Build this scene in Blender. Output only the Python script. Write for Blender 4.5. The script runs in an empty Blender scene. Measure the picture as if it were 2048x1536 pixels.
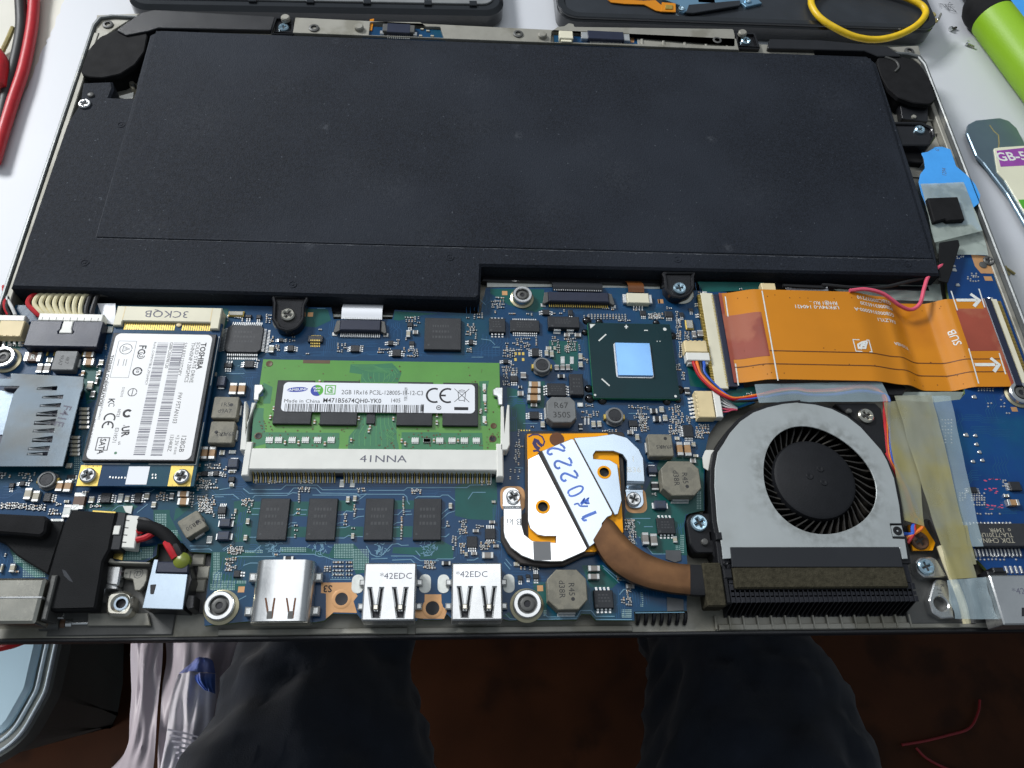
import bpy, math, random
from mathutils import Vector, Matrix, noise
from mathutils.geometry import tessellate_polygon
random.seed(7)
sc = bpy.context.scene
R_ = math.radians
# ------------------------------------------------------------ camera, world, lamps, exposure
# laptop frame: X right, Y away from the viewer, Z up, in mm, motherboard surface at z = 0
CAMP = (-17.33343815, -106.17742349, 202.50572584)
FPX = 1558.86
CAMR = Matrix.Rotation(R_(-9.27173378), 3, 'Z') @ Matrix.Rotation(R_(27.97987012), 3, 'X') @ Matrix.Rotation(R_(8.98375936), 3, 'Z')
cd = bpy.data.cameras.new('camera'); cam = bpy.data.objects.new('camera', cd)
sc.collection.objects.link(cam)
cd.sensor_width = 36; cd.lens = 36 * FPX / 2048; cd.clip_start = 0.01; cd.clip_end = 50
cam.matrix_world = Matrix.Translation(Vector(CAMP) * .001) @ CAMR.to_4x4()
sc.camera = cam
wd = bpy.data.worlds.new('World'); sc.world = wd; wd.use_nodes = True
bg = wd.node_tree.nodes['Background']
# the room: pale ceiling overhead, dim below
wn = wd.node_tree; tcw = wn.nodes.new('ShaderNodeTexCoord'); spw = wn.nodes.new('ShaderNodeSeparateXYZ'); mrw = wn.nodes.new('ShaderNodeMapRange'); mxw = wn.nodes.new('ShaderNodeMix')
mrw.interpolation_type = 'SMOOTHSTEP'; mrw.inputs['From Min'].default_value = -.2; mrw.inputs['From Max'].default_value = .75; mxw.data_type = 'RGBA'
mxw.inputs['A'].default_value = (.016, .016, .017, 1); mxw.inputs['B'].default_value = (.215, .245, .275, 1)
wn.links.new(tcw.outputs['Generated'], spw.inputs[0]); wn.links.new(spw.outputs['Z'], mrw.inputs['Value']); wn.links.new(mrw.outputs['Result'], mxw.inputs['Factor']); wn.links.new(mxw.outputs['Result'], bg.inputs[0])
bg.inputs[1].default_value = 1.0
def lamp(name, loc, target, sx, sy, power, col):
    l = bpy.data.lights.new(name, 'AREA'); l.shape = 'RECTANGLE'; l.size = sx; l.size_y = sy
    l.energy = power; l.color = col
    o = bpy.data.objects.new(name, l); sc.collection.objects.link(o)
    o.location = Vector(loc)
    o.rotation_euler = (Vector(target) - Vector(loc)).to_track_quat('-Z', 'Y').to_euler()
    return o
lamp('bench_lamp', (-.95, .84, .90), (.0, .03, 0), .46, .28, 20, (.97, .985, 1.0))
lamp('ceiling_panel', (-.10, .52, 1.75), (.0, .05, 0), 1.5, .8, 6.0, (.97, .98, 1.0))
lamp('under_desk_fill', (-.49, -.17, -.20), (-.15, -.06, -.42), .12, .12, .85, (1.0, .96, .93))  # added fill with no real lamp behind it, brightens bag and box
vs = sc.view_settings
vs.view_transform = 'Standard'; vs.look = 'None'; vs.exposure = .22; vs.gamma = 1; vs.use_curve_mapping = False
# ------------------------------------------------------------ measuring: photograph crops -> millimetres on a level plane
S_ = .234375
REG = dict(A=(0,560,S_),B=(0,900,S_),C=(400,540,S_),D=(400,900,S_),E=(840,540,S_),F=(840,900,S_),G=(1200,540,S_),H=(1200,900,S_),
  I=(1568,540,S_),J=(1568,900,S_),K=(1568,200,S_),L=(1568,0,S_),M=(0,0,.29297),N=(500,0,.29297),O=(1000,0,.29297),P=(0,300,.29297),
  Z=(1080,870,160/1365),Q=(0,1220,.3418),R=(600,1220,.707),X=(0,0,1))
def w(r, x, y, z=0.):
    o = REG[r]; u = o[0] + x * o[2]; v = o[1] + y * o[2]
    d = CAMR @ Vector(((u - 1024) / FPX, -(v - 768) / FPX, -1))
    t = (z - CAMP[2]) / d[2]
    return (CAMP[0] + t * d[0], CAMP[1] + t * d[1])
def ws(r, pts, z=0.): return [w(r, x, y, z) for x, y in pts]
def rect(r, x0, y0, x1, y1, z=0.):
    xm, ym = (x0 + x1) / 2, (y0 + y1) / 2
    return (w(r, x0, ym, z)[0], w(r, x1, ym, z)[0], w(r, xm, y1, z)[1], w(r, xm, y0, z)[1])
# ------------------------------------------------------------ mesh building (mm in, metres out)
WORG = {}
def area(p): return .5 * sum(p[i][0] * p[(i+1) % len(p)][1] - p[(i+1) % len(p)][0] * p[i][1] for i in range(len(p)))
def ccw(p): return list(p) if area(p) > 0 else list(reversed(p))
def inset(p, d):
    n = len(p); out = []
    for i in range(n):
        a, b, c = Vector(p[i-1][:2]), Vector(p[i][:2]), Vector(p[(i+1) % n][:2])
        e1 = (b - a); e2 = (c - b)
        if e1.length < 1e-7 or e2.length < 1e-7: out.append((b.x, b.y)); continue
        e1.normalize(); e2.normalize()
        n1 = Vector((-e1.y, e1.x)); n2 = Vector((-e2.y, e2.x)); m = n1 + n2
        k = max(.35, 1 + n1.dot(n2))
        q = b + m * (d / k); out.append((q.x, q.y))
    return out
def rnd(p, r, n=5):
    """round the corners of a polygon; r may be a list"""
    p = ccw(p); out = []; N = len(p)
    for i in range(N):
        rr = r[i] if isinstance(r, (list, tuple)) else r
        a, b, c = Vector(p[i-1]), Vector(p[i]), Vector(p[(i+1) % N])
        if rr <= 0: out.append((b.x, b.y)); continue
        u = (a - b); v = (c - b); lu, lv = u.length, v.length; u.normalize(); v.normalize()
        cosv = max(-.9999, min(.9999, u.dot(v))); half = math.acos(cosv) / 2
        t = min(rr / math.tan(half), lu * .49, lv * .49); r2 = t * math.tan(half)
        ctr = b + (u + v).normalized() * (r2 / math.sin(half))
        s = b + u * t; e = b + v * t
        a0 = math.atan2(s.y - ctr.y, s.x - ctr.x); a1 = math.atan2(e.y - ctr.y, e.x - ctr.x)
        da = (a1 - a0 + math.pi) % (2 * math.pi) - math.pi
        for k in range(n + 1):
            an = a0 + da * k / n; out.append((ctr.x + r2 * math.cos(an), ctr.y + r2 * math.sin(an)))
    return out
def rr(x0, x1, y0, y1, r=0, n=4):
    p = [(x0, y0), (x1, y0), (x1, y1), (x0, y1)]
    return rnd(p, r, n) if r > 0 else p
def circ(cx, cy, r, n=24, ry=None):
    ry = ry or r
    return [(cx + r * math.cos(2 * math.pi * k / n), cy + ry * math.sin(2 * math.pi * k / n)) for k in range(n)]
def spline(pts, n=6):
    P = [Vector(p) for p in pts]; out = []
    for i in range(len(P) - 1):
        p0 = P[i-1] if i else P[0] * 2 - P[1]; p1, p2 = P[i], P[i+1]
        p3 = P[i+2] if i + 2 < len(P) else P[-1] * 2 - P[-2]
        for k in range(n):
            t = k / n
            out.append(.5 * ((2 * p1) + (p2 - p0) * t + (2 * p0 - 5 * p1 + 4 * p2 - p3) * t * t + (3 * p1 - p0 - 3 * p2 + p3) * t ** 3))
    out.append(P[-1]); return out
_TXT = {}
def text_mesh(s, bold):
    k = (s, bold)
    if k not in _TXT:
        c = bpy.data.curves.new('txt', 'FONT'); c.body = s; c.resolution_u = 2; c.offset = bold
        o = bpy.data.objects.new('txt', c); m = o.to_mesh()
        vs_ = [tuple(v.co) for v in m.vertices]; fs = [tuple(p.vertices) for p in m.polygons]
        o.to_mesh_clear(); bpy.data.objects.remove(o); bpy.data.curves.remove(c)
        _TXT[k] = (vs_, fs)
    return _TXT[k]
class MB:
    def __init__(s): s.v = []; s.f = []; s.mi = []; s.rot = None
    def add(s, vs_, fs, mi=0):
        b = len(s.v)
        if s.rot:
            cx, cy, a = s.rot; c_, s_ = math.cos(a), math.sin(a)
            vs_ = [(cx + (x - cx) * c_ - (y - cy) * s_, cy + (x - cx) * s_ + (y - cy) * c_, z) for x, y, z in vs_]
        s.v += [tuple(q) for q in vs_]; s.f += [tuple(i + b for i in f) for f in fs]
        s.mi += mi if isinstance(mi, list) else [mi] * len(fs)
        return s
    def prism(s, poly, z0, z1, mi=0, ch=0, side=None, holes=(), bottom=False, top=True, chb=0):
        """upright prism with a chamfered top edge; poly may be concave, holes are cut right through"""
        poly = ccw(poly); side = mi if side is None else side
        loops = [poly] + [list(reversed(ccw(h))) for h in holes]
        tops = []; V = []; F = []; M = []
        for L in loops:
            n = len(L); rings = []
            if chb: rings += [(inset(L, chb), z0), (L, z0 + chb)]
            else: rings += [(L, z0)]
            if ch: rings += [(L, z1 - ch), (inset(L, ch), z1)]
            else: rings += [(L, z1)]
            st = []
            for pl, z in rings:
                st.append(len(V)); V += [(x, y, z) for x, y in pl]
            for a, b in zip(st, st[1:]):
                for i in range(n):
                    j = (i + 1) % n; F.append((a + i, a + j, b + j, b + i)); M.append(side)
            tops.append((st[-1], st[0], n))
        def cap(ix, flip, m):
            if len(tops) == 1 and tops[0][2] <= 4:
                f = [tops[0][ix] + i for i in range(tops[0][2])]; F.append(tuple(reversed(f)) if flip else tuple(f)); M.append(m); return
            idx = [t[ix] + i for t in tops for i in range(t[2])]
            pl = [[Vector((V[t[ix] + i][0], V[t[ix] + i][1], 0)) for i in range(t[2])] for t in tops]
            for tri in tessellate_polygon(pl):
                a, b, c = [idx[i] for i in tri]
                ar = (V[b][0]-V[a][0])*(V[c][1]-V[a][1]) - (V[c][0]-V[a][0])*(V[b][1]-V[a][1])
                if (ar < 0) != flip: a, b, c = a, c, b
                F.append((a, b, c)); M.append(m)
        if top: cap(0, False, mi)
        if bottom: cap(1, True, mi)
        return s.add(V, F, M)
    def box(s, x0, x1, y0, y1, z0, z1, mi=0, ch=0, r=0, side=None, bottom=True):
        return s.prism(rr(x0, x1, y0, y1, r), z0, z1, mi, ch, side, bottom=bottom)
    def cbox(s, cx, cy, sx, sy, z0, z1, mi=0, ch=0, r=0, bottom=True):
        return s.box(cx - sx/2, cx + sx/2, cy - sy/2, cy + sy/2, z0, z1, mi, ch, r, bottom=bottom)
    def quad(s, a, b, c, d, mi=0): return s.add([a, b, c, d], [(0, 1, 2, 3)], mi)
    def sheet(s, poly, z, mi=0, holes=()): return s.prism(poly, z - .001, z, mi, holes=holes) if holes else s._flat(poly, z, mi)
    def _flat(s, poly, z, mi):
        poly = ccw(poly)
        if len(poly) <= 4: return s.add([(x, y, z) for x, y in poly], [tuple(range(len(poly)))], mi)
        tr = tessellate_polygon([[Vector((x, y, 0)) for x, y in poly]]); F = []
        for a, b, c in tr:
            ar = (poly[b][0]-poly[a][0])*(poly[c][1]-poly[a][1]) - (poly[c][0]-poly[a][0])*(poly[b][1]-poly[a][1])
            F.append((a, b, c) if ar > 0 else (a, c, b))
        return s.add([(x, y, z) for x, y in poly], F, mi)
    def lathe(s, prof, cx, cy, n=28, mi=0, mis=None):
        V = []; F = []; M = []
        for r, z in prof: V += [(cx + r * math.cos(2*math.pi*k/n), cy + r * math.sin(2*math.pi*k/n), z) for k in range(n)]
        for i in range(len(prof) - 1):
            for k in range(n):
                j = (k + 1) % n; F.append((i*n + k, i*n + j, (i+1)*n + j, (i+1)*n + k)); M.append(mis[i] if mis else mi)
        if prof[-1][0] > 1e-4: F.append(tuple((len(prof)-1)*n + k for k in range(n))); M.append(mis[-1] if mis else mi)
        return s.add(V, F, M)
    def tube(s, pts, r, n=8, mi=0, sm=6, flat=1.0):
        P = spline(pts, sm) if sm else [Vector(p) for p in pts]
        V = []; F = []; up = Vector((0, 0, 1)); N = len(P)
        rs = r if isinstance(r, (list, tuple)) else None
        prev = None
        for i, q in enumerate(P):
            t = (P[min(i+1, N-1)] - P[max(i-1, 0)])
            t = t.normalized() if t.length > 1e-9 else Vector((0, 1, 0))
            if prev is None: a = t.orthogonal().normalized() if abs(t.z) > .95 else t.cross(up).normalized()
            else: a = (prev - t * prev.dot(t)).normalized()
            prev = a; b = t.cross(a)
            if rs:
                x = i / (N - 1) * (len(rs) - 1); k0 = min(int(x), len(rs) - 2); ri = rs[k0] + (rs[k0+1] - rs[k0]) * (x - k0)
            else: ri = r
            for k in range(n):
                an = 2 * math.pi * k / n; V.append(tuple(q + a * (ri * math.cos(an)) + b * (ri * flat * math.sin(an))))
        for i in range(N - 1):
            for k in range(n):
                j = (k + 1) % n; F.append((i*n + k, i*n + j, (i+1)*n + j, (i+1)*n + k))
        F.append(tuple(reversed(range(n)))); F.append(tuple((N-1)*n + k for k in range(n)))
        return s.add(V, F, mi)
    def strip(s, pts, wd_, z, mi=0):
        """flat mitred line"""
        P = [Vector(p[:2]) for p in pts]; N = len(P); V = []
        for i in range(N):
            d1 = (P[i] - P[i-1]).normalized() if i else (P[1] - P[0]).normalized()
            d2 = (P[i+1] - P[i]).normalized() if i < N - 1 else d1
            n1 = Vector((-d1.y, d1.x)); n2 = Vector((-d2.y, d2.x)); m = n1 + n2
            m = m / max(.5, 1 + n1.dot(n2)) if m.length > 1e-6 else n1
            zz = pts[i][2] if len(pts[i]) > 2 else z
            V += [(P[i].x - m.x*wd_/2, P[i].y - m.y*wd_/2, zz), (P[i].x + m.x*wd_/2, P[i].y + m.y*wd_/2, zz)]
        return s.add(V, [(2*i, 2*i+2, 2*i+3, 2*i+1) for i in range(N - 1)], mi)
    def ribbon(s, path, y0, y1, th, mi=0, axis='x', sm=5, edge=None):
        """band following path [(a, z)] along X (or Y), spanning y0..y1 (numbers or functions of a) on the other axis"""
        P = spline([(a, 0, z) for a, z in path], sm) if sm else [Vector((a, 0, z)) for a, z in path]
        f0 = y0 if callable(y0) else (lambda a: y0); f1 = y1 if callable(y1) else (lambda a: y1)
        V = []; F = []; N = len(P)
        for q in P:
            for b, dz in ((f0(q.x), 0), (f1(q.x), 0), (f1(q.x), -th), (f0(q.x), -th)):
                V.append((q.x, b, q.z + dz) if axis == 'x' else (b, q.x, q.z + dz))
        for i in range(N - 1):
            for k in range(4):
                j = (k + 1) % 4; F.append((i*4 + k, (i+1)*4 + k, (i+1)*4 + j, i*4 + j))
        F += [(0, 1, 2, 3), tuple(reversed([(N-1)*4 + k for k in range(4)]))]
        return s.add(V, F, mi)
    def text(s, t, x, y, z, size, rot=0, mi=0, align='l', sx=1.0, bold=0.0, zf=None):
        """size = cap height in mm, rot in degrees"""
        vs_, fs = text_mesh(t, bold)
        if not vs_: return s
        x0 = min(v[0] for v in vs_); x1 = max(v[0] for v in vs_)
        k = size / .69; off = {'l': x0, 'c': (x0 + x1) / 2, 'r': x1}[align]
        c_, s_ = math.cos(R_(rot)), math.sin(R_(rot)); V = []
        for vx, vy, _ in vs_:
            a = (vx - off) * k * sx; b = vy * k
            px, py = x + a * c_ - b * s_, y + a * s_ + b * c_
            V.append((px, py, zf(px, py) + z if zf else z))
        return s.add(V, fs, mi)
    def data(s, name, mats, origin, sharp=35):
        me = bpy.data.meshes.new(name)
        me.from_pydata([((x-origin[0])*.001, (y-origin[1])*.001, (z-origin[2])*.001) for x, y, z in s.v], [], s.f)
        for m in (mats if isinstance(mats, (list, tuple)) else [mats]): me.materials.append(M[m] if isinstance(m, str) else m)
        me.polygons.foreach_set('material_index', s.mi)
        if sharp is not None:
            me.polygons.foreach_set('use_smooth', [True] * len(s.f)); me.set_sharp_from_angle(angle=R_(sharp))
        me.update(); return me
    def build(s, name, mats, parent=None, sharp=35, kind=None, label=None):
        xs = [v[0] for v in s.v]; ys = [v[1] for v in s.v]; zs = [v[2] for v in s.v]
        org = ((min(xs)+max(xs))/2, (min(ys)+max(ys))/2, min(zs))
        o = bpy.data.objects.new(name, s.data(name, mats, org, sharp)); sc.collection.objects.link(o)
        return put(o, org, parent, kind, label)
def put(o, org, parent=None, kind=None, label=None):
    po = WORG[parent.name] if parent else (0, 0, 0)
    o.parent = parent; o.location = [(org[i] - po[i]) * .001 for i in range(3)]
    WORG[o.name] = org
    if kind: o['kind'] = kind
    if label: o['label'] = label
    return o
def inst(name, me, org, parent, rot=0):
    o = bpy.data.objects.new(name, me); sc.collection.objects.link(o); o.rotation_euler[2] = rot
    return put(o, org, parent)
def thing(name, label, cat, org=(0, 0, 0), group=None):
    o = bpy.data.objects.new(name, None); o.empty_display_size = .01; sc.collection.objects.link(o)
    put(o, org); return tag(o, label, cat, group)
def tag(o, label, cat, group=None):
    o['label'] = label; o['category'] = cat
    if group: o['group'] = group
    return o
# ------------------------------------------------------------ materials
M = {}
def mat(name, col, rough=.5, metal=0., var=.12, nscale=400, bump=0., bscale=2500, spec=.5, rvar=.08, col2=None, c2lo=.5, c2hi=.6, c2scale=200,
        alpha=1., coat=0., trans=0., sheen=0., emit=None, speck=None, speckscale=900, specklo=.72):
    m = bpy.data.materials.new(name); m.use_nodes = True; nt = m.node_tree; N = nt.nodes; L = nt.links
    b = N['Principled BSDF']; tc = N.new('ShaderNodeTexCoord')
    def nz(scale, detail=4, off=0):
        n = N.new('ShaderNodeTexNoise'); n.inputs['Scale'].default_value = scale; n.inputs['Detail'].default_value = detail
        mp = N.new('ShaderNodeMapping'); mp.inputs['Location'].default_value = (off, off * 1.7, off * .3)
        g = N.new('ShaderNodeNewGeometry'); L.new(g.outputs['Position'], mp.inputs['Vector']); L.new(mp.outputs['Vector'], n.inputs['Vector']); return n
    n1 = nz(nscale)
    hs = N.new('ShaderNodeHueSaturation'); hs.inputs['Color'].default_value = (*col, 1)
    mr = N.new('ShaderNodeMapRange'); mr.inputs['From Min'].default_value = .25; mr.inputs['From Max'].default_value = .75
    mr.inputs['To Min'].default_value = 1 - var; mr.inputs['To Max'].default_value = 1 + var
    L.new(n1.outputs['Fac'], mr.inputs['Value']); L.new(mr.outputs['Result'], hs.inputs['Value'])
    out = hs.outputs['Color']
    def mixin(fac, c):
        nonlocal out
        mx = N.new('ShaderNodeMix'); mx.data_type = 'RGBA'; L.new(fac, mx.inputs['Factor']); L.new(out, mx.inputs['A'])
        mx.inputs['B'].default_value = (*c, 1); out = mx.outputs['Result']
    def step(src, lo, hi, amt=1.):
        r = N.new('ShaderNodeMapRange'); r.interpolation_type = 'SMOOTHSTEP'
        r.inputs['From Min'].default_value = lo; r.inputs['From Max'].default_value = hi; r.inputs['To Max'].default_value = amt
        L.new(src, r.inputs['Value']); return r.outputs['Result']
    if col2: mixin(step(nz(c2scale, 5, 3.1).outputs['Fac'], c2lo, c2hi), col2)
    if speck: mixin(step(nz(speckscale, 2, 7.7).outputs['Fac'], specklo, specklo + .05), speck)
    L.new(out, b.inputs['Base Color'])
    b.inputs['Metallic'].default_value = metal; b.inputs['Specular IOR Level'].default_value = spec
    if rvar:
        r2 = N.new('ShaderNodeMapRange'); r2.inputs['To Min'].default_value = max(.02, rough - rvar); r2.inputs['To Max'].default_value = min(1, rough + rvar)
        L.new(nz(nscale * .6, 4, 5.3).outputs['Fac'], r2.inputs['Value']); L.new(r2.outputs['Result'], b.inputs['Roughness'])
    else: b.inputs['Roughness'].default_value = rough
    if bump:
        bp = N.new('ShaderNodeBump'); bp.inputs['Strength'].default_value = bump; bp.inputs['Distance'].default_value = .0002
        L.new(nz(bscale, 3, 1.9).outputs['Fac'], bp.inputs['Height']); L.new(bp.outputs['Normal'], b.inputs['Normal'])
    if alpha < 1: b.inputs['Alpha'].default_value = alpha
    if coat: b.inputs['Coat Weight'].default_value = coat; b.inputs['Coat Roughness'].default_value = .15
    if trans: b.inputs['Transmission Weight'].default_value = trans
    if sheen: b.inputs['Sheen Weight'].default_value = sheen
    M[name] = m; return m
mat('mag', (.30, .29, .25), .55, .25, .10, 160, .25, 1800, col2=(.22, .21, .17), c2scale=60)
mat('mag_dark', (.10, .10, .095), .5, .3, .12, 160, .2, 1800)
mat('rim', (.16, .17, .17), .42, .35, .15, 120, .15, 1500, col2=(.30, .30, .27), c2scale=90, c2lo=.58, c2hi=.7)
mat('black_plastic', (.010, .0105, .013), .38, 0, .2, 200, .3, 3200)
mat('black_gloss', (.010, .010, .012), .22, 0, .2, 200, .05, 1500)
mat('black_rubber', (.010, .010, .011), .8, 0, .25, 300, .4, 3000, spec=.2)
mat('battery', (.0108, .0138, .0205), .74, 0, .55, 1500, .9, 2200, spec=.22, col2=(.0185, .0230, .0325), c2scale=16, c2lo=.40, c2hi=.70, speck=(.07, .08, .095), speckscale=800, specklo=.72)
mat('battery_dust', (.15, .16, .18), .85, 0, .3, 300, alpha=.30)
mat('pcb', (.0042, .045, .118), .30, 0, .25, 55, .08, 900, spec=.3, col2=(.0038, .060, .092), c2scale=38, c2lo=.48, c2hi=.7)
mat('pcb_edge', (.12, .17, .05), .6)
mat('pcb_bare', (.004, .080, .072), .32, 0, .2, 120, spec=.3)
mat('trace', (.14, .29, .40), .4, .0, .15, 300, spec=.4)
mat('trace_lo', (.011, .078, .19), .34, .0, .2, 300, spec=.35)
mat('via', (.34, .50, .48), .4, .2, .2, 800)
mat('silk', (.72, .74, .70), .6, 0, .1, 800)
mat('pcb_right', (.005, .046, .175), .32, 0, .2, 60, .08, 900, spec=.3, col2=(.005, .08, .17), c2scale=30, c2lo=.5, c2hi=.7)
mat('copper', (.56, .30, .13), .42, .25, .12, 200, .1, 1500)
mat('pad_grey', (.075, .08, .085), .6)
mat('glue_green', (.16, .19, .02), .35)
mat('gold', (.62, .46, .12), .35, .75, .12, 600)
mat('brass', (.50, .45, .30), .32, .9, .12, 300)
mat('solder', (.56, .57, .56), .42, .8, .2, 900, .15, 3000)
mat('tin', (.72, .73, .72), .3, .8, .15, 500, .15, 2500)
mat('steel', (.62, .63, .63), .26, .9, .10, 120, .06, 900, rvar=.12)
mat('steel_blue', (.42, .50, .58), .22, .85, .10, 60, .05, 700, rvar=.06)
mat('sdmetal', (.36, .43, .49), .16, .75, .10, 60, .05, 700, rvar=.06, col2=(.34, .36, .36), c2scale=45, c2lo=.45, c2hi=.6)
mat('nickel', (.66, .63, .54), .2, .95, .10, 200, .05, 900)
mat('zinc', (.45, .62, .72), .25, .85, .12, 300)
mat('chip', (.016, .018, .022), .52, 0, .15, 500, .35, 4200)
mat('chip_soft', (.022, .024, .028), .6, 0, .15, 500, .4, 4200)
mat('chip_mark', (.055, .058, .062), .6)
mat('ferrite', (.215, .200, .155), .58, .05, .12, 600, .4, 3500, col2=(.175, .165, .13), c2scale=300)
mat('ferrite_blue', (.17, .175, .175), .55, .05, .12, 600, .3, 3500)
mat('mark_dark', (.03, .03, .03), .6)
mat('capbody', (.38, .22, .10), .45, 0, .15, 700)
mat('capgrey', (.23, .21, .19), .45, 0, .15, 700)
mat('cappale', (.42, .39, .30), .45, 0, .15, 700)
mat('resist', (.014, .014, .016), .4, 0, .15, 700)
mat('brown_r', (.11, .055, .03), .45, 0, .15, 700)
mat('tant', (.030, .042, .075), .45, 0, .15, 500)
mat('cream', (.72, .68, .52), .45, 0, .06, 200, spec=.4)
mat('ivory', (.74, .60, .34), .5, 0, .08, 200, spec=.4)
mat('white_plastic', (.76, .755, .70), .45, 0, .05, 200)
mat('navy', (.012, .017, .040), .42, 0, .12, 300, .15, 2500)
mat('paper', (.84, .86, .90), .38, 0, .03, 60)
mat('paper_ssd', (.86, .86, .86), .42, 0, .03, 60)
mat('ink', (.012, .012, .016), .6, 0, .05, 400)
mat('ink_grey', (.11, .11, .15), .6, 0, .05, 400)
mat('ink_blue', (.02, .05, .38), .5)
mat('ink_green', (.08, .42, .03), .5)
mat('marker', (.05, .17, .70), .35, 0, .4, 500, alpha=.75)
mat('marker_dark', (.03, .015, .10), .4)
mat('ram_pcb', (.075, .27, .030), .38, 0, .10, 120, .08, 1200, coat=.3)
mat('ram_bare', (.012, .16, .060), .4, 0, .1, 200, coat=.3)
mat('ram_line', (.085, .30, .10), .4)
mat('ram_dot', (.10, .055, .02), .5)
mat('pch', (.003, .026, .032), .3, 0, .15, 80, spec=.22)
mat('pch_edge', (.010, .14, .055), .45)
mat('die', (.22, .45, .80), .16, .55, .04, 120, .03, 400)
mat('blob', (.006, .006, .007), .12, 0, .2, 300)
mat('kapton', (.60, .215, .006), .3, 0, .10, 40, .05, 400, spec=.4, coat=.12, col2=(.48, .15, .005), c2scale=26, c2lo=.5, c2hi=.72)
mat('kapton_red', (.30, .055, .028), .38, 0, .2, 60, .1, 300, coat=.3, col2=(.36, .10, .05), c2scale=80)
mat('kapton_line', (.13, .040, .006), .5)
mat('yellow_film', (.92, .37, .004), .45, 0, .08, 100, spec=.2)
mat('hs_steel_lit', (.80, .81, .81), .17, .9, .05, 60, .03, 300, rvar=.05)  # left clamp plate: the lamp's white reflection is put into this paler steel
mat('hs_strip_dim', (.52, .58, .64), .20, .85, .06, 60, .03, 300, rvar=.04)  # darker copy of the plate steel, coloured as if outside the lamp's reflection
mat('hs_grey', (.16, .165, .17), .45, 0, .08, 100)
mat('hs_base', (.045, .038, .034), .55, .3, .2, 200)
mat('pipe', (.175, .088, .040), .32, .85, .25, 50, .10, 500, rvar=.1, col2=(.095, .048, .025), c2scale=48, c2lo=.44, c2hi=.64)
mat('fan_cover', (.40, .43, .43), .42, .35, .06, 90, .06, 1500, col2=(.31, .33, .31), c2scale=42, c2lo=.56, c2hi=.8)
mat('fan_dust', (.20, .20, .185), .9, 0, .3, 300, alpha=.28)
mat('fan_black', (.0085, .009, .011), .5, 0, .2, 250, .2, 2500, spec=.3)
mat('blade', (.016, .014, .0115), .6, 0, .4, 300, .3, 2500, col2=(.05, .044, .034), c2scale=160, c2lo=.55, c2hi=.7)
mat('fin', (.012, .013, .018), .4, .35, .25, 200, .15, 2000)
mat('foam', (.047, .042, .028), .95, 0, .35, 900, 1.0, 2600, spec=.1)
mat('tape_black', (.0085, .009, .010), .75, 0, .15, 200, .5, 3500, spec=.2)
mat('tape_grey', (.019, .021, .025), .55, 0, .12, 60, .15, 900, spec=.3)
mat('tape_clear', (.50, .64, .70), .22, 0, .2, 60, .3, 150, alpha=.26, coat=.5)
mat('tape_yellow', (.42, .38, .16), .33, 0, .3, 45, .4, 110, alpha=.50, coat=.35, col2=(.36, .37, .28), c2scale=38, c2lo=.45, c2hi=.62)
mat('tape_milky', (.48, .55, .50), .5, 0, .2, 90, .2, 300, alpha=.5, col2=(.36, .42, .38), c2scale=120)
mat('pull_tab', (.06, .36, .86), .55, 0, .06, 200, .3, 900)
mat('wire_red', (.46, .012, .020), .42); mat('wire_pink', (.72, .10, .17), .42); mat('wire_cream', (.68, .62, .40), .45)
mat('wire_black', (.012, .012, .013), .5); mat('wire_orange', (.80, .19, .02), .42); mat('wire_blue', (.02, .10, .50), .42)
mat('cord_dark', (.22, .008, .014), .5); mat('wire_white', (.70, .70, .68), .45); mat('wire_yellow', (.80, .52, .010), .42, bump=.1)
mat('desk_white', (.595, .61, .64), .5, 0, .04, 12, .08, 400, col2=(.52, .52, .50), c2scale=9, c2lo=.52, c2hi=.75, speck=(.40, .36, .28), speckscale=150, specklo=.80)
mat('desk_under', (.62, .60, .52), .6, 0, .1, 30, .1, 300)
mat('phone_black', (.012, .014, .017), .22, 0, .2, 100, coat=.3)
mat('phone_inner', (.020, .024, .030), .42, 0, .25, 90, .15, 900)
mat('phone_metal', (.30, .31, .31), .4, .5, .2, 120, .1, 900)
mat('phone_blue', (.20, .36, .50), .35, .6, .15, 100)
mat('tube_green', (.25, .47, .010), .5, 0, .06, 60, .3, 1500)
mat('tool_steel', (.22, .30, .36), .32, .85, .2, 30, .12, 160, rvar=.1)
mat('tool_film', (.78, .76, .58), .22, 0, .08, 40, .3, 120, coat=.6)
mat('purple', (.30, .05, .36), .35, coat=.5)
mat('glue', (.33, .27, .10), .4, 0, .3, 300, .5, 900)
mat('denim', (.020, .026, .040), .9, 0, .25, 60, .8, 1400, spec=.2, sheen=.2)
mat('wood', (.052, .017, .006), .6, 0, .3, 14, .2, 90, spec=.15, col2=(.028, .010, .004), c2scale=22, c2lo=.5, c2hi=.7)
mat('bin_lid', (.36, .52, .63), .4, 0, .06, 12); mat('bin_side', (.13, .15, .145), .5, 0, .15, 10); mat('bin_rim', (.55, .66, .74), .35)
mat('bag', (.60, .55, .61), .4, 0, .12, 12, .4, 60, alpha=.88); mat('packet', (.78, .76, .82), .45, 0, .08, 25, .4, 60, col2=(.68, .66, .74), c2scale=25)
mat('packet_grey', (.42, .42, .50), .5)
mat('packet_blue', (.09, .20, .66), .45, 0, .3, 30, .4, 60, col2=(.33, .36, .70), c2scale=28, c2lo=.55, c2hi=.7)

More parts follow.
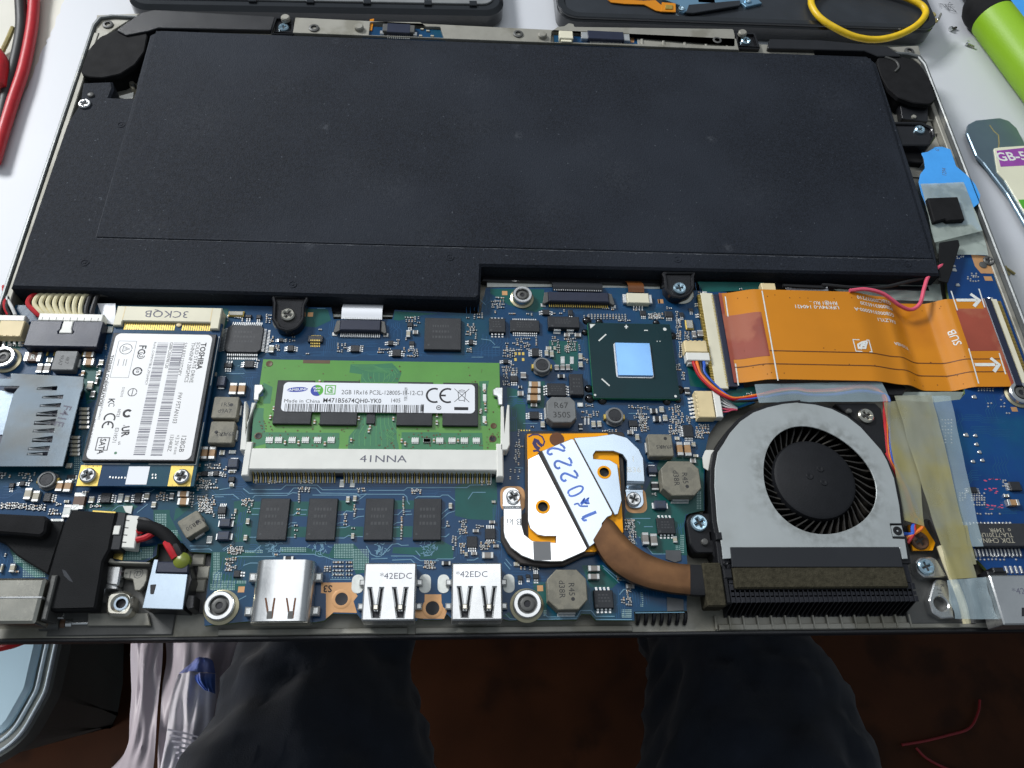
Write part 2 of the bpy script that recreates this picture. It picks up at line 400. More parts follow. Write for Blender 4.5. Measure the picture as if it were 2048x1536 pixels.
def stains(name, pts, col, amt, fuzz=1.0):
    """soft dirt spots of a material at given places (mm on the laptop, radius mm)"""
    m = M[name]; nt = m.node_tree; N = nt.nodes; L = nt.links; b = N['Principled BSDF']; src = b.inputs['Base Color'].links[0].from_socket
    g = N.new('ShaderNodeNewGeometry'); nz_ = N.new('ShaderNodeTexNoise'); nz_.inputs['Scale'].default_value = 900 if name == 'battery' else 420; nz_.inputs['Detail'].default_value = 5; L.new(g.outputs['Position'], nz_.inputs['Vector'])
    tot = None
    for x, y, r0, r1, a in pts:
        sb_ = N.new('ShaderNodeVectorMath'); sb_.operation = 'MULTIPLY_ADD'; sb_.inputs[1].default_value = (1, 1, 0); sb_.inputs[2].default_value = (-x * .001, -y * .001, 0); L.new(g.outputs['Position'], sb_.inputs[0])
        ln = N.new('ShaderNodeVectorMath'); ln.operation = 'LENGTH'; L.new(sb_.outputs['Vector'], ln.inputs[0])
        mr_ = N.new('ShaderNodeMapRange'); mr_.interpolation_type = 'SMOOTHSTEP'; mr_.inputs['From Min'].default_value = r0 * .001; mr_.inputs['From Max'].default_value = r1 * .001; mr_.inputs['To Min'].default_value = a; mr_.inputs['To Max'].default_value = 0; L.new(ln.outputs['Value'], mr_.inputs['Value'])
        o_ = mr_.outputs['Result']
        if tot is None: tot = o_
        else: ad = N.new('ShaderNodeMath'); ad.operation = 'MAXIMUM'; L.new(tot, ad.inputs[0]); L.new(o_, ad.inputs[1]); tot = ad.outputs[0]
    r_ = N.new('ShaderNodeMapRange'); r_.inputs['From Min'].default_value = .38; r_.inputs['From Max'].default_value = .66; L.new(nz_.outputs['Fac'], r_.inputs['Value'])
    mu = N.new('ShaderNodeMath'); mu.operation = 'MULTIPLY'; L.new(tot, mu.inputs[0]); L.new(r_.outputs['Result'], mu.inputs[1])
    mx = N.new('ShaderNodeMix'); mx.data_type = 'RGBA'; L.new(mu.outputs[0], mx.inputs['Factor']); L.new(src, mx.inputs['A']); mx.inputs['B'].default_value = (*col, 1); L.new(mx.outputs['Result'], b.inputs['Base Color'])
stains('battery', [(*w('X', u, v, 4.8), 0, r, a) for u, v, r, a in ((650, 255, 2.6, 0.68), (1035, 272, 3.0, 0.41), (1423, 278, 2.6, 0.60), (1033, 92, 2.4, 0.38), (672, 82, 2.4, 0.38), (618, 492, 3.2, 0.45), (1455, 496, 2.6, 0.52), (1240, 355, 13, 0.17), (780, 385, 14, 0.15), (1180, 300, 12, 0.11), (560, 170, 9, 0.15), (945, 170, 10, 0.15), (950, 245, 16, 0.11), (1100, 420, 14, 0.10), (400, 245, 16, 0.13), (300, 455, 12, 0.15), (860, 470, 16, 0.11), (1360, 450, 14, 0.10), (1660, 200, 14, 0.10), (1720, 122, 6, 0.15), (700, 340, 16, 0.10), (1500, 380, 18, 0.10))], (.075, .082, .095), 1)
stains('fan_cover', [(84.4, -31, 16.0, 21.0, .48), (84, -12, 0, 9, .22), (72, -20, 0, 9, .25), (93, -47, 0, 9, .35), (101, -40, 0, 6, .25), (66, -38, 0, 6, .2)], (.13, .135, .12), 1)
# ============================================================ setting: floor, desk
TZ = -13.0
b = MB(); b.box(-900, 900, -900, 1500, -646, -640); floor = b.build('floor', 'wood'); floor['kind'] = 'structure'
desk = thing('desk', 'white topped work desk under the opened laptop', 'desk', (0, 400, TZ))
b = MB(); b.box(-700, 800, -52, 900, TZ - 24, TZ - .6, ch=1); b.build('desk_top', 'desk_under', desk)
for lx, ly in ((-650, 850), (750, 850), (-650, -20), (750, -20)):
    b = MB(); b.cbox(lx, ly, 45, 45, -640, TZ - 24, ch=1); b.build('leg', 'desk_under', desk)
edge = [w('M', 440, -160, TZ), w('M', 440, 0, TZ), w('M', 355, 200, TZ), w('M', 255, 420, TZ), w('M', 130, 740, TZ), w('M', 70, 900, TZ), w('M', -60, 1250, TZ)]
jag = []
for (x0, y0), (x1, y1) in zip(edge, edge[1:]):
    for k in range(9):
        t = k / 9; jag.append((x0 + (x1-x0)*t + random.uniform(-.5, .5), y0 + (y1-y0)*t))
b = MB(); b.prism(jag + [(-215, 20), (-215, -48), (700, -48), (700, 880), (jag[0][0], 880)], TZ - .59, TZ, ch=.15)
tag(b.build('work_sheet', 'desk_white'), 'smooth white work sheet with a ragged edge covering the desk', 'sheet')
# ============================================================ screws, standoffs (shared builders)
def plus(cx, cy, r, t, a=.5):
    pts = [(t, t), (t, r), (-t, r), (-t, t), (-r, t), (-r, -t), (-t, -t), (-t, -r), (t, -r), (t, -t), (r, -t), (r, t)]
    c_, s_ = math.cos(a), math.sin(a)
    return [(cx + x*c_ - y*s_, cy + x*s_ + y*c_) for x, y in pts]
def screw(parent, cx, cy, z, r, m='steel', h=.9, name='screw', a=None):
    a = random.uniform(0, 1.5) if a is None else a
    b = MB(); b.prism(circ(cx, cy, r, 26), z, z + h, 0, min(.35, h * .45), holes=[plus(cx, cy, r * .55, r * .13, a)])
    b.prism(circ(cx, cy, r * .7, 16), z, z + h * .35, 1)
    return b.build(name, [m, 'mark_dark'], parent)
def standoff(parent, cx, cy, r, h, m='nickel', z=0.):
    b = MB()
    b.lathe([(r * 1.11, z), (r * 1.11, z + .35), (r * 1.0, z + .5), (r * .93, z + .6), (r * .93, z + h - .3), (r * .86, z + h), (r * .66, z + h), (r * .6, z + h - .25), (r * .58, z + h - .9), (.001, z + h - .9)],
            cx, cy, 36, mis=[0, 0, 0, 1, 1, 1, 1, 2, 2, 2])
    o = b.build('standoff', ['brass', m, 'mag_dark'], parent)
    b = MB(); b.lathe([(r * .46, z + h - .9), (r * .46, z + h - .45), (r * .40, z + h - .35), (r * .24, z + h - .35), (r * .2, z + h - .6), (.001, z + h - .6)], cx, cy, 28, mis=[0, 0, 0, 0, 1, 1])
    b.build('threaded_core', ['mag_dark', 'ink'], o)
    return o
# ============================================================ laptop chassis
ch = thing('laptop_chassis', 'opened laptop lying upside down with its bottom cover off, grey metal shell', 'laptop', (8, 40, TZ))
b = MB(); b.prism(rr(-148.2, 165.2, -70.3, 148.2, 4), -5.2, -4); b.build('floor_pan', 'mag', ch)
b = MB(); b.prism(rr(-149.3, 166.4, -62, 149.4, 5), TZ + .02, -9.2, ch=.4, bottom=True); b.build('display_lid', 'black_plastic', ch)
b = MB(); b.prism(rr(-149, 166, -67.5, 149.0, 5), -9.15, -5.25, ch=.3); b.build('shell', 'mag_dark', ch)
wall = rr(-149.6, 166.8, -71.3, 149.7, 6, 6)
def run(pred): return [p for p in wall if pred(p)]
b = MB(); b.prism([(-149.5, -71), (-148.3, -71), (-148.3, 143), (-147, 147), (-143, 148.2), (-110, 148.2), (-110, 149.5), (-144, 149.5), (-148.3, 148), (-149.5, 144)], -5.2, 2.6, ch=.35); b.build('side_wall', 'rim', ch)
b = MB(); b.box(-148.28, -146.5, 24, 140, -4, 1.9, ch=.25); b.build('ledge', 'mag', ch)
b = MB(); b.prism([(166.6, -71), (166.6, 144), (165.4, 148), (161, 149.5), (120, 149.5), (120, 148.3), (160, 148.3), (164, 147), (165.4, 143), (165.4, -71)], -5.2, 2.6, ch=.35); b.build('side_wall', 'rim', ch)
b = MB(); b.box(163.6, 165.38, -40, 140, -4, .4, ch=.25); b.build('ledge', 'mag', ch)
b = MB(); b.box(-148, 165, -71.2, -70.2, -6.6, -3.6, ch=.25); b.build('rear_lip', 'black_plastic', ch)
for x0, x1 in ((-75, -28), (-26, 30), (53, 128)):
    b = MB(); b.box(x0, x1, -70.1, -68.6, -4, -3.2, ch=.2); b.build('ledge', 'mag', ch)
# far strip: plate with two openings
zp = 4.9
b = MB()
def bed(x): return 140.35 + (x + 125) * (143.75 - 140.35) / 266
h1 = rnd(ws('N', [(820, 150), (1160, 152), (1200, 180), (1300, 182), (1322, 250), (1324, 262), (806, 262), (810, 245)], zp), .5)
h2 = rnd(ws('O', [(352, 215), (395, 185), (440, 180), (470, 160), (500, 165), (505, 185), (1590, 200), (1600, 240), (1600, 315), (345, 290)], zp), .5)
xl_, xr_ = w('N', 305, 150, zp)[0], w('O', 1612, 260, zp)[0]; b.prism([(xl_, bed(xl_)), (xr_, bed(xr_)), (xr_, 149.3), (xl_, 149.3)], 2.5, zp, ch=.1, holes=[[(x, max(y, bed(x) + .35)) for x, y in h] for h in (h1, h2)]); b.build('palm_plate', 'mag', ch)
b = MB(); b.box(-111, 121, 134, 149.25, -3.9, 2.88); b.build('inner_web', 'mag', ch)
xa_, xb_ = w('O', 935, 250, 4.4)[0], w('O', 1612, 250, 4.4)[0]; b = MB(); b.prism([(xa_, bed(xa_) + .3), (xb_, bed(xb_) + .3), (xb_, 149.2), (xa_, 149.2)], 2.9, 4.35, ch=.15); b.build('ledge', 'mag', ch)
for x in (965, 1110, 1252, 1395, 1535):
    x0, y0 = w('O', x, 250, 4.5)
    b = MB(); b.box(x0 - .5, x0 + .5, bed(x0) + .3, y0 + 2.2, 3.0, 4.75, ch=.2); b.build('rib', 'mag', ch)
for r, x, y in (('N', 743, 175), ('N', 1998, 228), ('N', 240, 112), ('O', 1660, 215)):
    x0, y0 = w(r, x, y, zp + 1.5)
    b = MB(); b.lathe([(1.7, zp), (1.65, zp + 1.1), (1.3, zp + 1.5), (.001, zp + 1.5)], x0, y0, 20); b.build('pin', 'mag', ch)
for r, x, y, zz in (('N', 1830, 235, zp), ('N', 437, 195, zp), ('O', 1480, 280, 4.4), ('M', 738, 172, 1.5), ('L', 1067, 440, 1.6)):
    x0, y0 = w(r, x, y, zz)
    b = MB(); b.lathe([(1.9, zz - 2), (1.9, zz + .4), (1.6, zz + .6), (1.0, zz + .6), (.95, zz - .4), (.001, zz - .4)], x0, y0, 20, mis=[0, 0, 0, 1, 1, 1]); b.build('boss', ['mag_dark', 'ink'], ch)
# corner floor step top left / top right
b = MB(); b.prism(ws('M', [(660, 100), (960, 90), (800, 190), (640, 300)], 1.5), -4, 1.5, ch=.3); b.build('corner_step', 'mag', ch)
b = MB(); b.prism(ws('L', [(900, 400), (1150, 385), (1190, 560), (1110, 500)], 1.5), -4, 1.5, ch=.3); b.build('corner_step', 'mag', ch)
# right hand strip: cream floor beside the battery, ribs
b = MB(); b.prism([(142.5, 52), (163.4, 52), (163.4, 120), (144, 120)], -4, -2.2, ch=.3); b.build('side_floor', 'mag', ch)
for x, y in ((1290, 180), (1300, 290), (1120, 660)):
    x0, y0 = w('K', x, y, -2); b = MB(); b.box(x0 - 4, x0 + 4, y0 - .25, y0 + .25, -2.2, -1.5); b.build('rib', 'mag', ch)
# ledge near exhaust with hinge pads
b = MB(); b.prism([(105, -69), (128, -69), (128, -44), (118, -40), (105, -44)], -4, -3, ch=.2); b.build('hinge_pad', 'mag_dark', ch)
b = MB(); b.prism([(-116, -69.8), (-86, -69.8), (-86, -45), (-116, -45)], -4, -3.3, ch=.2); b.build('hinge_pad', 'mag_dark', ch)
b = MB(); b.prism(ws('B', [(750, 1390), (1260, 1390), (1285, 1500), (745, 1500)], -2.2), -3.3, -2.2, ch=.2); b.build('hinge_pad', 'mag', ch)
# grooves of the exhaust grille along the near edge
for k in range(15):
    x0 = 52 + k * 3.8
    b = MB(); b.box(x0, x0 + .5, -70.0, -66.5, -4, -2.9, ch=.1); b.build('grille_rib', 'mag', ch)
# little dark hooks beside the board
for k in range(7):
    x0, y0 = w('H', 325 + k * 67, 1420, -2)
    b = MB(); b.tube([(x0 - .3, y0 + 2.2, -2.6), (x0, y0 + .8, -1.4), (x0, y0 - .8, -2.2), (x0, y0 - 1.6, -3.6)], .55, 8, sm=4); b.build('spring_finger', 'black_gloss', ch)
# ============================================================ battery pack
ZB = 4.5
bat = thing('battery_pack', 'large flat black battery pack filling the far half of the laptop', 'battery', (0, 90, -4))
cut = ws('M', [(565, 560), (765, 552), (775, 600), (750, 660), (930, 668), (960, 560)], ZB)
outl = [(-146.2, 27.2), (-10.6, 26.6), (-9.4, 28), (-9.0, 39.2), (141, 40.0), (143.2, 60), (144.2, 139.5), (141.2, 143.6), (0, 141.6), (-124, 139.8), (-127.3, 137),
        (-127.2, 113), cut[4], cut[3], cut[2], cut[1], cut[0], w('M', 545, 700, ZB), w('M', 480, 800, ZB), (-145.6, 92)]
b = MB(); b.prism(outl, -3.9, ZB, ch=.7); b.build('case', 'battery', bat)
b = MB(); b.prism(rnd([(-126, 45.9), (140.2, 46.2), (143.0, 138.5), (140.2, 142.6), (-123.6, 138.8), (-126.4, 136)], [.3, .3, 1.5, 2, 2, 1]), ZB + .004, ZB + .34, ch=.22)

nx, ny = 132, 56; V = []; F = []
for j in range(ny + 1):
    for i in range(nx + 1):
        u, v = i / nx, j / ny; x = -125.2 + 264.6 * u + 2.6 * u * v; y = 46.6 + (91.9 + 3.2 * u) * v
        cu, cv_ = (u * 4) % 1, (v * 2) % 1
        if i == nx: cu = 0
        if j == ny: cv_ = 0
        pil = (min(1, 5 * cu, 5 * (1 - cu)) * min(1, 4 * cv_, 4 * (1 - cv_))); e_ = min(1, 8 * u, 8 * (1 - u), 6 * v, 6 * (1 - v))
        V.append((x, y, ZB + .345 + .16 * pil + e_ * (.10 * noise.noise(Vector((x * .035, y * .05, 1))) + .05 * noise.noise(Vector((x * .12, y * .12, 4))) + .1)))
for j in range(ny):
    for i in range(nx): a = j * (nx + 1) + i; F.append((a, a + 1, a + nx + 2, a + nx + 1))
b.add(V, F); b.build('cover_film', 'battery', bat, sharp=60)
b = MB()
b.strip([(-125.7, 45.7), (-20, 45.8), (140.0, 46.0)], .22, ZB + .05); b.strip([(-126.2, 46), (-126.2, 90), (-126.6, 136)], .16, ZB + .06)
random.seed(11)
for k in range(120):
    x = random.uniform(-125, 139); L_ = random.uniform(.3, 2.2)
    b.strip([(x, 45.6 + random.uniform(-.12, .12)), (x + L_, 45.6 + random.uniform(-.12, .12))], random.uniform(.1, .3), ZB + .07 + k * .0006)
b.build('edge_dust', 'battery_dust', bat, kind='stuff')
for r, x, y in (('P', 578, 770), ('P', 1998, 918), ('X', 900, 515), ('X', 1355, 519), ('K', 1055, 1400), ('M', 828, 852)):
    x0, y0 = w(r, x, y, ZB)
    b = MB(); b.lathe([(1.25, ZB - .05), (1.25, ZB + .12), (1.0, ZB + .16), (.8, ZB + .02), (.5, ZB + .02), (.4, ZB + .14), (.001, ZB + .14)], x0, y0, 18); b.build('moulded_stud', 'battery', bat)
b = MB(); random.seed(5)
for k in range(330):
    x0, y0 = random.uniform(-144, 138), random.uniform(28, 141)
    if x0 > -9 and y0 < 41: continue
    s = random.choice((.07, .08, .1, .14)); a = random.uniform(0, 3)
    b.strip([(x0, y0), (x0 + s * math.cos(a) * 1.6, y0 + s * math.sin(a) * 1.6)], s, ZB + .72 if y0 > 46.5 and x0 > -125 else ZB + .03)
b.build('dust', 'battery_dust', bat, kind='stuff')
def lug(poly, sx, sy, z, sm, rs=1.9):
    o = MB(); p = ccw(poly); o.prism(p, -.2, z, ch=.35, holes=[inset(p, 1.15)]); o.prism(inset(p, .9), -.1, z - .9)
    l = o.build('mounting_lug', 'black_gloss', bat); screw(l, sx, sy, z - .9, rs, sm, 1.0); return l
lp = rnd(ws('C', [(600, 200), (950, 200), (895, 300), (890, 420), (830, 500), (740, 520), (660, 500), (612, 420), (620, 280)], 3.4), [0, 0, 2, 2, 4, 4, 4, 2, 2])
lug(lp, *w('C', 748, 375, 3.3), 3.4, 'nickel', 2.1)
lp = rnd(ws('G', [(520, 0), (830, 0), (808, 60), (812, 150), (770, 215), (690, 240), (610, 225), (555, 160), (545, 60)], 3.4), [0, 0, 2, 2, 4, 4, 4, 2, 2])
lug(lp, *w('G', 683, 150, 3.3), 3.4, 'zinc', 2.1)
lp = rnd(ws('K', [(930, 180), (1180, 185), (1280, 230), (1300, 310), (1250, 385), (960, 385)], 4.0), [0, 3, 3, 3, 3, 0])
lug(lp, *w('K', 1165, 245, 4.0), 4.0, 'zinc', 1.9)
lp = rnd(ws('N', [(165, 110), (300, 112), (308, 230), (140, 228)], 4.6), .8); l = lug(lp, *w('N', 228, 180, 4.6), 4.6, 'zinc', 1.9)
lp = rnd(ws('O', [(1608, 215), (1745, 220), (1780, 330), (1600, 325)], 4.6), .8); l = lug(lp, *w('O', 1680, 272, 4.6), 4.6, 'zinc', 1.9)
screw(bat, *w('M', 580, 715, ZB), ZB, 2.0, 'steel', .9)
x0, y0 = w('M', 622, 652, ZB); b = MB(); b.lathe([(1.1, ZB), (1.0, ZB + .5), (.7, ZB + .7), (.001, ZB + .7)], x0, y0, 16); b.build('pin', 'mag_dark', bat)
# near lip under the case
b = MB(); b.box(-145, -10.5, 24.6, 27, -3.8, -1.6, ch=.3); b.build('case_lip', 'black_gloss', bat)
b = MB(); b.box(-8.5, 140, 37.6, 39.6, -3.8, -1.2, ch=.3); b.build('case_lip', 'black_gloss', bat)
# ============================================================ speakers
sp = thing('speaker', 'round black speaker at the laptop corner nearest the red test lead', 'speaker', (-136, 120, -4), 'laptop speakers')
c0 = w('M', 765, 375, 2.6)
disc = rnd(ws('M', [(545, 500), (600, 340), (680, 250), (800, 200), (905, 205), (1010, 215), (985, 350), (920, 440), (820, 505), (700, 530), (610, 525)], 3.9), 3)
b = MB(); b.prism(disc, 2.0, 3.9, ch=.3); b.prism(inset(ccw(disc), 1.2), -3.9, 2.0); b.build('cone_cover', 'black_rubber', sp)
b = MB(); b.prism(rnd(ws('M', [(960, 88), (1050, 66), (1880, 112), (1850, 205), (1080, 190), (1010, 212), (860, 240), (790, 205)], 4.6), .8), -3.9, 4.6, ch=.25); b.build('bracket', 'black_plastic', sp)
b = MB(); b.tube([(*w('M', 860, 240, 4.1), 4.1), (*w('M', 905, 212, 4.1), 4.1), (*w('M', 1010, 213, 4.1), 4.1)], .35, 6); b.build('lead', 'wire_black', sp)
b = MB(); b.lathe([(1.2, -3.9), (1.2, -1), (.8, 0), (.001, 0)], *w('M', 905, 580, -1), 14); b.build('stud', 'nickel', sp)
b = MB(); b.prism(ws('M', [(790, 660), (910, 625), (905, 668), (850, 672)], -2), -3.9, -2.2); b.build('gasket', 'white_plastic', sp)
sp = thing('speaker', 'round black speaker at the laptop corner nearest the yellow loop', 'speaker', (154, 125, -4), 'laptop speakers')
disc = rnd(ws('L', [(800, 480), (900, 470), (1010, 480), (1130, 520), (1195, 590), (1255, 700), (1300, 850), (1240, 890), (1100, 875), (980, 830), (890, 750), (830, 650), (800, 560)], 3.9), 3)
b = MB(); b.prism(disc, 2.0, 3.9, ch=.3); b.prism(inset(ccw(disc), 1.2), -3.9, 2.0); b.build('cone_cover', 'black_rubber', sp)
b = MB(); b.prism(rnd(ws('L', [(-120, 330), (300, 340), (880, 392), (1010, 480), (800, 478), (690, 432), (-140, 410)], 4.6), .6), -3.9, 4.6, ch=.25); b.build('bracket', 'black_plastic', sp)
b = MB(); b.tube([(*w('L', 860, 485, 4.1), 4.1), (*w('L', 950, 520, 4.1), 4.1), (*w('L', 978, 570, 4.1), 4.1), (*w('L', 945, 612, 4.1), 4.1)], .38, 6); b.build('lead', 'mag_dark', sp)
b = MB(); b.prism(rnd(ws('L', [(990, 880), (1230, 890), (1230, 1040), (1010, 1010)], .8), .6), -3.9, .8, ch=.2); b.build('mounting_tab', 'black_plastic', sp)
b = MB(); b.lathe([(.9, .8), (.8, 1.4), (.001, 1.5)], *w('L', 1110, 995, 1.2), 14); b.build('stud', 'mag', sp)
# ============================================================ small boards behind the openings of the far strip
tb = thing('touchpad_board', 'small blue circuit board in the palm rest opening with one dark connector', 'circuit board', (-60, 140, 3))
x0, x1 = w('N', 800, 0, 2)[0], w('N', 1340, 0, 2)[0]
b = MB(); b.box(x0, x1, 134.2, 147.5, 3.05, 3.9); b.build('board', 'pcb', tb)
b = MB(); X0, X1, Y0, Y1 = rect('N', 905, 165, 1125, 215, 5.7); b.box(X0, X1, Y0, Y1, 3.9, 5.7, 1, .2); b.box(X0 + 1.6, X1 - 1.6, Y0 - .6, Y1 + .3, 3.9, 5.8, 0, .2); b.build('connector', ['navy', 'mag_dark'], tb)
b = MB()
for k in range(12):
    x = X0 + 2 + (X1 - X0 - 4) * k / 11; b.box(x - .14, x + .14, Y0 - 2.4, Y0 - .55, 3.9, 4.6)
b.build('pins', 'tin', tb, kind='stuff')
b = MB()
for x in (X0 - .2, X1 + .2): b.cbox(x, Y0 + .2, 1.4, 1.6, 3.9, 5.1, ch=.2)
b.build('solder_tabs', 'tin', tb, kind='stuff')
b = MB()
for x, y in ((1175, 200), (1215, 212), (1165, 245), (1245, 247)): b.cbox(*w('N', x, y, 4.1), 1.2, .7, 3.9, 4.4, ch=.1)
b.build('small_capacitors', 'cappale', tb, kind='stuff')
b = MB(); b.prism(ws('N', [(822, 165), (850, 160), (835, 240), (815, 240)], 2.2), 3.9, 4.3); b.build('film_tail', 'kapton', tb)
tb = thing('button_board', 'small blue board in the far strip with a cream connector and a wide dark one', 'circuit board', (45, 140, 3))
x0, x1 = w('O', 345, 0, 2)[0], w('O', 930, 0, 2)[0]
b = MB(); b.box(x0, x1, 134.2, 147.5, 3.05, 3.9); b.build('board', 'pcb', tb)
b = MB(); X0, X1, Y0, Y1 = rect('O', 405, 210, 498, 262, 5.9); b.box(X0, X1, Y0, Y1, 3.9, 6.0, ch=.2); b.box(X0 + .6, X1 - .6, Y0 - 1.2, Y0, 3.9, 5.5, ch=.1); b.build('plug_socket', 'cream', tb)
b = MB(); X0, X1, Y0, Y1 = rect('O', 600, 212, 845, 268, 5.7); b.box(X0, X1, Y0, Y1, 3.9, 5.8, 0, .25); b.box(X0 - 2.4, X1 + 2.4, Y0 + .6, Y1 - .4, 3.9, 5.3, 1, .2); b.build('connector', ['navy', 'tin'], tb)
b = MB()
for k in range(24):
    x = X0 + 1 + (X1 - X0 - 2) * k / 23; b.box(x - .1, x + .1, Y0 - 1.4, Y0 + .1, 3.9, 4.6)
b.build('pins', 'tin', tb, kind='stuff')
b = MB(); b.sheet(ws('O', [(888, 235), (918, 235), (915, 290), (892, 290)], 3.9), 3.93); b.build('copper_pad', 'copper', tb)
# ============================================================ motherboard
mb = thing('motherboard', 'blue main circuit board crowded with chips across the near half of the laptop', 'circuit board', (-40, -20, -1.2))
out = [(-146, -62), w('B', 380, 1110), w('B', 880, 1110), w('B', 880, 945), w('B', 1240, 960), w('B', 1335, 900), w('B', 1345, 800), w('B', 1560, 795), w('B', 1625, 868), w('B', 1808, 878), w('B', 1740, 1400),
  w('B', 1745, 1500), w('D', 410, 1462), w('D', 980, 1470), w('D', 1060, 1455), w('D', 1130, 1395), w('D', 1340, 1400), w('D', 1390, 1460), w('D', 1850, 1460), w('D', 1870, 1400), w('F', 30, 1448), w('F', 190, 1448), w('F', 230, 1400), w('F', 270, 1440), w('F', 700, 1440), w('F', 760, 1455),
  w('F', 1340, 1448), w('F', 1375, 1400), w('F', 1455, 1400), w('F', 1500, 1452), w('F', 1830, 1455), w('H', 290, 1380), w('H', 740, 1372), w('H', 745, 960), w('H', 720, 640), w('H', 735, 560), w('H', 800, 520), w('H', 890, 518), w('H', 890, 200), w('H', 900, 0),
  w('G', 930, 1400), w('G', 1000, 1300), w('G', 1110, 1205), w('G', 1330, 1130), (70, -4), (70, 34.5), w('E', 1700, 150), w('E', 562, 150), (-9.2, w('E', 0, 366)[1]), w('C', 1660, 340), w('C', 1640, 420), w('C', 1140, 420), w('C', 1120, 320), w('C', 380, 305), (-146, 24)]
b = MB(); b.prism(out, -1.2, 0, 0, side=1); b.build('board', ['pcb', 'pcb_edge'], mb)
OCC = []   # rectangles already taken on the board
def occ(X0, X1, Y0, Y1): OCC.append((X0, X1, Y0, Y1))
# ---- bare (teal) areas, copper lands, silkscreen, traces and vias
b = MB()
for i, (r, pts) in enumerate([
  ('C', [(880, 330), (1090, 335), (1120, 430), (990, 490), (880, 480)]), ('C', [(1660, 352), (2040, 372), (1900, 385), (1700, 432), (1650, 425)]),
  ('D', [(370, 440), (520, 440), (500, 560), (360, 560)]), ('D', [(765, 440), (930, 440), (920, 565), (755, 565)]), ('D', [(1180, 430), (1330, 430), (1318, 520), (1175, 520)]), ('D', [(1660, 430), (1830, 430), (1820, 505), (1655, 505)]),
  ('D', [(745, 655), (912, 655), (900, 745), (735, 745)]), ('D', [(1165, 650), (1395, 655), (1390, 745), (1150, 740)]), ('D', [(1650, 650), (1815, 650), (1810, 745), (1645, 745)]), ('D', [(1650, 830), (2040, 830), (2040, 895), (1830, 895), (1640, 880)]),
  ('D', [(290, 440), (350, 430), (440, 640), (430, 780), (290, 785)]), ('D', [(100, 870), (400, 870), (530, 860), (530, 885), (210, 960), (190, 1050), (390, 1120), (380, 1200), (80, 1190)]),
  ('D', [(690, 830), (900, 830), (1100, 890), (1150, 800), (1310, 800), (1440, 930), (1440, 1040), (1330, 1060), (1290, 940), (1100, 920), (900, 880), (690, 880)]),
  ('F', [(300, 310), (650, 200), (660, 400), (640, 600), (410, 590), (300, 560)]), ('F', [(960, 1120), (1085, 1130), (1085, 1350), (1060, 1400), (970, 1180)]), ('F', [(0, 830), (180, 770), (290, 830), (280, 930), (0, 930)]),
  ('F', [(1380, 985), (1560, 980), (1700, 1120), (1640, 1180), (1450, 1170)]), ('H', [(215, 545), (400, 330), (520, 60), (860, 60), (885, 120), (885, 515), (730, 550), (715, 640), (745, 900), (450, 885), (220, 620)]),
  ('E', [(1100, 600), (1350, 610), (1345, 860), (1180, 830), (1100, 720)]), ('E', [(920, 950), (1065, 950), (1060, 1180), (920, 1180)]), ('E', [(600, 160), (1060, 165), (1050, 330), (990, 360), (760, 300), (600, 200)]),
  ('E', [(740, 1000), (830, 1020), (900, 1150), (900, 1370), (760, 1380)]), ('G', [(735, 780), (950, 770), (990, 1020), (770, 990)]), ('G', [(830, 100), (1400, 105), (1370, 170), (880, 190)]), ('G', [(1040, 1040), (1330, 990), (1330, 1100), (1100, 1200), (960, 1300)]),
  ('B', [(1500, 495), (1640, 480), (1480, 610)]), ('B', [(1060, 840), (1330, 815), (1300, 900), (1230, 940), (1050, 945)]), ('B', [(80, 840), (250, 920), (400, 1080), (300, 1090), (130, 960)]), ('B', [(700, 470), (840, 450), (1090, 440), (1180, 480), (1080, 560), (720, 520)]),
  ('B', [(1310, 510), (1450, 510), (1450, 560), (1560, 780), (1420, 720), (1310, 600)]), ('A', [(690, 720), (870, 740), (830, 1020), (740, 1060)]), ('A', [(0, 490), (200, 490), (170, 600), (60, 560)]), ('F', [(700, 1420), (760, 1380), (790, 1440)]),
  ('C', [(150, 330), (240, 330), (240, 440), (180, 560)])]):
    b.sheet(ws(r, pts), .012 + i * .0004)
b.build('bare_laminate', 'pcb_bare', mb, kind='stuff')
def bus(B, r, x0, y0, x1, y1, n, wd_=.16, bend=.35, seed=0):
    rg = random.Random(seed); X0, X1, Y0, Y1 = rect(r, x0, y0, x1, y1)
    hor = (X1 - X0) > (Y1 - Y0)
    for k in range(n):
        t = (k + .5) / n; z = .02 + .0006 * (len(B.f) % 40)
        j = rg.uniform(-.2, .2); d = (Y1 - Y0) * bend if hor else (X1 - X0) * bend
        d = min(d, 1.5) * rg.choice((-1, 1, 1)) if k % 4 == 0 else bus_d
        globals()['bus_d'] = d
        if hor:
            y = Y0 + (Y1 - Y0) * t; m = X0 + (X1 - X0) * (.45 + .1 * (t - .5)); e = rg.uniform(0, .18) * (X1 - X0)
            B.strip([(X0 + e, y), (m, y), (m + abs(d), y + d), (X1 - e, y + d)], wd_, z)
        else:
            x = X0 + (X1 - X0) * t; m = Y0 + (Y1 - Y0) * (.45 + .1 * (t - .5)); e = rg.uniform(0, .18) * (Y1 - Y0)
            B.strip([(x, Y0 + e), (x, m), (x + d, m + abs(d)), (x + d, Y1 - e)], wd_, z)
bus_d = .5
b = MB()
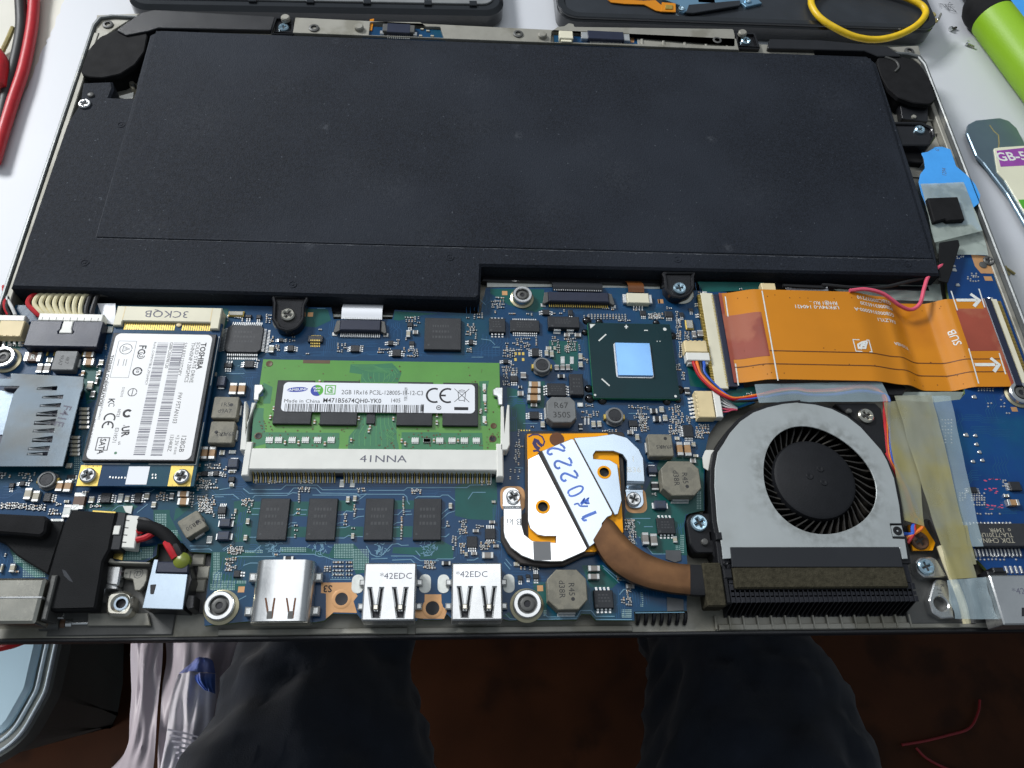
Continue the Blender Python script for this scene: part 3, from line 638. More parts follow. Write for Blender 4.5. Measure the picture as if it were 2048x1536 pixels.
for i, a in enumerate([('C', 860, 700, 2000, 745, 5), ('C', 540, 690, 880, 745, 4), ('C', 660, 560, 760, 740, 4), ('C', 1060, 400, 1180, 740, 7), ('C', 1180, 590, 1560, 640, 4), ('C', 1540, 430, 1740, 600, 6), ('C', 230, 830, 520, 900, 5), ('C', 400, 900, 470, 1090, 4),
  ('E', 380, 200, 580, 380, 6), ('E', 480, 540, 720, 760, 8), ('E', 360, 690, 690, 770, 5), ('E', 700, 1080, 900, 1180, 6), ('E', 720, 1180, 830, 1380, 6), ('E', 1180, 350, 1430, 395, 4), ('E', 1050, 170, 1090, 330, 3), ('E', 1390, 550, 1430, 1000, 3),
  ('G', 620, 480, 720, 1000, 6), ('G', 400, 300, 560, 345, 4), ('G', 640, 100, 840, 330, 6), ('G', 690, 1060, 770, 1290, 5), ('G', 900, 1270, 1000, 1340, 4), ('G', 840, 200, 900, 1000, 3),
  ('D', 270, 280, 460, 430, 7), ('D', 280, 500, 370, 780, 5), ('D', 400, 240, 1160, 300, 5), ('D', 1000, 260, 2000, 330, 5), ('D', 400, 800, 560, 870, 4), ('D', 1030, 900, 1120, 1130, 4), ('D', 1440, 900, 1900, 960, 5), ('F', 0, 300, 300, 400, 5),
  ('F', 300, 620, 400, 940, 5), ('F', 640, 420, 700, 940, 4), ('F', 760, 1000, 1080, 1130, 5), ('F', 1080, 960, 1280, 1020, 3), ('F', 1660, 1180, 1750, 1440, 5), ('F', 1450, 1180, 1480, 1420, 2), ('H', 380, 950, 560, 1250, 7), ('H', 240, 1060, 420, 1340, 8), ('H', 640, 620, 700, 720, 3),
  ('B', 0, 300, 200, 420, 5), ('B', 640, 500, 900, 540, 3), ('B', 1620, 330, 1980, 480, 7), ('B', 0, 760, 120, 1080, 4), ('B', 1100, 300, 1500, 360, 4), ('B', 820, 360, 1100, 520, 6), ('B', 1820, 900, 2040, 1180, 7), ('A', 660, 1000, 830, 1060, 3), ('A', 560, 1300, 720, 1530, 5), ('A', 880, 450, 960, 760, 3)]):
    bus(b, *a, seed=i)
b.build('faint_tracks', 'trace_lo', mb, kind='stuff')
b = MB()
LN = [('D', l) for l in [
  [(560, 268), (730, 268), (750, 252), (960, 252)], [(440, 338), (690, 338), (735, 300), (1000, 300), (1045, 340), (1340, 340), (1420, 350)], [(370, 330), (420, 370), (760, 370), (800, 325), (990, 325), (1030, 368), (1330, 372), (1360, 385), (1420, 375)],
  [(450, 410), (470, 388), (740, 388), (790, 365), (830, 368)], [(960, 385), (1340, 385), (1370, 400)], [(1320, 450), (1420, 378), (1740, 378), (1765, 400), (1770, 440), (1790, 465)], [(1440, 345), (1740, 345), (1770, 322), (2040, 322)],
  [(1830, 420), (1860, 398), (2040, 398)], [(450, 500), (515, 500)], [(440, 550), (500, 550)], [(765, 555), (800, 555), (845, 512), (915, 512)], [(850, 550), (905, 550)], [(1165, 552), (1215, 552), (1250, 520), (1300, 525), (1330, 505), (1400, 505)], [(1310, 590), (1350, 570), (1400, 565)],
  [(1650, 552), (1690, 552), (1735, 510)], [(1740, 555), (1810, 548)], [(1740, 525), (1800, 522)], [(755, 640), (775, 622), (825, 620)], [(750, 665), (775, 650), (820, 648)], [(1165, 635), (1190, 622), (1240, 622)], [(1165, 665), (1240, 662), (1280, 645)], [(1650, 640), (1680, 620), (1720, 618)], [(1650, 665), (1700, 660)],
  [(420, 745), (480, 745)], [(740, 745), (810, 745)], [(1150, 752), (1230, 752), (1270, 728), (1300, 735)], [(1320, 740), (1390, 740)], [(1640, 745), (1660, 760), (1710, 760)], [(380, 865), (460, 865), (520, 815)], [(310, 910), (640, 910), (690, 888), (970, 890), (1020, 910), (1060, 910), (1140, 940), (1310, 940)],
  [(1420, 820), (1460, 890), (1510, 912), (1545, 905), (1640, 805), (1690, 800), (1720, 815), (1780, 812)], [(1630, 905), (1820, 905), (1880, 945), (2040, 945)], [(1640, 940), (1800, 935), (1850, 985), (1900, 990)], [(1460, 930), (1600, 925)], [(370, 985), (430, 965), (500, 965)], [(1110, 1105), (1290, 1105)],
  [(330, 1280), (395, 1245)], [(915, 830), (940, 810)], [(1840, 860), (1880, 905)], [(1910, 905), (1960, 900), (2000, 860)]]]
LN += [('F', l) for l in [[(0, 322), (400, 322), (430, 300), (580, 298)], [(410, 420), (450, 362), (560, 362)], [(0, 400), (170, 400), (190, 385), (240, 385), (300, 435)], [(175, 600), (240, 540), (300, 520)], [(180, 550), (240, 500)], [(170, 740), (220, 740), (250, 715)], [(170, 665), (210, 665), (245, 635)],
  [(0, 945), (130, 945), (150, 930), (280, 930), (300, 915)], [(1560, 990), (1720, 1110), (1780, 1110)], [(1570, 1010), (1700, 1135)], [(1060, 1400), (1090, 1425), (1340, 1425), (1370, 1370), (1460, 1370), (1500, 1420), (1660, 1420)], [(730, 1400), (770, 1440), (830, 1445)], [(1000, 1445), (1340, 1440)], [(1500, 1448), (1810, 1448)],
  [(320, 700), (345, 670)], [(320, 760), (350, 730)], [(640, 770), (690, 790)], [(400, 940), (460, 940), (500, 920)], [(810, 150), (880, 155)], [(720, 960), (770, 1020)], [(730, 930), (780, 990)], [(1700, 1235), (1740, 1190), (1770, 1195)]]]
LN += [('H', l) for l in [[(220, 585), (430, 585)], [(375, 655), (450, 655)], [(400, 830), (450, 888), (560, 888)], [(410, 110), (460, 110)], [(500, 85), (570, 88)], [(20, 985), (170, 1110), (215, 1115)], [(30, 1010), (165, 1135)], [(165, 1235), (200, 1190), (240, 1195)], [(0, 1420), (125, 1420)], [(300, 1390), (720, 1385)]]]
LN += [('B', l) for l in [[(960, 520), (1010, 480), (1060, 475)], [(1170, 535), (1260, 465)], [(1220, 355), (1290, 355), (1320, 335)], [(1420, 345), (1560, 348)], [(1640, 480), (1700, 440)], [(1820, 400), (1910, 400)], [(1820, 385), (1990, 380), (2040, 420)], [(1870, 340), (1990, 320)], [(1630, 850), (1790, 845), (1810, 860)], [(1620, 820), (1780, 820)], [(1160, 870), (1190, 840), (1210, 870)], [(1620, 600), (1640, 620)], [(1900, 850), (1990, 790)], [(1910, 860), (2000, 800)]]]
LN += [('E', l) for l in [[(440, 745), (540, 745)], [(620, 660), (680, 660)], [(1780, 1225), (1850, 1225)], [(880, 1310), (1000, 1310)], [(520, 590), (600, 600), (640, 640)], [(760, 1080), (900, 1080)], [(480, 240), (520, 260), (560, 300)]]]
LN += [('C', l) for l in [[(220, 885), (380, 885)], [(320, 820), (340, 820)], [(1000, 330), (1070, 330)]]]
for i, (r, l) in enumerate(LN): b.strip(ws(r, l), .20, .05 + i * .0006)
random.seed(3)
for cx, cy in ((620, 835), (1030, 835), (1530, 835), (1940, 835)):     # fan-out squiggles under the memory chips
    for k in range(26):
        x, y = cx + random.gauss(0, 32), cy + random.gauss(0, 30); p = [(x, y)]
        a = random.choice((0, .8, 1.57, 2.3)) + random.uniform(-.2, .2)
        for j in range(2):
            x += math.cos(a) * random.uniform(8, 26); y += math.sin(a) * random.uniform(8, 26); p.append((x, y)); a += random.choice((-.8, .8))
        b.strip(ws('D', p), .16, .085 + k * .0008)
for k in range(18):
    x, y = random.uniform(240, 330), random.uniform(600, 800); b.strip(ws('H', [(x, y), (x + random.uniform(8, 22), y + random.uniform(-14, 14)), (x + random.uniform(10, 30), y + random.uniform(4, 24))]), .16, .085 + k * .0008)
b.build('tracks', 'trace', mb, kind='stuff')
b = MB()
def dots(B, r, x0, y0, x1, y1, px, py, s=.22, z=.03, ok=None, mi=0):
    y = y0
    while y <= y1:
        x = x0 + (px / 2 if int((y - y0) / py + .01) % 2 and ok == 'stag' else 0)
        while x <= x1:
            X, Y = w(r, x, y); B.sheet([(X - s/2, Y - s/2), (X + s/2, Y - s/2), (X + s/2, Y + s/2), (X - s/2, Y + s/2)], z, mi); x += px
        y += py
for a in [('D', 1150, 805, 1310, 930, 14, 14), ('D', 1310, 850, 1440, 1030, 14, 14), ('D', 690, 835, 900, 875, 14, 14), ('D', 120, 880, 165, 1130, 14, 14), ('D', 110, 1120, 390, 1140, 14, 14), ('D', 95, 1150, 300, 1200, 14, 14), ('D', 390, 860, 530, 885, 14, 14),
  ('B', 1330, 550, 1420, 690, 14, 14), ('B', 1440, 690, 1520, 780, 14, 14), ('B', 1200, 835, 1300, 920, 14, 14), ('B', 1060, 860, 1200, 940, 14, 14), ('B', 120, 900, 240, 960, 14, 14), ('B', 200, 960, 380, 1080, 15, 15), ('B', 1820, 1050, 1900, 1180, 14, 14), ('F', 1735, 1365, 1800, 1430, 15, 15), ('H', 190, 1365, 265, 1430, 15, 15),
  ('H', 830, 360, 870, 500, 14, 14), ('H', 690, 730, 712, 880, 11, 16), ('H', 650, 820, 690, 890, 14, 14), ('H', 350, 1220, 375, 1340, 14, 16), ('D', 1130, 1030, 1290, 1090, 24, 20), ('F', 1060, 1370, 1080, 1420, 14, 14), ('B', 640, 60, 700, 280, 16, 18), ('A', 900, 650, 930, 730, 16, 18)]: dots(b, *a)
b.build('via_dots', 'via', mb, kind='stuff')
b = MB()
for r, x0, y0, x1, y1 in (('C', 920, 362, 965, 398), ('E', 700, 180, 745, 215), ('G', 500, 250, 540, 285), ('D', 325, 1165, 380, 1215), ('F', 1000, 1155, 1050, 1205), ('E', 2030, 250, 2048, 285)):
    X0, X1, Y0, Y1 = rect(r, x0, y0, x1, y1); b = MB(); b.box(X0, X1, Y0, Y1, 0, .04); b.build('copper_pad', 'copper', mb)
for r, pts, h, hr in (('D', [(1035, 1132), (1300, 1130), (1315, 1200), (1345, 1245), (1310, 1290), (1340, 1390), (1140, 1385), (1075, 1440), (1075, 1225), (1032, 1220)], (1208, 1272), 1.6),
                  ('F', [(40, 1232), (182, 1232), (185, 1330), (232, 1370), (205, 1440), (30, 1440), (-60, 1430), (-40, 1340), (38, 1330)], (107, 1350), 1.75)):
    c_ = w(r, *h); b = MB(); b.prism(ws(r, pts), .0, .05, holes=[circ(*c_, hr, 20)]); o = b.build('copper_land', 'copper', mb)
    b = MB(); b.lathe([(hr + .9, .06), (hr + .8, .09), (hr, .09), (hr * .9, .055), (.001, .055)], *c_, 22, mis=[0, 0, 1, 1, 1]); b.build('screw_hole', ['copper', 'ink'], o)
b = MB(); b.text('S3', *w('D', 1130, 1156), .075, 1.7, 180, bold=.02); b.build('lettering', 'ink', mb)
for r, x0, y0, x1, y1 in (('F', 685, 310, 895, 525), ('F', 1748, 325, 1932, 538)):
    X0, X1, Y0, Y1 = rect(r, x0, y0, x1, y1); b = MB(); b.prism(rr(X0, X1, Y0, Y1, 1.9), 0, .06); b.build('copper_land', 'copper', mb)
# ---- component builders
def pins(B, X0, X1, Y0, Y1, side, n, L=.9, h=.45, pw=None, mi=0, m0=.08):
    for k in range(n):
        t = m0 + (1 - 2 * m0) * (k + .5) / n
        if side in 'tb':
            x = X0 + (X1 - X0) * t; d = (pw or (X1 - X0) / n * .45) / 2; y, y2 = (Y1, Y1 + L) if side == 't' else (Y0, Y0 - L)
            s_ = 1 if side == 't' else -1
            B.add([(x-d, y, h), (x+d, y, h), (x+d, y + s_*L*.4, h*.9), (x-d, y + s_*L*.4, h*.9), (x+d, y + s_*L*.6, .12), (x-d, y + s_*L*.6, .12), (x+d, y2, .12), (x-d, y2, .12), (x+d, y2, 0), (x-d, y2, 0)],
                  [(0, 1, 2, 3), (3, 2, 4, 5), (5, 4, 6, 7), (7, 6, 8, 9)] if s_ > 0 else [(3, 2, 1, 0), (5, 4, 2, 3), (7, 6, 4, 5), (9, 8, 6, 7)], mi)
        else:
            y = Y0 + (Y1 - Y0) * t; d = (pw or (Y1 - Y0) / n * .45) / 2; x, s_ = (X1, 1) if side == 'r' else (X0, -1); x2 = x + s_*L
            B.add([(x, y-d, h), (x, y+d, h), (x + s_*L*.4, y+d, h*.9), (x + s_*L*.4, y-d, h*.9), (x + s_*L*.6, y+d, .12), (x + s_*L*.6, y-d, .12), (x2, y+d, .12), (x2, y-d, .12), (x2, y+d, 0), (x2, y-d, 0)],
                  [(3, 2, 1, 0), (5, 4, 2, 3), (7, 6, 4, 5), (9, 8, 6, 7)] if s_ > 0 else [(0, 1, 2, 3), (3, 2, 4, 5), (5, 4, 6, 7), (7, 6, 8, 9)], mi)
def chip(r, x0, y0, x1, y1, h=1.0, pn='', n=4, m='chip', name='chip', L=1.0, cut=0., mark=True, par=None, dot=True):
    X0, X1, Y0, Y1 = rect(r, x0, y0, x1, y1, h); occ(X0 - .6, X1 + .6, Y0 - .6, Y1 + .6)
    b = MB(); p = rr(X0, X1, Y0, Y1)
    if cut: p = [(X0 + cut, Y0), (X1 - cut, Y0), (X1, Y0 + cut), (X1, Y1 - cut), (X1 - cut, Y1), (X0 + cut, Y1), (X0, Y1 - cut), (X0, Y0 + cut)]
    b.prism(p, .08, h, 0, min(.18, h * .2))
    W_ = X1 - X0; H_ = Y1 - Y0
    if mark and W_ > 3 and H_ > 3:
        rg = random.Random(int(x0 * 7 + y0)); z = h + .01
        for k in range(3):
            y = Y1 - H_ * (.3 + .17 * k); x = X0 + W_ * .22
            while x < X1 - W_ * rg.uniform(.2, .4):
                l = rg.uniform(.3, .7); b.box(x, x + l, y, y + H_ * .07, h - .02, z, 1, bottom=False); x += l + .35
        if dot: b.lathe([(.32, h - .02), (.32, z), (.001, z)], X0 + W_ * .12, Y0 + H_ * .14, 10, 1)
    o = b.build(name, [m, 'chip_mark'], par or mb)
    if pn:
        q = MB()
        for s_ in pn: pins(q, X0, X1, Y0, Y1, s_, n, L, h * .5)
        q.build('pins', 'tin', o, kind='stuff')
    return o, (X0, X1, Y0, Y1)
CAPM = {'c': 'capbody', 'g': 'capgrey', 'p': 'cappale', 'r': 'resist', 't': 'tant', 'w': 'silk'}
def capmesh(B, X0, X1, Y0, Y1, h, e=.24, z=0., mb_=0, me_=1, ch_=.08):
    if X1 - X0 >= Y1 - Y0:
        d = (X1 - X0) * e; B.box(X0 + d * .9, X1 - d * .9, Y0 + .04, Y1 - .04, z, z + h - .04, mb_, ch_, bottom=False)
        B.box(X0, X0 + d, Y0, Y1, z, z + h, me_, ch_, bottom=False); B.box(X1 - d, X1, Y0, Y1, z, z + h, me_, ch_, bottom=False)
    else:
        d = (Y1 - Y0) * e; B.box(X0 + .04, X1 - .04, Y0 + d * .9, Y1 - d * .9, z, z + h - .04, mb_, ch_, bottom=False)
        B.box(X0, X1, Y0, Y0 + d, z, z + h, me_, ch_, bottom=False); B.box(X0, X1, Y1 - d, Y1, z, z + h, me_, ch_, bottom=False)
def cap(r, x0, y0, x1, y1, k='p', h=.8, name=None, par=None):
    X0, X1, Y0, Y1 = rect(r, x0, y0, x1, y1, h); occ(X0 - .2, X1 + .2, Y0 - .2, Y1 + .2)
    b = MB(); capmesh(b, X0, X1, Y0, Y1, h)
    return b.build(name or ('resistor' if k == 'r' else 'capacitor'), [CAPM[k], 'solder'], par or mb)
def tantal(r, x0, y0, x1, y1, h=1.7, vert=True):
    X0, X1, Y0, Y1 = rect(r, x0, y0, x1, y1, h); occ(X0 - .4, X1 + .4, Y0 - .4, Y1 + .4)
    b = MB(); b.box(X0, X1, Y0, Y1, .2, h, ch=.25); o = b.build('tantalum_capacitor', 'tant', mb)
    b = MB()
    if vert: b.box(X0 + .4, X1 - .4, Y0 - .5, Y0 - .01, 0, .6); b.box(X0 + .4, X1 - .4, Y1 + .01, Y1 + .5, 0, .6)
    else: b.box(X0 - .5, X0 - .01, Y0 + .4, Y1 - .4, 0, .6); b.box(X1 + .01, X1 + .5, Y0 + .4, Y1 - .4, 0, .6)
    b.build('terminals', 'tin', o)
    b = MB(); xm = (X0 + X1) / 2; ym = (Y0 + Y1) / 2; b.text('NEC', xm, ym + .15, h + .01, .6, 0, align='c'); b.text('VM5', xm, ym - .95, h + .01, .6, 0, align='c'); b.build('lettering', 'chip_mark', o)
def inductor(r, x0, y0, x1, y1, h, lines, rot=0, cut=0., term='b', m='ferrite', size=1.5, turn=0., mark='mark_dark', dot=None):
    X0, X1, Y0, Y1 = rect(r, x0, y0, x1, y1, h); occ(X0 - .7, X1 + .7, Y0 - .9, Y1 + .7); xm, ym = (X0 + X1) / 2, (Y0 + Y1) / 2
    R0 = (xm, ym, turn) if turn else None
    b = MB(); b.rot = R0
    p = rr(X0, X1, Y0, Y1, .5, 3) if not cut else [(X0 + cut, Y0), (X1 - cut, Y0), (X1, Y0 + cut), (X1, Y1 - cut), (X1 - cut, Y1), (X0 + cut, Y1), (X0, Y1 - cut), (X0, Y0 + cut)]
    b.prism(p, .25, h, 0, .22); o = b.build('inductor', m, mb)
    b = MB(); b.rot = R0
    W_ = (X1 - X0) * .22
    if 'b' in term: b.box(xm - W_, xm + W_, Y0 - .55, Y0 - .01, 0, h * .35, ch=.1)
    if 't' in term: b.box(xm - W_, xm + W_, Y1 + .01, Y1 + .55, 0, h * .35, ch=.1)
    if 'l' in term: b.box(X0 - .5, X0 - .01, ym - W_, ym + W_, 0, h * .4, ch=.1)
    if 'r' in term: b.box(X1 + .01, X1 + .5, ym - W_, ym + W_, 0, h * .4, ch=.1)
    b.build('terminals', 'solder', o)
    b = MB(); b.rot = R0; n = len(lines)
    for i, t in enumerate(lines):
        d = (n / 2 - i - .85) * size * 1.65
        if rot == 0: b.text(t, xm, ym + d, h + .012, size, 0, align='c')
        else: b.text(t, xm + d * (1 if rot < 0 else -1), ym, h + .012, size, rot, align='c')
    if dot: b.lathe([(.5, h - .01), (.5, h + .012), (.001, h + .012)], xm + dot[0] * (X1 - X0), ym + dot[1] * (Y1 - Y0), 14)
    b.build('lettering', mark, o)
def coil(r, cx, cy, rad, h, t, rot=0):
    x, y = w(r, cx, cy, h); k = .2344 / 7.0; R0 = rad * k; occ(x - R0, x + R0, y - R0, y + R0)
    b = MB(); b.prism(rnd(circ(x, y, R0 * 1.05, 8), R0 * .2), .1, .7, 0, .15)
    b.lathe([(R0 * .9, .7), (R0 * .9, h - .15), (R0 * .84, h), (R0 * .70, h), (R0 * .67, h - .25), (R0 * .66, h - .3)], x, y, 32); o = b.build('coil', 'ferrite_blue', mb)
    b = MB(); b.lathe([(R0 * .65, .6), (R0 * .65, h - .2), (R0 * .6, h - .08), (.001, h - .08)], x, y, 28); b.build('core', 'chip_soft', o)
    b = MB(); b.text(t, x, y - .55, h - .05, 1.1, rot, align='c'); b.build('lettering', 'ink', o)
    b = MB(); b.cbox(x - R0 * .95, y, .8, 1.6, 0, h * .6, ch=.2); b.cbox(x + R0 * .95, y, .8, 1.6, 0, h * .6, ch=.2); b.build('terminals', 'gold', o)
# ---- chips
for a in [('C', 1285, 640, 1360, 695, .8, 'lr', 3), ('C', 1640, 675, 1715, 735, .8, 'lr', 3), ('C', 745, 640, 800, 690, .8, 'lr', 3), ('C', 1605, 600, 1650, 640, .7, 'lr', 2), ('C', 1770, 445, 1815, 482, .7, 'b', 2), ('C', 1785, 605, 1830, 640, .7, 'b', 3), ('C', 205, 790, 275, 830, .9, 'bt', 3), ('C', 375, 770, 460, 830, .8, 'lr', 3),
  ('C', 670, 580, 710, 610, .6, 'lr', 2), ('C', 385, 380, 440, 405, .7, 'b', 2), ('C', 480, 380, 520, 415, .7, 'b', 2), ('E', 590, 410, 730, 530, 1.5, 'tb', 4), ('E', 770, 425, 1020, 525, 1.1, 'tb', 13), ('E', 1095, 395, 1360, 490, 2.2, 'b', 2), ('E', 1045, 335, 1105, 380, .8, 'lr', 2), ('E', 1265, 340, 1305, 385, .8, 'b', 2),
  ('E', 955, 665, 1015, 735, .9, 'lr', 4), ('E', 770, 900, 835, 950, .8, 'tb', 4), ('E', 710, 760, 755, 795, .7, 'lr', 2), ('E', 415, 590, 455, 635, .7, 'lr', 2), ('E', 1085, 965, 1245, 1072, 1.0, 'lr', 4), ('E', 1280, 885, 1395, 1065, 2.0, '', 0), ('E', 935, 1205, 1015, 1270, .9, 'lr', 4), ('E', 1880, 345, 1930, 385, .7, 'b', 3),
  ('G', 555, 350, 620, 400, .8, 'b', 4), ('G', 845, 360, 885, 405, .8, 'lr', 2), ('G', 840, 270, 880, 310, .7, 'lr', 2), ('G', 680, 360, 715, 395, .6, 'b', 2), ('G', 760, 325, 795, 350, .6, 'b', 2), ('G', 250, 1280, 322, 1335, .9, 'b', 4), ('G', 710, 1320, 795, 1425, .8, 'lb', 6), ('H', 490, 578, 640, 715, 1.2, 'tb', 4),
  ('F', 1485, 1195, 1650, 1350, 1.2, 'tb', 4), ('F', 400, 735, 490, 830, .7, 'b', 4), ('F', 555, 668, 645, 760, .7, 'bt', 4), ('F', 965, 1055, 1015, 1100, .7, 'tb', 3), ('F', 835, 1070, 875, 1110, .7, 'b', 2), ('F', 905, 1060, 940, 1090, .6, 'b', 2), ('D', 285, 1025, 342, 1085, .8, 'r', 2), ('D', 150, 480, 222, 545, .9, 'tb', 4),
  ('D', 10, 180, 65, 220, .7, 'lr', 3), ('D', 110, 175, 160, 220, .7, 'lr', 3), ('D', 240, 225, 295, 270, .9, 'b', 1), ('B', 370, 365, 435, 440, .9, 'r', 4), ('B', 855, 365, 945, 450, 1.1, 'lr', 4), ('B', 1145, 365, 1205, 450, .8, 'lr', 4), ('B', 75, 280, 120, 320, .7, 'b', 2), ('B', 165, 265, 210, 305, .7, 'lr', 2), ('B', 570, 210, 640, 240, .7, 'b', 2)]: chip(*a)
o, (X0, X1, Y0, Y1) = chip('C', 218, 468, 532, 702, 1.4, 'tblr', 16, cut=1.0, name='controller_chip', L=1.7)
chip('E', 38, 408, 352, 680, 1.3, '', 0, 'chip_soft', 'controller_chip')
for x0, x1 in ((500, 752), (915, 1165), (1405, 1650), (1822, 2060)): chip('D', x0, 412, x1, 768, 1.1, '', 0, 'chip_soft', 'memory_chip')
# ---- capacitors and resistors large enough to pick apart
for a in [('A', 710, 610, 800, 655, 'c', 1.4), ('A', 710, 668, 800, 725, 'c', 1.4), ('A', 310, 712, 360, 790, 'g', 1), ('A', 370, 712, 425, 790, 'g', 1), ('A', 395, 660, 450, 700, 'p', .7), ('A', 840, 680, 882, 725, 'p'), ('A', 690, 770, 720, 815, 'c'), ('A', 740, 862, 790, 932, 'p', 1), ('A', 770, 945, 810, 1000, 'g', .8), ('A', 810, 830, 835, 885, 'g', .7), ('A', 835, 770, 860, 810, 'p', .6), ('A', 915, 395, 960, 450, 'w', .6)] + \
  [('A', 672, y, 762, y + 27, 'p', .7) for y in (1085, 1122, 1160, 1198, 1240)] + [('A', 592, y, 682, y + 27, 'p', .7) for y in (1328, 1364, 1400, 1436, 1470)] + \
  [('C', 250, 962, 312, 1060, 'c', 1.5), ('C', 325, 962, 385, 1060, 'c', 1.5), ('C', 585, 640, 630, 702, 'p', .9), ('C', 1760, 512, 1795, 570, 'p'), ('C', 1815, 512, 1862, 545, 'g'), ('C', 110, 870, 140, 905, 'p', .6),
  ('E', 1230, 535, 1280, 567, 'g'), ('E', 1320, 535, 1375, 567, 'g'), ('E', 1065, 682, 1097, 730, 'p'), ('E', 1110, 685, 1142, 740, 'p'), ('E', 1075, 650, 1122, 680, 'p', .5), ('E', 1140, 650, 1162, 680, 'p', .5), ('E', 1150, 808, 1187, 852, 'g'), ('E', 1200, 805, 1237, 852, 'g'), ('E', 1247, 803, 1282, 852, 'g'), ('E', 1355, 710, 1388, 760, 'p'), ('E', 1355, 780, 1390, 828, 'p'),
  ('E', 860, 870, 907, 922, 'g'), ('E', 930, 950, 1030, 994, 'c', 1.9), ('E', 922, 1006, 1030, 1050, 'c', 1.9), ('E', 915, 1064, 1030, 1112, 'c', 1.9), ('E', 1175, 888, 1237, 920, 'r'), ('E', 833, 1030, 885, 1072, 'g'), ('E', 838, 985, 872, 1008, 'r', .5), ('E', 1030, 1290, 1066, 1342, 'p'), ('E', 1355, 1310, 1388, 1362, 'r', .7), ('E', 1465, 1285, 1500, 1340, 'p'), ('E', 1515, 1285, 1550, 1337, 'p'), ('E', 1345, 1130, 1392, 1166, 'w', .5), ('E', 945, 1135, 1000, 1165, 'g', .6),
  ('G', 880, 430, 907, 482, 'r'), ('G', 790, 518, 822, 572, 'g', 1.1), ('G', 835, 512, 888, 562, 'g', 1.1), ('G', 725, 1000, 767, 1055, 'r', .9), ('G', 430, 1180, 492, 1222, 'r', .9), ('G', 510, 1162, 547, 1212, 'p'), ('G', 455, 1245, 522, 1292, 'r', .9), ('G', 540, 1235, 577, 1287, 'p'), ('G', 235, 1365, 287, 1400, 'g'), ('G', 303, 1398, 337, 1450, 'p'), ('G', 660, 1465, 708, 1580, 'c', 1.7), ('G', 725, 1465, 777, 1585, 'c', 1.7), ('G', 785, 1465, 817, 1505, 'p'), ('G', 640, 1420, 680, 1450, 'p', .6),
  ('H', 365, 702, 417, 805, 'g', 1.7), ('H', 435, 712, 490, 815, 'g', 1.7), ('H', 795, 35, 842, 60, 'p'), ('H', 770, 70, 820, 110, 'g'), ('H', 625, 735, 660, 790, 'p', .6), ('H', 225, 1140, 295, 1178, 'g', 1), ('H', 440, 270, 500, 340, 'r', .9),
  ('F', 1437, 985, 1537, 1032, 'g', 1.6), ('F', 1437, 1055, 1533, 1102, 'g', 1.6), ('F', 530, 870, 627, 922, 'g', 1.3), ('F', 590, 600, 642, 627, 'g', .7), ('F', 450, 674, 502, 702, 'g', .7), ('F', 625, 805, 672, 832, 'g', .7), ('F', 435, 868, 488, 896, 'g', .7), ('F', 185, 947, 262, 982, 'r', .9), ('F', 380, 870, 408, 905, 'p', .6), ('F', 245, 450, 275, 500, 'p', .7), ('F', 612, 430, 645, 452, 'p', .5), ('F', 800, 955, 850, 990, 'p', .6),
  ('D', 390, 583, 422, 632, 'p'), ('D', 370, 723, 402, 772, 'p'), ('D', 1245, 395, 1277, 447, 'p'), ('D', 1305, 388, 1337, 437, 'p'), ('D', 1288, 708, 1317, 757, 'p'), ('D', 710, 905, 797, 942, 'r', .9), ('D', 55, 733, 103, 797, 'w', .5), ('D', 1190, 250, 1232, 318, 'w', .2), ('D', 1280, 252, 1322, 318, 'w', .2), ('D', 290, 500, 312, 540, 'p', .5), ('D', 240, 175, 300, 195, 'p', .5), ('D', 250, 285, 290, 312, 'p', .6), ('D', 165, 0, 210, 40, 'p'), ('D', 245, 0, 305, 30, 'w', .5), ('D', 10, -30, 62, 75, 'c', 1.6), ('D', 75, -30, 128, 75, 'c', 1.6),
  ('B', 475, 262, 532, 350, 'c', 1.3), ('B', 545, 255, 605, 355, 'c', 1.3), ('B', 205, 322, 266, 420, 'p', 1.2), ('B', 275, 345, 332, 440, 'p', 1.2), ('B', 535, 465, 602, 575, 'w', 1.2), ('B', 1003, 370, 1047, 450, 'w', .5), ('B', 1062, 388, 1102, 442, 'p'), ('B', 1230, 365, 1272, 422, 'p'), ('B', 1513, 350, 1612, 397, 'c', 1.5), ('B', 1513, 408, 1612, 467, 'c', 1.5), ('B', 755, 395, 802, 450, 'p'), ('B', 1445, 365, 1482, 420, 'g'), ('B', 1290, 440, 1330, 490, 'p', .6), ('B', 560, 110, 612, 150, 'p'), ('B', 640, 215, 670, 250, 'p', .6), ('B', 0, 970, 20, 1040, 'p'), ('B', 80, 970, 125, 1040, 'p', .9), ('B', 545, 425, 590, 450, 'p', .6), ('B', 430, 585, 545, 610, 'w', .4)]: cap(*a)
for r, x0, y0, x1, y1, t in (('A', 205, 615, 350, 692, 'R'), ('B', 622, 362, 722, 505, 'N')):
    o = cap(r, x0, y0, x1, y1, 'r', 1.3, 'marked_resistor'); o.data.materials[0] = M['brown_r']
    x, y = w(r, (x0 + x1) / 2 + (0 if t == 'R' else -4), (y0 + y1) / 2 + (22 if t == 'R' else 55), 1.3); b = MB(); b.text(t, x, y, 1.32, 1.5, 0 if t == 'R' else 90, align='c', bold=.02); b.build('lettering', 'silk', o)
for a in [('C', 142, 905, 217, 985), ('H', 413, 130, 492, 195), ('B', 1940, 70, 2030, 150)]: tantal(*a)
for a in [('H', 468, 428, 570, 500), ('D', 165, 580, 260, 655), ('D', 145, 690, 250, 768)]: tantal(*a, vert=False)
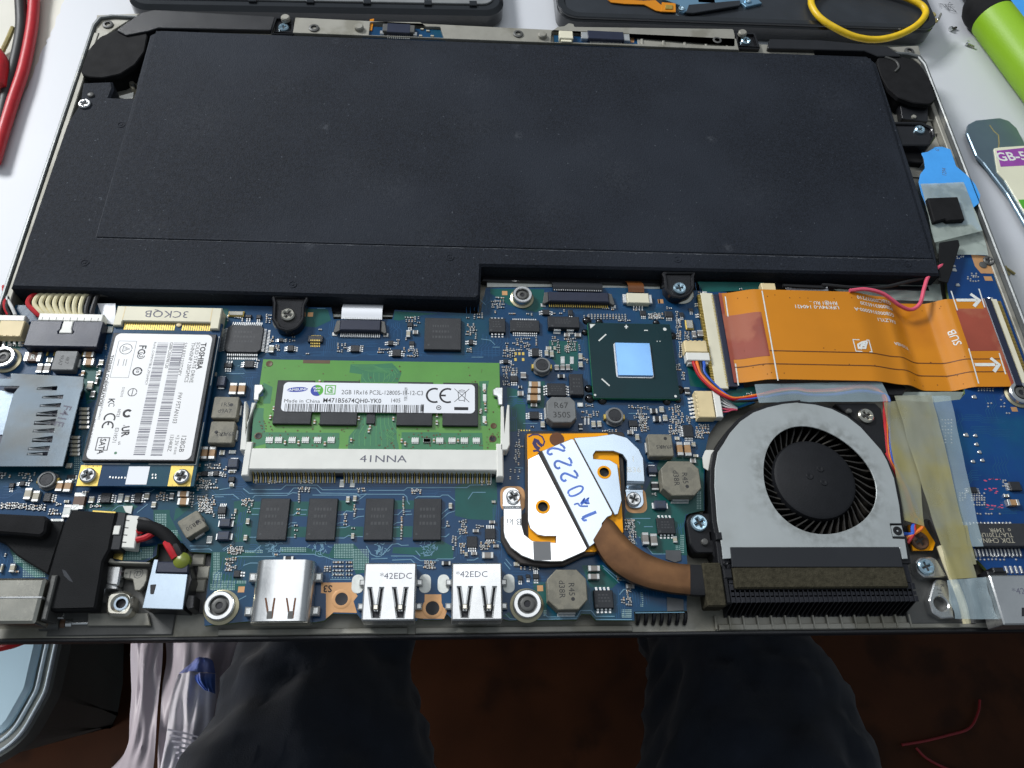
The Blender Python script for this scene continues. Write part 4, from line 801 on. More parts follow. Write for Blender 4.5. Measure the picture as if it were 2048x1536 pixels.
for r, x0, y0, x1, y1, h in (('C', 240, 345, 375, 390, .9), ('G', 733, 420, 800, 500, 1.1)):
    X0, X1, Y0, Y1 = rect(r, x0, y0, x1, y1, h); occ(X0, X1, Y0, Y1); b = MB(); b.box(X0, X1, Y0, Y1, 0, h * .6, 1, .1); b.box(X0 + .25, X1 - .25, Y0 + .25, Y1 - .25, h * .6, h, 0, .1); b.build('crystal', ['nickel', 'gold'], mb)
# ---- inductors
inductor('A', 452, 602, 648, 768, 2.6, ['4R7', '9RA7'], -90, term='r', m='ferrite_blue', size=1.0)
inductor('C', 108, 1080, 325, 1265, 3.0, ['1R5', 'd9A7'], 0, term='r', size=1.2, dot=(.22, .12))
inductor('C', 80, 1290, 290, 1478, 3.0, ['1R5', 'd9A7'], 180, term='r', size=1.2, dot=(-.22, .0))
inductor('E', 1085, 1082, 1330, 1300, 4.2, ['R67', '350S'], 0, cut=1.5, term='lr', size=1.8, m='ferrite_blue')
inductor('G', 415, 1400, 622, 1590, 3.0, ['1R5', 'd9A0'], 180, term='l', size=1.1, dot=(.22, .3))
inductor('H', 530, 95, 855, 388, 4.2, ['R45', 'd38R'], -90, cut=2.2, term='b', size=1.5, dot=(.13, -.24))
inductor('F', 1090, 1020, 1425, 1362, 4.2, ['R45', 'd38R'], -90, cut=2.4, term='tb', size=1.5, dot=(.13, -.24))
inductor('B', 1540, 545, 1735, 720, 3.0, ['1R50', 'R520'], 180, term='b', size=1.1, turn=.62, dot=(.25, -.05))
coil('E', 1043, 808, 84, 2.4, '1R2'); coil('E', 1665, 1238, 84, 2.4, '1R2', 180); coil('B', 395, 250, 76, 2.0, '100', 90)
# ---- standoffs
for r, x, y, rad in (('E', 875, 205, 3.3), ('D', 160, 1325, 3.9), ('F', 918, 1310, 3.9), ('A', 20, 650, 3.6)):
    X, Y = w(r, x, y, 2.6); standoff(mb, X, Y, rad, 2.6, 'steel'); occ(X - rad - .8, X + rad + .8, Y - rad - .8, Y + rad + .8)
for r, x, y in (('C', 748, 430), ('G', 683, 195)):
    X, Y = w(r, x, y, 0); b = MB(); b.lathe([(4.4, 0), (4.4, .4), (3.8, .8), (.001, .8)], X, Y, 30); b.build('standoff', 'nickel', mb)
# ---- tiny parts: too small to pick apart, real geometry joined
tiny = MB(); rg = random.Random(21)
def free(x, y): return all(not (a < x < b_ and c < y < d) for a, b_, c, d in OCC)
def one(x, y, hor, L=1.0, W_=.5, h=.4, k=0):
    if hor: capmesh(tiny, x - L/2, x + L/2, y - W_/2, y + W_/2, h, .28, 0, k, 3, .05)
    else: capmesh(tiny, x - W_/2, x + W_/2, y - L/2, y + L/2, h, .28, 0, k, 3, .05)
def cluster(r, x0, y0, x1, y1, px=30, py=30, dens=.8, hor=None, jit=3):
    y = y0
    while y <= y1:
        x = x0
        while x <= x1:
            if rg.random() < dens:
                X, Y = w(r, x + rg.uniform(-jit, jit), y + rg.uniform(-jit, jit))
                if free(X, Y):
                    hh = hor if hor is not None else rg.random() < .5
                    one(X, Y, hh, .9, .45, .35, k=rg.choice((0, 1, 1, 2, 2)))
            x += px
        y += py
for a in [('C', 1025, 510, 1040, 530), ('C', 600, 580, 620, 615, 20, 16), ('C', 650, 655, 685, 690, 20, 16), ('C', 740, 575, 800, 630), ('C', 735, 690, 800, 705), ('C', 1180, 640, 1260, 710, 30, 28), ('C', 1380, 650, 1425, 700, 24, 28), ('C', 1530, 680, 1620, 725, 28, 26), ('C', 1780, 690, 1860, 735, 24, 22), ('C', 1760, 410, 1870, 440, 26, 26), ('C', 1840, 450, 1870, 520, 26, 24), ('C', 1760, 590, 1780, 620), ('C', 1690, 600, 1700, 640), ('C', 1740, 670, 1750, 700), ('C', 500, 775, 510, 800), ('C', 310, 410, 380, 435, 26, 24), ('C', 570, 390, 600, 450, 28, 26), ('C', 920, 715, 940, 722, 20, 20), ('C', 240, 400, 250, 450),
  ('E', 410, 390, 480, 415, 28, 22), ('E', 500, 380, 530, 430, 30, 26), ('E', 405, 470, 460, 560, 25, 20), ('E', 410, 650, 440, 710, 26, 24), ('E', 475, 520, 490, 580), ('E', 620, 270, 640, 330, 20, 26), ('E', 660, 240, 710, 340, 24, 28), ('E', 610, 360, 640, 375), ('E', 770, 375, 800, 385), ('E', 920, 380, 950, 390), ('E', 740, 630, 920, 690, 30, 26), ('E', 720, 690, 800, 750, 26, 24), ('E', 710, 810, 800, 890, 26, 24), ('E', 715, 900, 760, 1000, 22, 26), ('E', 800, 850, 850, 890, 26, 24), ('E', 900, 930, 920, 945), ('E', 790, 960, 830, 1010), ('E', 830, 590, 1010, 645, 32, 24, .5), ('E', 1130, 580, 1200, 640, 24, 26), ('E', 1180, 650, 1195, 710, 20, 18, 1, True), ('E', 1260, 650, 1275, 710, 20, 18, 1, True), ('E', 1240, 590, 1330, 700, 26, 24), ('E', 1400, 400, 1440, 410), ('E', 1440, 390, 1770, 412, 26, 22, 1, False, 1), ('E', 1700, 435, 1780, 445, 26, 22, 1), ('E', 1110, 350, 1240, 385, 30, 24, .6), ('E', 1310, 350, 1360, 385, 26, 24), ('E', 1400, 740, 1435, 800, 24, 24), ('E', 1360, 620, 1375, 700), ('E', 620, 620, 650, 640), ('E', 1290, 850, 1330, 870), ('E', 820, 1460, 870, 1530, 24, 24), ('E', 840, 1380, 850, 1410), ('E', 955, 1340, 980, 1360), ('E', 1420, 1160, 1470, 1175, 24, 20), ('E', 1390, 1215, 1520, 1260, 30, 22, .6), ('E', 1830, 1180, 1950, 1270, 28, 26, .6), ('E', 1880, 1270, 1940, 1340, 22, 20), ('E', 1570, 330, 1600, 350), ('E', 1640, 310, 1660, 340), ('E', 1840, 340, 1860, 410, 24, 24), ('E', 1960, 380, 2040, 420, 20, 16),
  ('G', 430, 380, 540, 420, 20, 16), ('G', 570, 330, 620, 345), ('G', 655, 360, 675, 460, 20, 22), ('G', 820, 190, 880, 250, 26, 24), ('G', 850, 320, 880, 345), ('G', 660, 430, 690, 600, 22, 20, .8), ('G', 685, 620, 695, 750, 20, 18, 1, True), ('G', 640, 815, 680, 860, 20, 18), ('G', 710, 880, 725, 935, 20, 18), ('G', 730, 520, 780, 590, 24, 22), ('G', 940, 850, 960, 880), ('G', 245, 1170, 330, 1190, 26, 22), ('G', 340, 1230, 400, 1340, 22, 20), ('G', 330, 1350, 420, 1390, 26, 24), ('G', 590, 1165, 680, 1200, 26, 22), ('G', 620, 1210, 720, 1300, 26, 22), ('G', 600, 1290, 690, 1400, 24, 22), ('G', 825, 1330, 935, 1400, 24, 20), ('G', 820, 1410, 880, 1450, 24, 22), ('G', 740, 1260, 780, 1310, 22, 22), ('G', 600, 1350, 640, 1390), ('G', 700, 1430, 790, 1445, 20, 20), ('G', 1230, 1060, 1310, 1085, 30, 24, .8), ('G', 1200, 165, 1230, 180), ('G', 30, 1375, 150, 1380, 26, 22, .8),
  ('F', 815, 10, 860, 140, 26, 22), ('F', 770, 180, 860, 200, 38, 30, 1, False), ('F', 770, 240, 860, 265, 70, 30, 1, False), ('F', 530, 270, 620, 300, 60, 24), ('F', 345, 610, 390, 720, 22, 24), ('F', 350, 800, 380, 880, 24, 24), ('F', 520, 800, 590, 850, 22, 22), ('F', 480, 655, 545, 670, 24, 20), ('F', 570, 770, 640, 800, 20, 20), ('F', 240, 520, 260, 560), ('F', 235, 620, 260, 650), ('F', 280, 750, 310, 860, 22, 30), ('F', 940, 990, 1030, 1020, 24, 22), ('F', 1025, 1050, 1045, 1110), ('F', 820, 1120, 870, 1140), ('F', 900, 1100, 1010, 1115, 26, 22), ('F', 860, 1010, 890, 1030), ('F', 1770, 1200, 1790, 1320, 20, 24), ('F', 1720, 1270, 1740, 1300, 20, 24), ('F', 1760, 600, 1830, 690, 20, 20), ('F', 1790, 700, 1830, 800, 20, 22), ('F', 1510, 920, 1540, 940), ('F', 40, 960, 120, 1010, 22, 22, .6),
  ('H', 455, 380, 500, 390, 18, 20), ('H', 630, 770, 660, 790), ('H', 150, 1060, 190, 1110, 24, 20),
  ('D', 370, 430, 450, 470, 24, 20), ('D', 420, 500, 440, 540), ('D', 850, 330, 950, 360, 26, 18, .9), ('D', 845, 370, 860, 450, 20, 22, 1, False), ('D', 840, 510, 850, 560), ('D', 820, 600, 835, 690, 20, 22), ('D', 810, 735, 820, 760), ('D', 570, 260, 690, 285, 24, 18, .9), ('D', 455, 260, 490, 285, 24, 18), ('D', 860, 275, 960, 285, 20, 16), ('D', 1370, 265, 1720, 285, 36, 30, .9, False, 1), ('D', 1780, 265, 1910, 270, 28, 20, .7), ('D', 1810, 345, 1880, 365, 22, 18), ('D', 1355, 330, 1420, 350, 40, 20, 1), ('D', 1240, 520, 1250, 660, 20, 30), ('D', 1320, 480, 1330, 580, 20, 26), ('D', 1310, 670, 1325, 690), ('D', 1735, 415, 1745, 560, 20, 32, 1, False), ('D', 1720, 580, 1735, 770, 20, 24, 1, False), ('D', 250, 840, 380, 890, 22, 20), ('D', 230, 930, 330, 1030, 26, 24, .8), ('D', 340, 1020, 370, 1080, 20, 20), ('D', 650, 895, 690, 910), ('D', 1150, 960, 1220, 1070, 30, 35, 1, True, 1), ('D', 1260, 960, 1300, 1070, 26, 35, 1, True, 1), ('D', 1065, 1005, 1110, 1025, 22, 20), ('D', 1920, 960, 2000, 1010, 24, 22, .7), ('D', 0, 130, 230, 165, 28, 26, .6), ('D', 170, 170, 225, 230, 24, 24), ('D', 0, 270, 140, 340, 28, 26, .7), ('D', 10, 400, 60, 520, 24, 24), ('D', 70, 440, 130, 560, 26, 24, .7), ('D', 240, 800, 300, 840, 26, 24, .4),
  ('B', 0, 210, 60, 240, 24, 26), ('B', 85, 230, 130, 245, 24, 26), ('B', 170, 210, 300, 230, 26, 26), ('B', 210, 240, 300, 280, 26, 24, .6), ('B', 20, 465, 220, 505, 22, 26, .95, None, 2), ('B', 240, 480, 400, 530, 24, 26, .95, None, 2), ('B', 430, 520, 520, 570, 26, 26), ('B', 440, 440, 530, 470, 24, 24, .7), ('B', 720, 360, 750, 420), ('B', 780, 480, 870, 495, 24, 24), ('B', 930, 230, 1080, 240, 24, 20, .9, False), ('B', 1300, 210, 1340, 240, 30, 28, 1), ('B', 1340, 370, 1450, 440, 30, 26, .7), ('B', 1640, 370, 1660, 480, 24, 26, .7), ('B', 1700, 400, 1830, 460, 30, 26, .6), ('B', 1710, 460, 1820, 540, 24, 22, .7), ('B', 1640, 230, 1720, 330, 26, 24, .5), ('B', 1690, 310, 1770, 335, 24, 22), ('B', 20, 900, 60, 920), ('B', 100, 1040, 160, 1060, 26, 22), ('B', 440, 380, 480, 440, 22, 24), ('B', 1970, 560, 2040, 600, 24, 24, .3),
  ('A', 180, 520, 205, 570, 20, 22), ('A', 40, 560, 160, 600, 30, 26, .4), ('A', 440, 700, 450, 760), ('A', 660, 630, 690, 760, 24, 26), ('A', 790, 650, 830, 740, 24, 26), ('A', 830, 740, 850, 830, 20, 28), ('A', 905, 560, 920, 590, 20, 24), ('A', 310, 650, 380, 690, 26, 24, .7), ('A', 690, 810, 720, 830)]: cluster(*a)
tiny.build('small_components', ['capbody', 'capgrey', 'resist', 'solder'], mb, kind='stuff')
b = MB()
for r, pts in (('E', [(1200, 738), (1235, 738), (1235, 800), (1200, 800)]), ('E', [(1280, 740), (1312, 740), (1312, 802), (1280, 802)]), ('E', [(1398, 1260), (1416, 1260), (1416, 1322), (1398, 1322)]), ('E', [(1430, 1260), (1446, 1260), (1446, 1322), (1430, 1322)]), ('H', [(605, 430), (755, 430), (755, 458), (605, 458)]), ('F', [(1170, 1390), (1320, 1390), (1320, 1422), (1170, 1422)])):
    b.prism(ws(r, pts), 0, .12, ch=.05)
b.build('solder_pads', 'solder', mb, kind='stuff')
b = MB()
for k in range(4): b.cbox(*w('E', 865 + k * 23, 1369), .4, .4, 0, .05)
for x, y in ((815, 715), (848, 715), (880, 715), (815, 765), (880, 765)): b.cbox(*w('E', x, y), .7, 1.0, 0, .1)
b.build('test_pads', 'gold', mb, kind='stuff')
# ============================================================ larger parts soldered to the motherboard
def ext_y(B, prof, y0, y1, mi=0):
    """closed XZ outline drawn out along Y"""
    n = len(prof); V = [(x, y0, z) for x, z in prof] + [(x, y1, z) for x, z in prof]
    F = [(i, (i + 1) % n, n + (i + 1) % n, n + i) for i in range(n)] + [tuple(reversed(range(n))), tuple(range(n, 2 * n))]
    return B.add(V, F, mi)
def spring(r, xa, xb, y0, y1, z):
    """U-shaped cut that leaves a tapering spring tongue"""
    xm = (xa + xb) / 2; h = y1 - y0; q = (xb - xa)
    return ws(r, [(xa, y0), (xa + .17*q, y0), (xa + .34*q, y0 + .55*h), (xa + .36*q, y0 + .80*h), (xb - .36*q, y0 + .80*h), (xb - .34*q, y0 + .55*h), (xb - .17*q, y0), (xb, y0), (xb - .16*q, y0 + .58*h), (xb - .27*q, y1), (xa + .27*q, y1), (xa + .16*q, y0 + .58*h)], z)
# graphics hub (large package with a bare die)
X0, X1, Y0, Y1 = 23.6, 49.4, -5.1, 20.8
o = MB().prism(rr(X0, X1, Y0, Y1, .3, 2), .5, 1.6, 0, .05, side=1).build('processor_package', ['pch', 'pch_edge'], mb)
b = MB(); b.prism(rr(X0 + .45, X1 - .45, Y0 + .45, Y1 - .45), 1.6, 1.63); b.build('mask', 'pch', o)
b = MB(); d0, d1, d2, d3 = rect('E', 1680, 622, 1975, 898, 2.4); b.prism(rr(d0 - .5, d1 + .3, d2 - .55, d3 + .3, .8), 1.6, 1.72, 1, .05); b.prism(rr(d0, d1, d2, d3), 1.6, 2.4, 0, .04); b.build('die', ['die', 'steel'], o)
b = MB()
b.sheet(ws('E', [(1448, 462), (1497, 462), (1455, 500)], 1.64), 1.645)
for r, p in (('E', [(1525, 605), (1588, 548)]), ('E', [(1550, 928), (1618, 988)]), ('E', [(1745, 484), (1775, 484)]), ('E', [(1912, 515), (1945, 515)])): b.strip(ws(r, p, 1.64), .42 if abs(p[0][0] - p[1][0]) > 40 else .35, 1.645)
b.strip(ws('E', [(1760, 468), (1760, 500)], 1.64), .4, 1.648)
for r, x, y, s in (('G', 553, 505, .55), ('G', 645, 1077, .4), ('E', 1494, 1066, .35)): b.sheet(circ(*w(r, x, y, 1.64), s, 14), 1.645)
for x in (488, 512): b.cbox(*w('G', x, 609, 1.64), .25, .35, 1.63, 1.7)
b.build('package_marks', 'silk', o, kind='stuff')
for r, x, y in (('E', 1425, 430), ('E', 1410, 530), ('E', 1530, 440), ('E', 1440, 1010), ('E', 1450, 1095), ('E', 1555, 1110), ('G', 620, 560), ('G', 680, 1020), ('G', 570, 1120), ('G', 665, 1105), ('G', 20, 1110), ('G', 480, 450)):
    x, y = w(r, x, y, .3); b = MB(); rx = random.uniform(1.0, 1.5); b.add(*(lambda q: (q.v, q.f))(MB().lathe([(rx, 0), (rx * .9, .4), (rx * .6, .8), (.001, 1.0)], x, y, 14))); b.build('glue_blob', 'blob', mb)
# pair of flat cable connectors along the battery
def ffc(r, x0, y0, x1, y1, py, n, body='navy', h=2.0, name='flat_cable_connector'):
    X0, X1, Y0, Y1 = rect(r, x0, y0, x1, y1, h); Yp = w(r, (x0 + x1) / 2, py)[1]
    b = MB(); b.box(X0, X1, Y0, Y1, .1, h, ch=.2); b.box(X0 + .5, X1 - .5, Y0 + .3, Y0 + .6, h - .05, h + .08); o = b.build(name, body, mb)
    b = MB()
    for s_, x in ((-1, X0), (1, X1)):
        b.prism([(x + s_ * .02, Y0 + .2), (x + s_ * 1.4, Y0 - .6), (x + s_ * 1.9, Y0 - .2), (x + s_ * 1.2, Y1), (x + s_ * .02, Y1 + .2)], .05, h * .7, ch=.15)
    b.build('latch_ends', 'mag_dark', o)
    b = MB()
    for s_, x in ((-1, X0), (1, X1)): b.cbox(x + s_ * 1.6, Y0 - .4, 1.6, 1.3, 0, .3, ch=.12)
    b.build('solder_tabs', 'solder', o)
    b = MB()
    for k in range(n):
        x = X0 + (X1 - X0) * (k + .5) / n; d = (X1 - X0) / n * .26
        b.box(x - d, x + d, Yp, Y0 - .02, 0, .5, ch=.05)
    b.build('pins', 'gold' if n > 22 else 'tin', o, kind='stuff'); return o, (X0, X1, Y0, Y1)
ffc('C', 1195, 425, 1540, 515, 580, 20); ffc('E', 1098, 187, 1610, 270, 325, 28)
def flat_cable(name, label, X0, X1, Y0, Y1, z0, z1, m, ends='silk'):
    t = thing(name, label, 'ribbon cable', ((X0 + X1) / 2, Y0, 0))
    b = MB(); b.ribbon([(Y0, z0), (Y0 + (Y1 - Y0) * .4, z0 + .3), (Y1, z1)], X0, X1, .15, axis='y'); b.build('band', m, t)
    b = MB(); n = 22
    for k in range(n):
        x = X0 + .6 + (X1 - X0 - 1.2) * k / (n - 1); b.box(x - .1, x + .1, Y0 + .05, Y0 + 1.4, z0 + .02, z0 + .12)
    b.build('contacts', ends, t, kind='stuff'); return t
X0, X1, Y0, Y1 = rect('C', 1212, 262, 1558, 420, 1.2); t = flat_cable('ribbon_cable', 'short white ribbon cable dipping under the battery beside its mounting lug', X0, X1, Y0, Y0 + 9, 1.2, -2.2, 'paper', 'tin')
X0, X1, Y0, Y1 = rect('E', 1130, 100, 1555, 180, 1.2); t = flat_cable('ribbon_cable', 'short dark ribbon cable plugged into the wide black connector near the standoff', X0, X1, Y0, Y0 + 6, 1.2, -2.2, 'tape_grey', 'tin')
X0, X1, Y0, Y1 = rect('E', 1770, 50, 1905, 190, 1.2); t = flat_cable('ribbon_cable', 'narrow brown film ribbon entering the small cream connector', X0, X1, Y0, Y0 + 7, 1.2, -2.2, 'kapton_line', 'kapton_line')
X0, X1, Y0, Y1 = rect('E', 1770, 195, 1955, 280, 2.0)
b = MB(); b.box(X0, X1, Y0, Y1, .1, 2.0, ch=.2); b.box(X0 - 1.2, X0 - .02, Y0 + .4, Y1, .1, 1.3, 1, .2); b.box(X1 + .02, X1 + 1.2, Y0 + .4, Y1, .1, 1.3, 1, .2); o = b.build('cream_connector', ['cream', 'tin'], mb)
b = MB(); pins(b, X0 + 1.3, X1 - 1.3, Y0, Y1, 'b', 4, 1.6, .5, .35); b.build('pins', 'tin', o, kind='stuff')
# 12 pin mezzanine connector
X0, X1, Y0, Y1 = rect('C', 922, 560, 1048, 612, .9); b = MB(); b.box(X0, X1, Y0, Y1, .1, .9, ch=.12); o = b.build('mezzanine_connector', 'chip', mb)
b = MB(); pins(b, X0 + .4, X1 - .4, Y0, Y1, 't', 6, .6, .6); pins(b, X0 + .4, X1 - .4, Y0, Y1, 'b', 6, 1.3, .5)
for k in range(6): b.cbox(X0 + .9 + (X1 - X0 - 1.8) * k / 5, Y0 + .45, .3, .5, .85, .95)
b.build('pins', 'gold', o, kind='stuff')
# ivory wire sockets
def socket(r, x0, y0, x1, y1, h, m='ivory', pinside='', n=5):
    X0, X1, Y0, Y1 = rect(r, x0, y0, x1, y1, h); b = MB(); b.box(X0, X1, Y0, Y1, .1, h, ch=.25)
    o = b.build('wire_socket', m, mb)
    b = MB()
    for k in range(n):
        if pinside in 'lr': y = Y0 + (Y1 - Y0) * (k + .5) / n; xx = X0 + .25 if pinside == 'l' else X1 - .25; b.cbox(xx, y, .5, (Y1 - Y0) / n * .5, h - .4, h + .06)
        else: x = X0 + (X1 - X0) * (k + .5) / n; b.cbox(x, Y1 - .25 if pinside == 't' else Y0 + .25, (X1 - X0) / n * .5, .5, h - .4, h + .06)
    b.build('key_ribs', m, o)
    b = MB(); pins(b, X0, X1, Y0, Y1, pinside, n, 1.5, .5); b.build('pins', 'tin', o, kind='stuff')
    return o, (X0, X1, Y0, Y1)
so1, s1 = socket('G', 722, 602, 915, 700, 3.0, pinside='t', n=5)
so2, s2 = socket('G', 825, 1030, 972, 1258, 3.0, pinside='l', n=6)
so3, s3 = socket('A', -20, 345, 195, 480, 3.0, pinside='b', n=4)
X0, X1, Y0, Y1 = rect('G', 1380, 110, 1500, 170, 2.4); b = MB(); b.box(X0, X1, Y0 - 2, Y1, .1, 2.4, ch=.25); b.build('wire_socket', 'ivory', mb)
# battery socket
p = ws('A', [(240, 348), (880, 348), (838, 568), (215, 568)], 3.6); X0, X1, Y0, Y1 = rect('A', 228, 348, 858, 568, 3.6)
n0, n1 = w('A', 498, 450, 3.6)[0], w('A', 612, 450, 3.6)[0]; n2 = w('A', 550, 455, 3.6)[1]
b = MB(); b.prism([(X0, Y0), (X1, Y0), (X1, Y1), (n1 - .3, Y1), (n1 - .3, n2 + 1.4), (n1 + .4, n2 + .6), (n1 + .2, n2), (n0, n2), (n0 - .2, n2 + .6), (n0 + .3, n2 + 1.4), (n0 + .3, Y1), (X0, Y1)], .1, 3.6, ch=.25); o = b.build('battery_socket', 'navy', mb)
b = MB()
for k in range(9): x = w('A', 295 + k * 60.5, 585, .4)[0]; b.cbox(x, Y0 - .6, .5, 1.2, 0, .5, ch=.1)
b.build('pins', 'gold', o, kind='stuff')
BATS = (X0, X1, Y0, Y1, n0, n1, n2)
# SSD socket
X0, X1, Y0, Y1 = rect('A', 985, 228, 1888, 355, 4.4); b = MB()
b.prism(rnd([(X0, Y1), (X0, Y0 - 1.6), (X0 + 2.4, Y0 - 1.6), (X0 + 2.4, Y0), (X1 - 2.6, Y0), (X1 - 2.6, Y0 - 2.2), (X1, Y0 - 2.2), (X1, Y1)], .15, 2), .1, 4.4, ch=.25); o = b.build('drive_socket', 'cream', mb)
b = MB(); b.text('3CKQB', (X0 + X1) / 2 - .6, (Y0 + Y1) / 2 + 1.1, 4.42, 2.3, 180, align='c', sx=1.15); b.build('lettering', 'ink_grey', o)
b = MB(); b.box(X0 + 2.2, X0 + 2.45, Y0 + .4, Y1 - .2, 4.38, 4.43); b.box(X1 - 2.9, X1 - 2.65, Y0 + .4, Y1 - .2, 4.38, 4.43); b.build('moulding_lines', 'ivory', o)
SS = (X0, X1, Y0, Y1)
# card slot
z = 3.4; b = MB(); hol = []
for x0, y0, x1, y1 in ((320, 905, 490, 940), (365, 980, 540, 1012), (345, 1050, 520, 1085), (315, 1110, 490, 1165), (295, 1185, 475, 1238), (285, 1265, 465, 1302), (280, 1330, 450, 1385), (245, 1415, 425, 1455), (235, 1465, 410, 1498)): hol.append(ws('A', [(x0, (y0 + y1) / 2 - 4), (x1, y0), (x1 - 8, y1), (x0 - 6, y1 - 4)], z))
b.prism(ws('A', [(90, 795), (715, 825), (705, 930), (690, 960), (548, 1540), (535, 1590), (-160, 1590), (-110, 1330), (0, 1400), (110, 975), (165, 905), (0, 905), (-60, 840), (90, 840)], z), 3.05, z, 0, .08, holes=hol, bottom=True); o = b.build('card_slot', 'sdmetal', mb)
b = MB(); b.prism(ws('A', [(60, 830), (690, 850), (530, 1575), (-140, 1575)], 1.2), .2, 1.2); b.build('slot_floor', 'navy', o)
for x0, y0, x1, y1 in ((320, 905, 490, 940), (365, 980, 540, 1012), (345, 1050, 520, 1085), (315, 1110, 490, 1165), (295, 1185, 475, 1238), (285, 1265, 465, 1302), (280, 1330, 450, 1385), (245, 1415, 425, 1455), (235, 1465, 410, 1498)):
    a0 = w('A', x0 - 6, (y0 + y1) / 2, 3.2); a1 = w('A', x1 - 50, (y0 + y1) / 2, 2.0); b = MB(); b.tube([(*a0, 3.15), (*a1, 1.7)], .45, 6, sm=0, flat=.4); b.build('contact_spring', 'steel', o)
b = MB(); b.text('F41E', *w('A', 545, 1068, z), z + .012, 2.3, -100, sx=1.0, bold=.01); b.build('lettering', 'ink_grey', o)
b = MB()
for y0, y1 in ((920, 985), (1225, 1290), (1490, 1540)):
    a, c = w('A', 690 - (y0 - 900) * .245, y0, 2), w('A', 690 - (y1 - 900) * .245, y1, 2); b.box(c[0] - .4, a[0] + .5, c[1], a[1], .2, 2.6, ch=.2)
b.build('side_clips', 'black_plastic', o)
b = MB(); b.prism(ws('A', [(0, 940), (130, 970), (30, 1320), (-60, 1320)], 1.5), 1.25, 1.5); b.build('card_gap', 'steel_blue', o)
# white pads behind left edge
# ports on the near edge
def usb(r, x0, y0, x1, y1, txt, par, springs, tx, ty, ang=0):
    z = 5.6; X0, X1, Y0, Y1 = rect(r, x0, y0, x1, y1, z); b = MB()
    b.prism(rr(X0, X1, Y0, Y1, .35), .15, z, 0, .35, holes=[spring(r, *s_, z) for s_ in springs]); o = b.build('usb_port', 'steel', par)
    b = MB(); b.box(X0 + .5, X1 - .5, Y0 + .2, Y1 - .5, 3.2, 4.5); b.build('port_tongue', 'ink', o)
    b = MB()
    for xa, xb, ya, yb in springs:
        xm = (xa + xb) / 2; yy = ya + (yb - ya) * .66; X, Y = w(r, xm, yy, z); b.cbox(X, Y, 1.2, 1.3, z - .1, z + .22, ch=.2)
    b.build('contact_bumps', 'nickel', o)
    b = MB()
    for yy in (.28, .70):
        for x, s_ in ((X0, -1), (X1, 1)):
            y = Y1 - (Y1 - Y0) * yy; b.box(min(x, x + s_ * 1.5), max(x, x + s_ * 1.5), y - .8, y + .8, .3, 1.6, ch=.3)
    b.build('solder_tabs', 'solder', o)
    b = MB()
    for x, s_ in ((X0, -1), (X1, 1)):
        y = Y1 - (Y1 - Y0) * .28; b.prism(rr(x + s_ * 2.1 - 1.5, x + s_ * 2.1 + 1.5, y - 2.4, y + 2.4, 1.4), 0, .14, ch=.06)
    b.build('solder_ovals', 'silk', o)
    b = MB(); b.text(txt, *w(r, tx, ty, z), z + .012, 1.5, ang, sx=1.1); b.build('lettering', 'ink_grey', o); return o
usb('D', 1392, 962, 1840, 1456, '*42EDC', mb, ((1440, 1560, 1180, 1425), (1650, 1768, 1180, 1425)), 1535, 1100)
usb('F', 270, 962, 702, 1452, '*42EDC', mb, ((325, 440, 1172, 1422), (530, 645, 1172, 1422)), 308, 1085)
z = 5.4; X0, X1, Y0, Y1 = rect('D', 450, 948, 960, 1468, 4.0); prof = []
xm = (X0 + X1) / 2; hw = (X1 - X0) / 2
prof = [(xm - hw, .2), (xm + hw, .2), (xm + hw, 2.6), (xm + hw - .25, 3.6), (xm + hw - .9, 4.5), (xm + hw - 1.7, 5.1), (xm + hw - 2.6, 5.4), (xm - hw + 2.6, 5.4), (xm - hw + 1.7, 5.1), (xm - hw + .9, 4.5), (xm - hw + .25, 3.6), (xm - hw, 2.6)]
b = MB(); ext_y(b, prof, Y0, Y1); o = b.build('hdmi_port', 'steel', mb)
b = MB()
for xa, xb in ((552, 645), (732, 822)): b.prism(spring('D', xa, xb, 1262, 1438, 5.4), 5.395, 5.412)
b.build('spring_slots', 'kapton_line', o)
for xa, xb in ((552, 645), (732, 822)):
    X, Y = w('D', (xa + xb) / 2 - 6, 1408, 5.4); b = MB(); b.cbox(X, Y, 1.3, 1.9, 5.3, 5.43, ch=.05); b.build('spring_tip', 'mag_dark', o)
b = MB()
for x, s_ in ((X0, -1), (X1, 1)):
    for yy in (.24, .80): y = Y1 - (Y1 - Y0) * yy; b.box(min(x, x + s_ * 1.8), max(x, x + s_ * 1.8), y - 1.1, y + 1.1, .3, 2.4, ch=.4)
b.build('solder_tabs', 'solder', o)
b = MB(); b.box(X0 + .4, X1 - .4, Y0 - .25, Y0 - .02, .3, 4.2, ch=.1); b.build('port_mouth', 'nickel', o)
# VGA port at the frame's edge
X0, X1, Y0, Y1 = rect('B', -260, 1090, 340, 1480, 7); b = MB(); b.box(X0, X1, Y0, Y1, .2, 7, ch=.6, r=.6); o = b.build('monitor_port', 'nickel', mb)
b = MB(); b.box(X0 - .1, X1 + .35, (Y0 + Y1) / 2 + .4, (Y0 + Y1) / 2 + .9, 1, 7.15, ch=.1); b.build('port_flange', 'steel', o)
b = MB(); b.box(X1 + .4, X1 + 1.8, Y0 + 1, Y1 + 1, .2, 5.5, ch=.3); b.build('port_side', 'mag_dark', o)
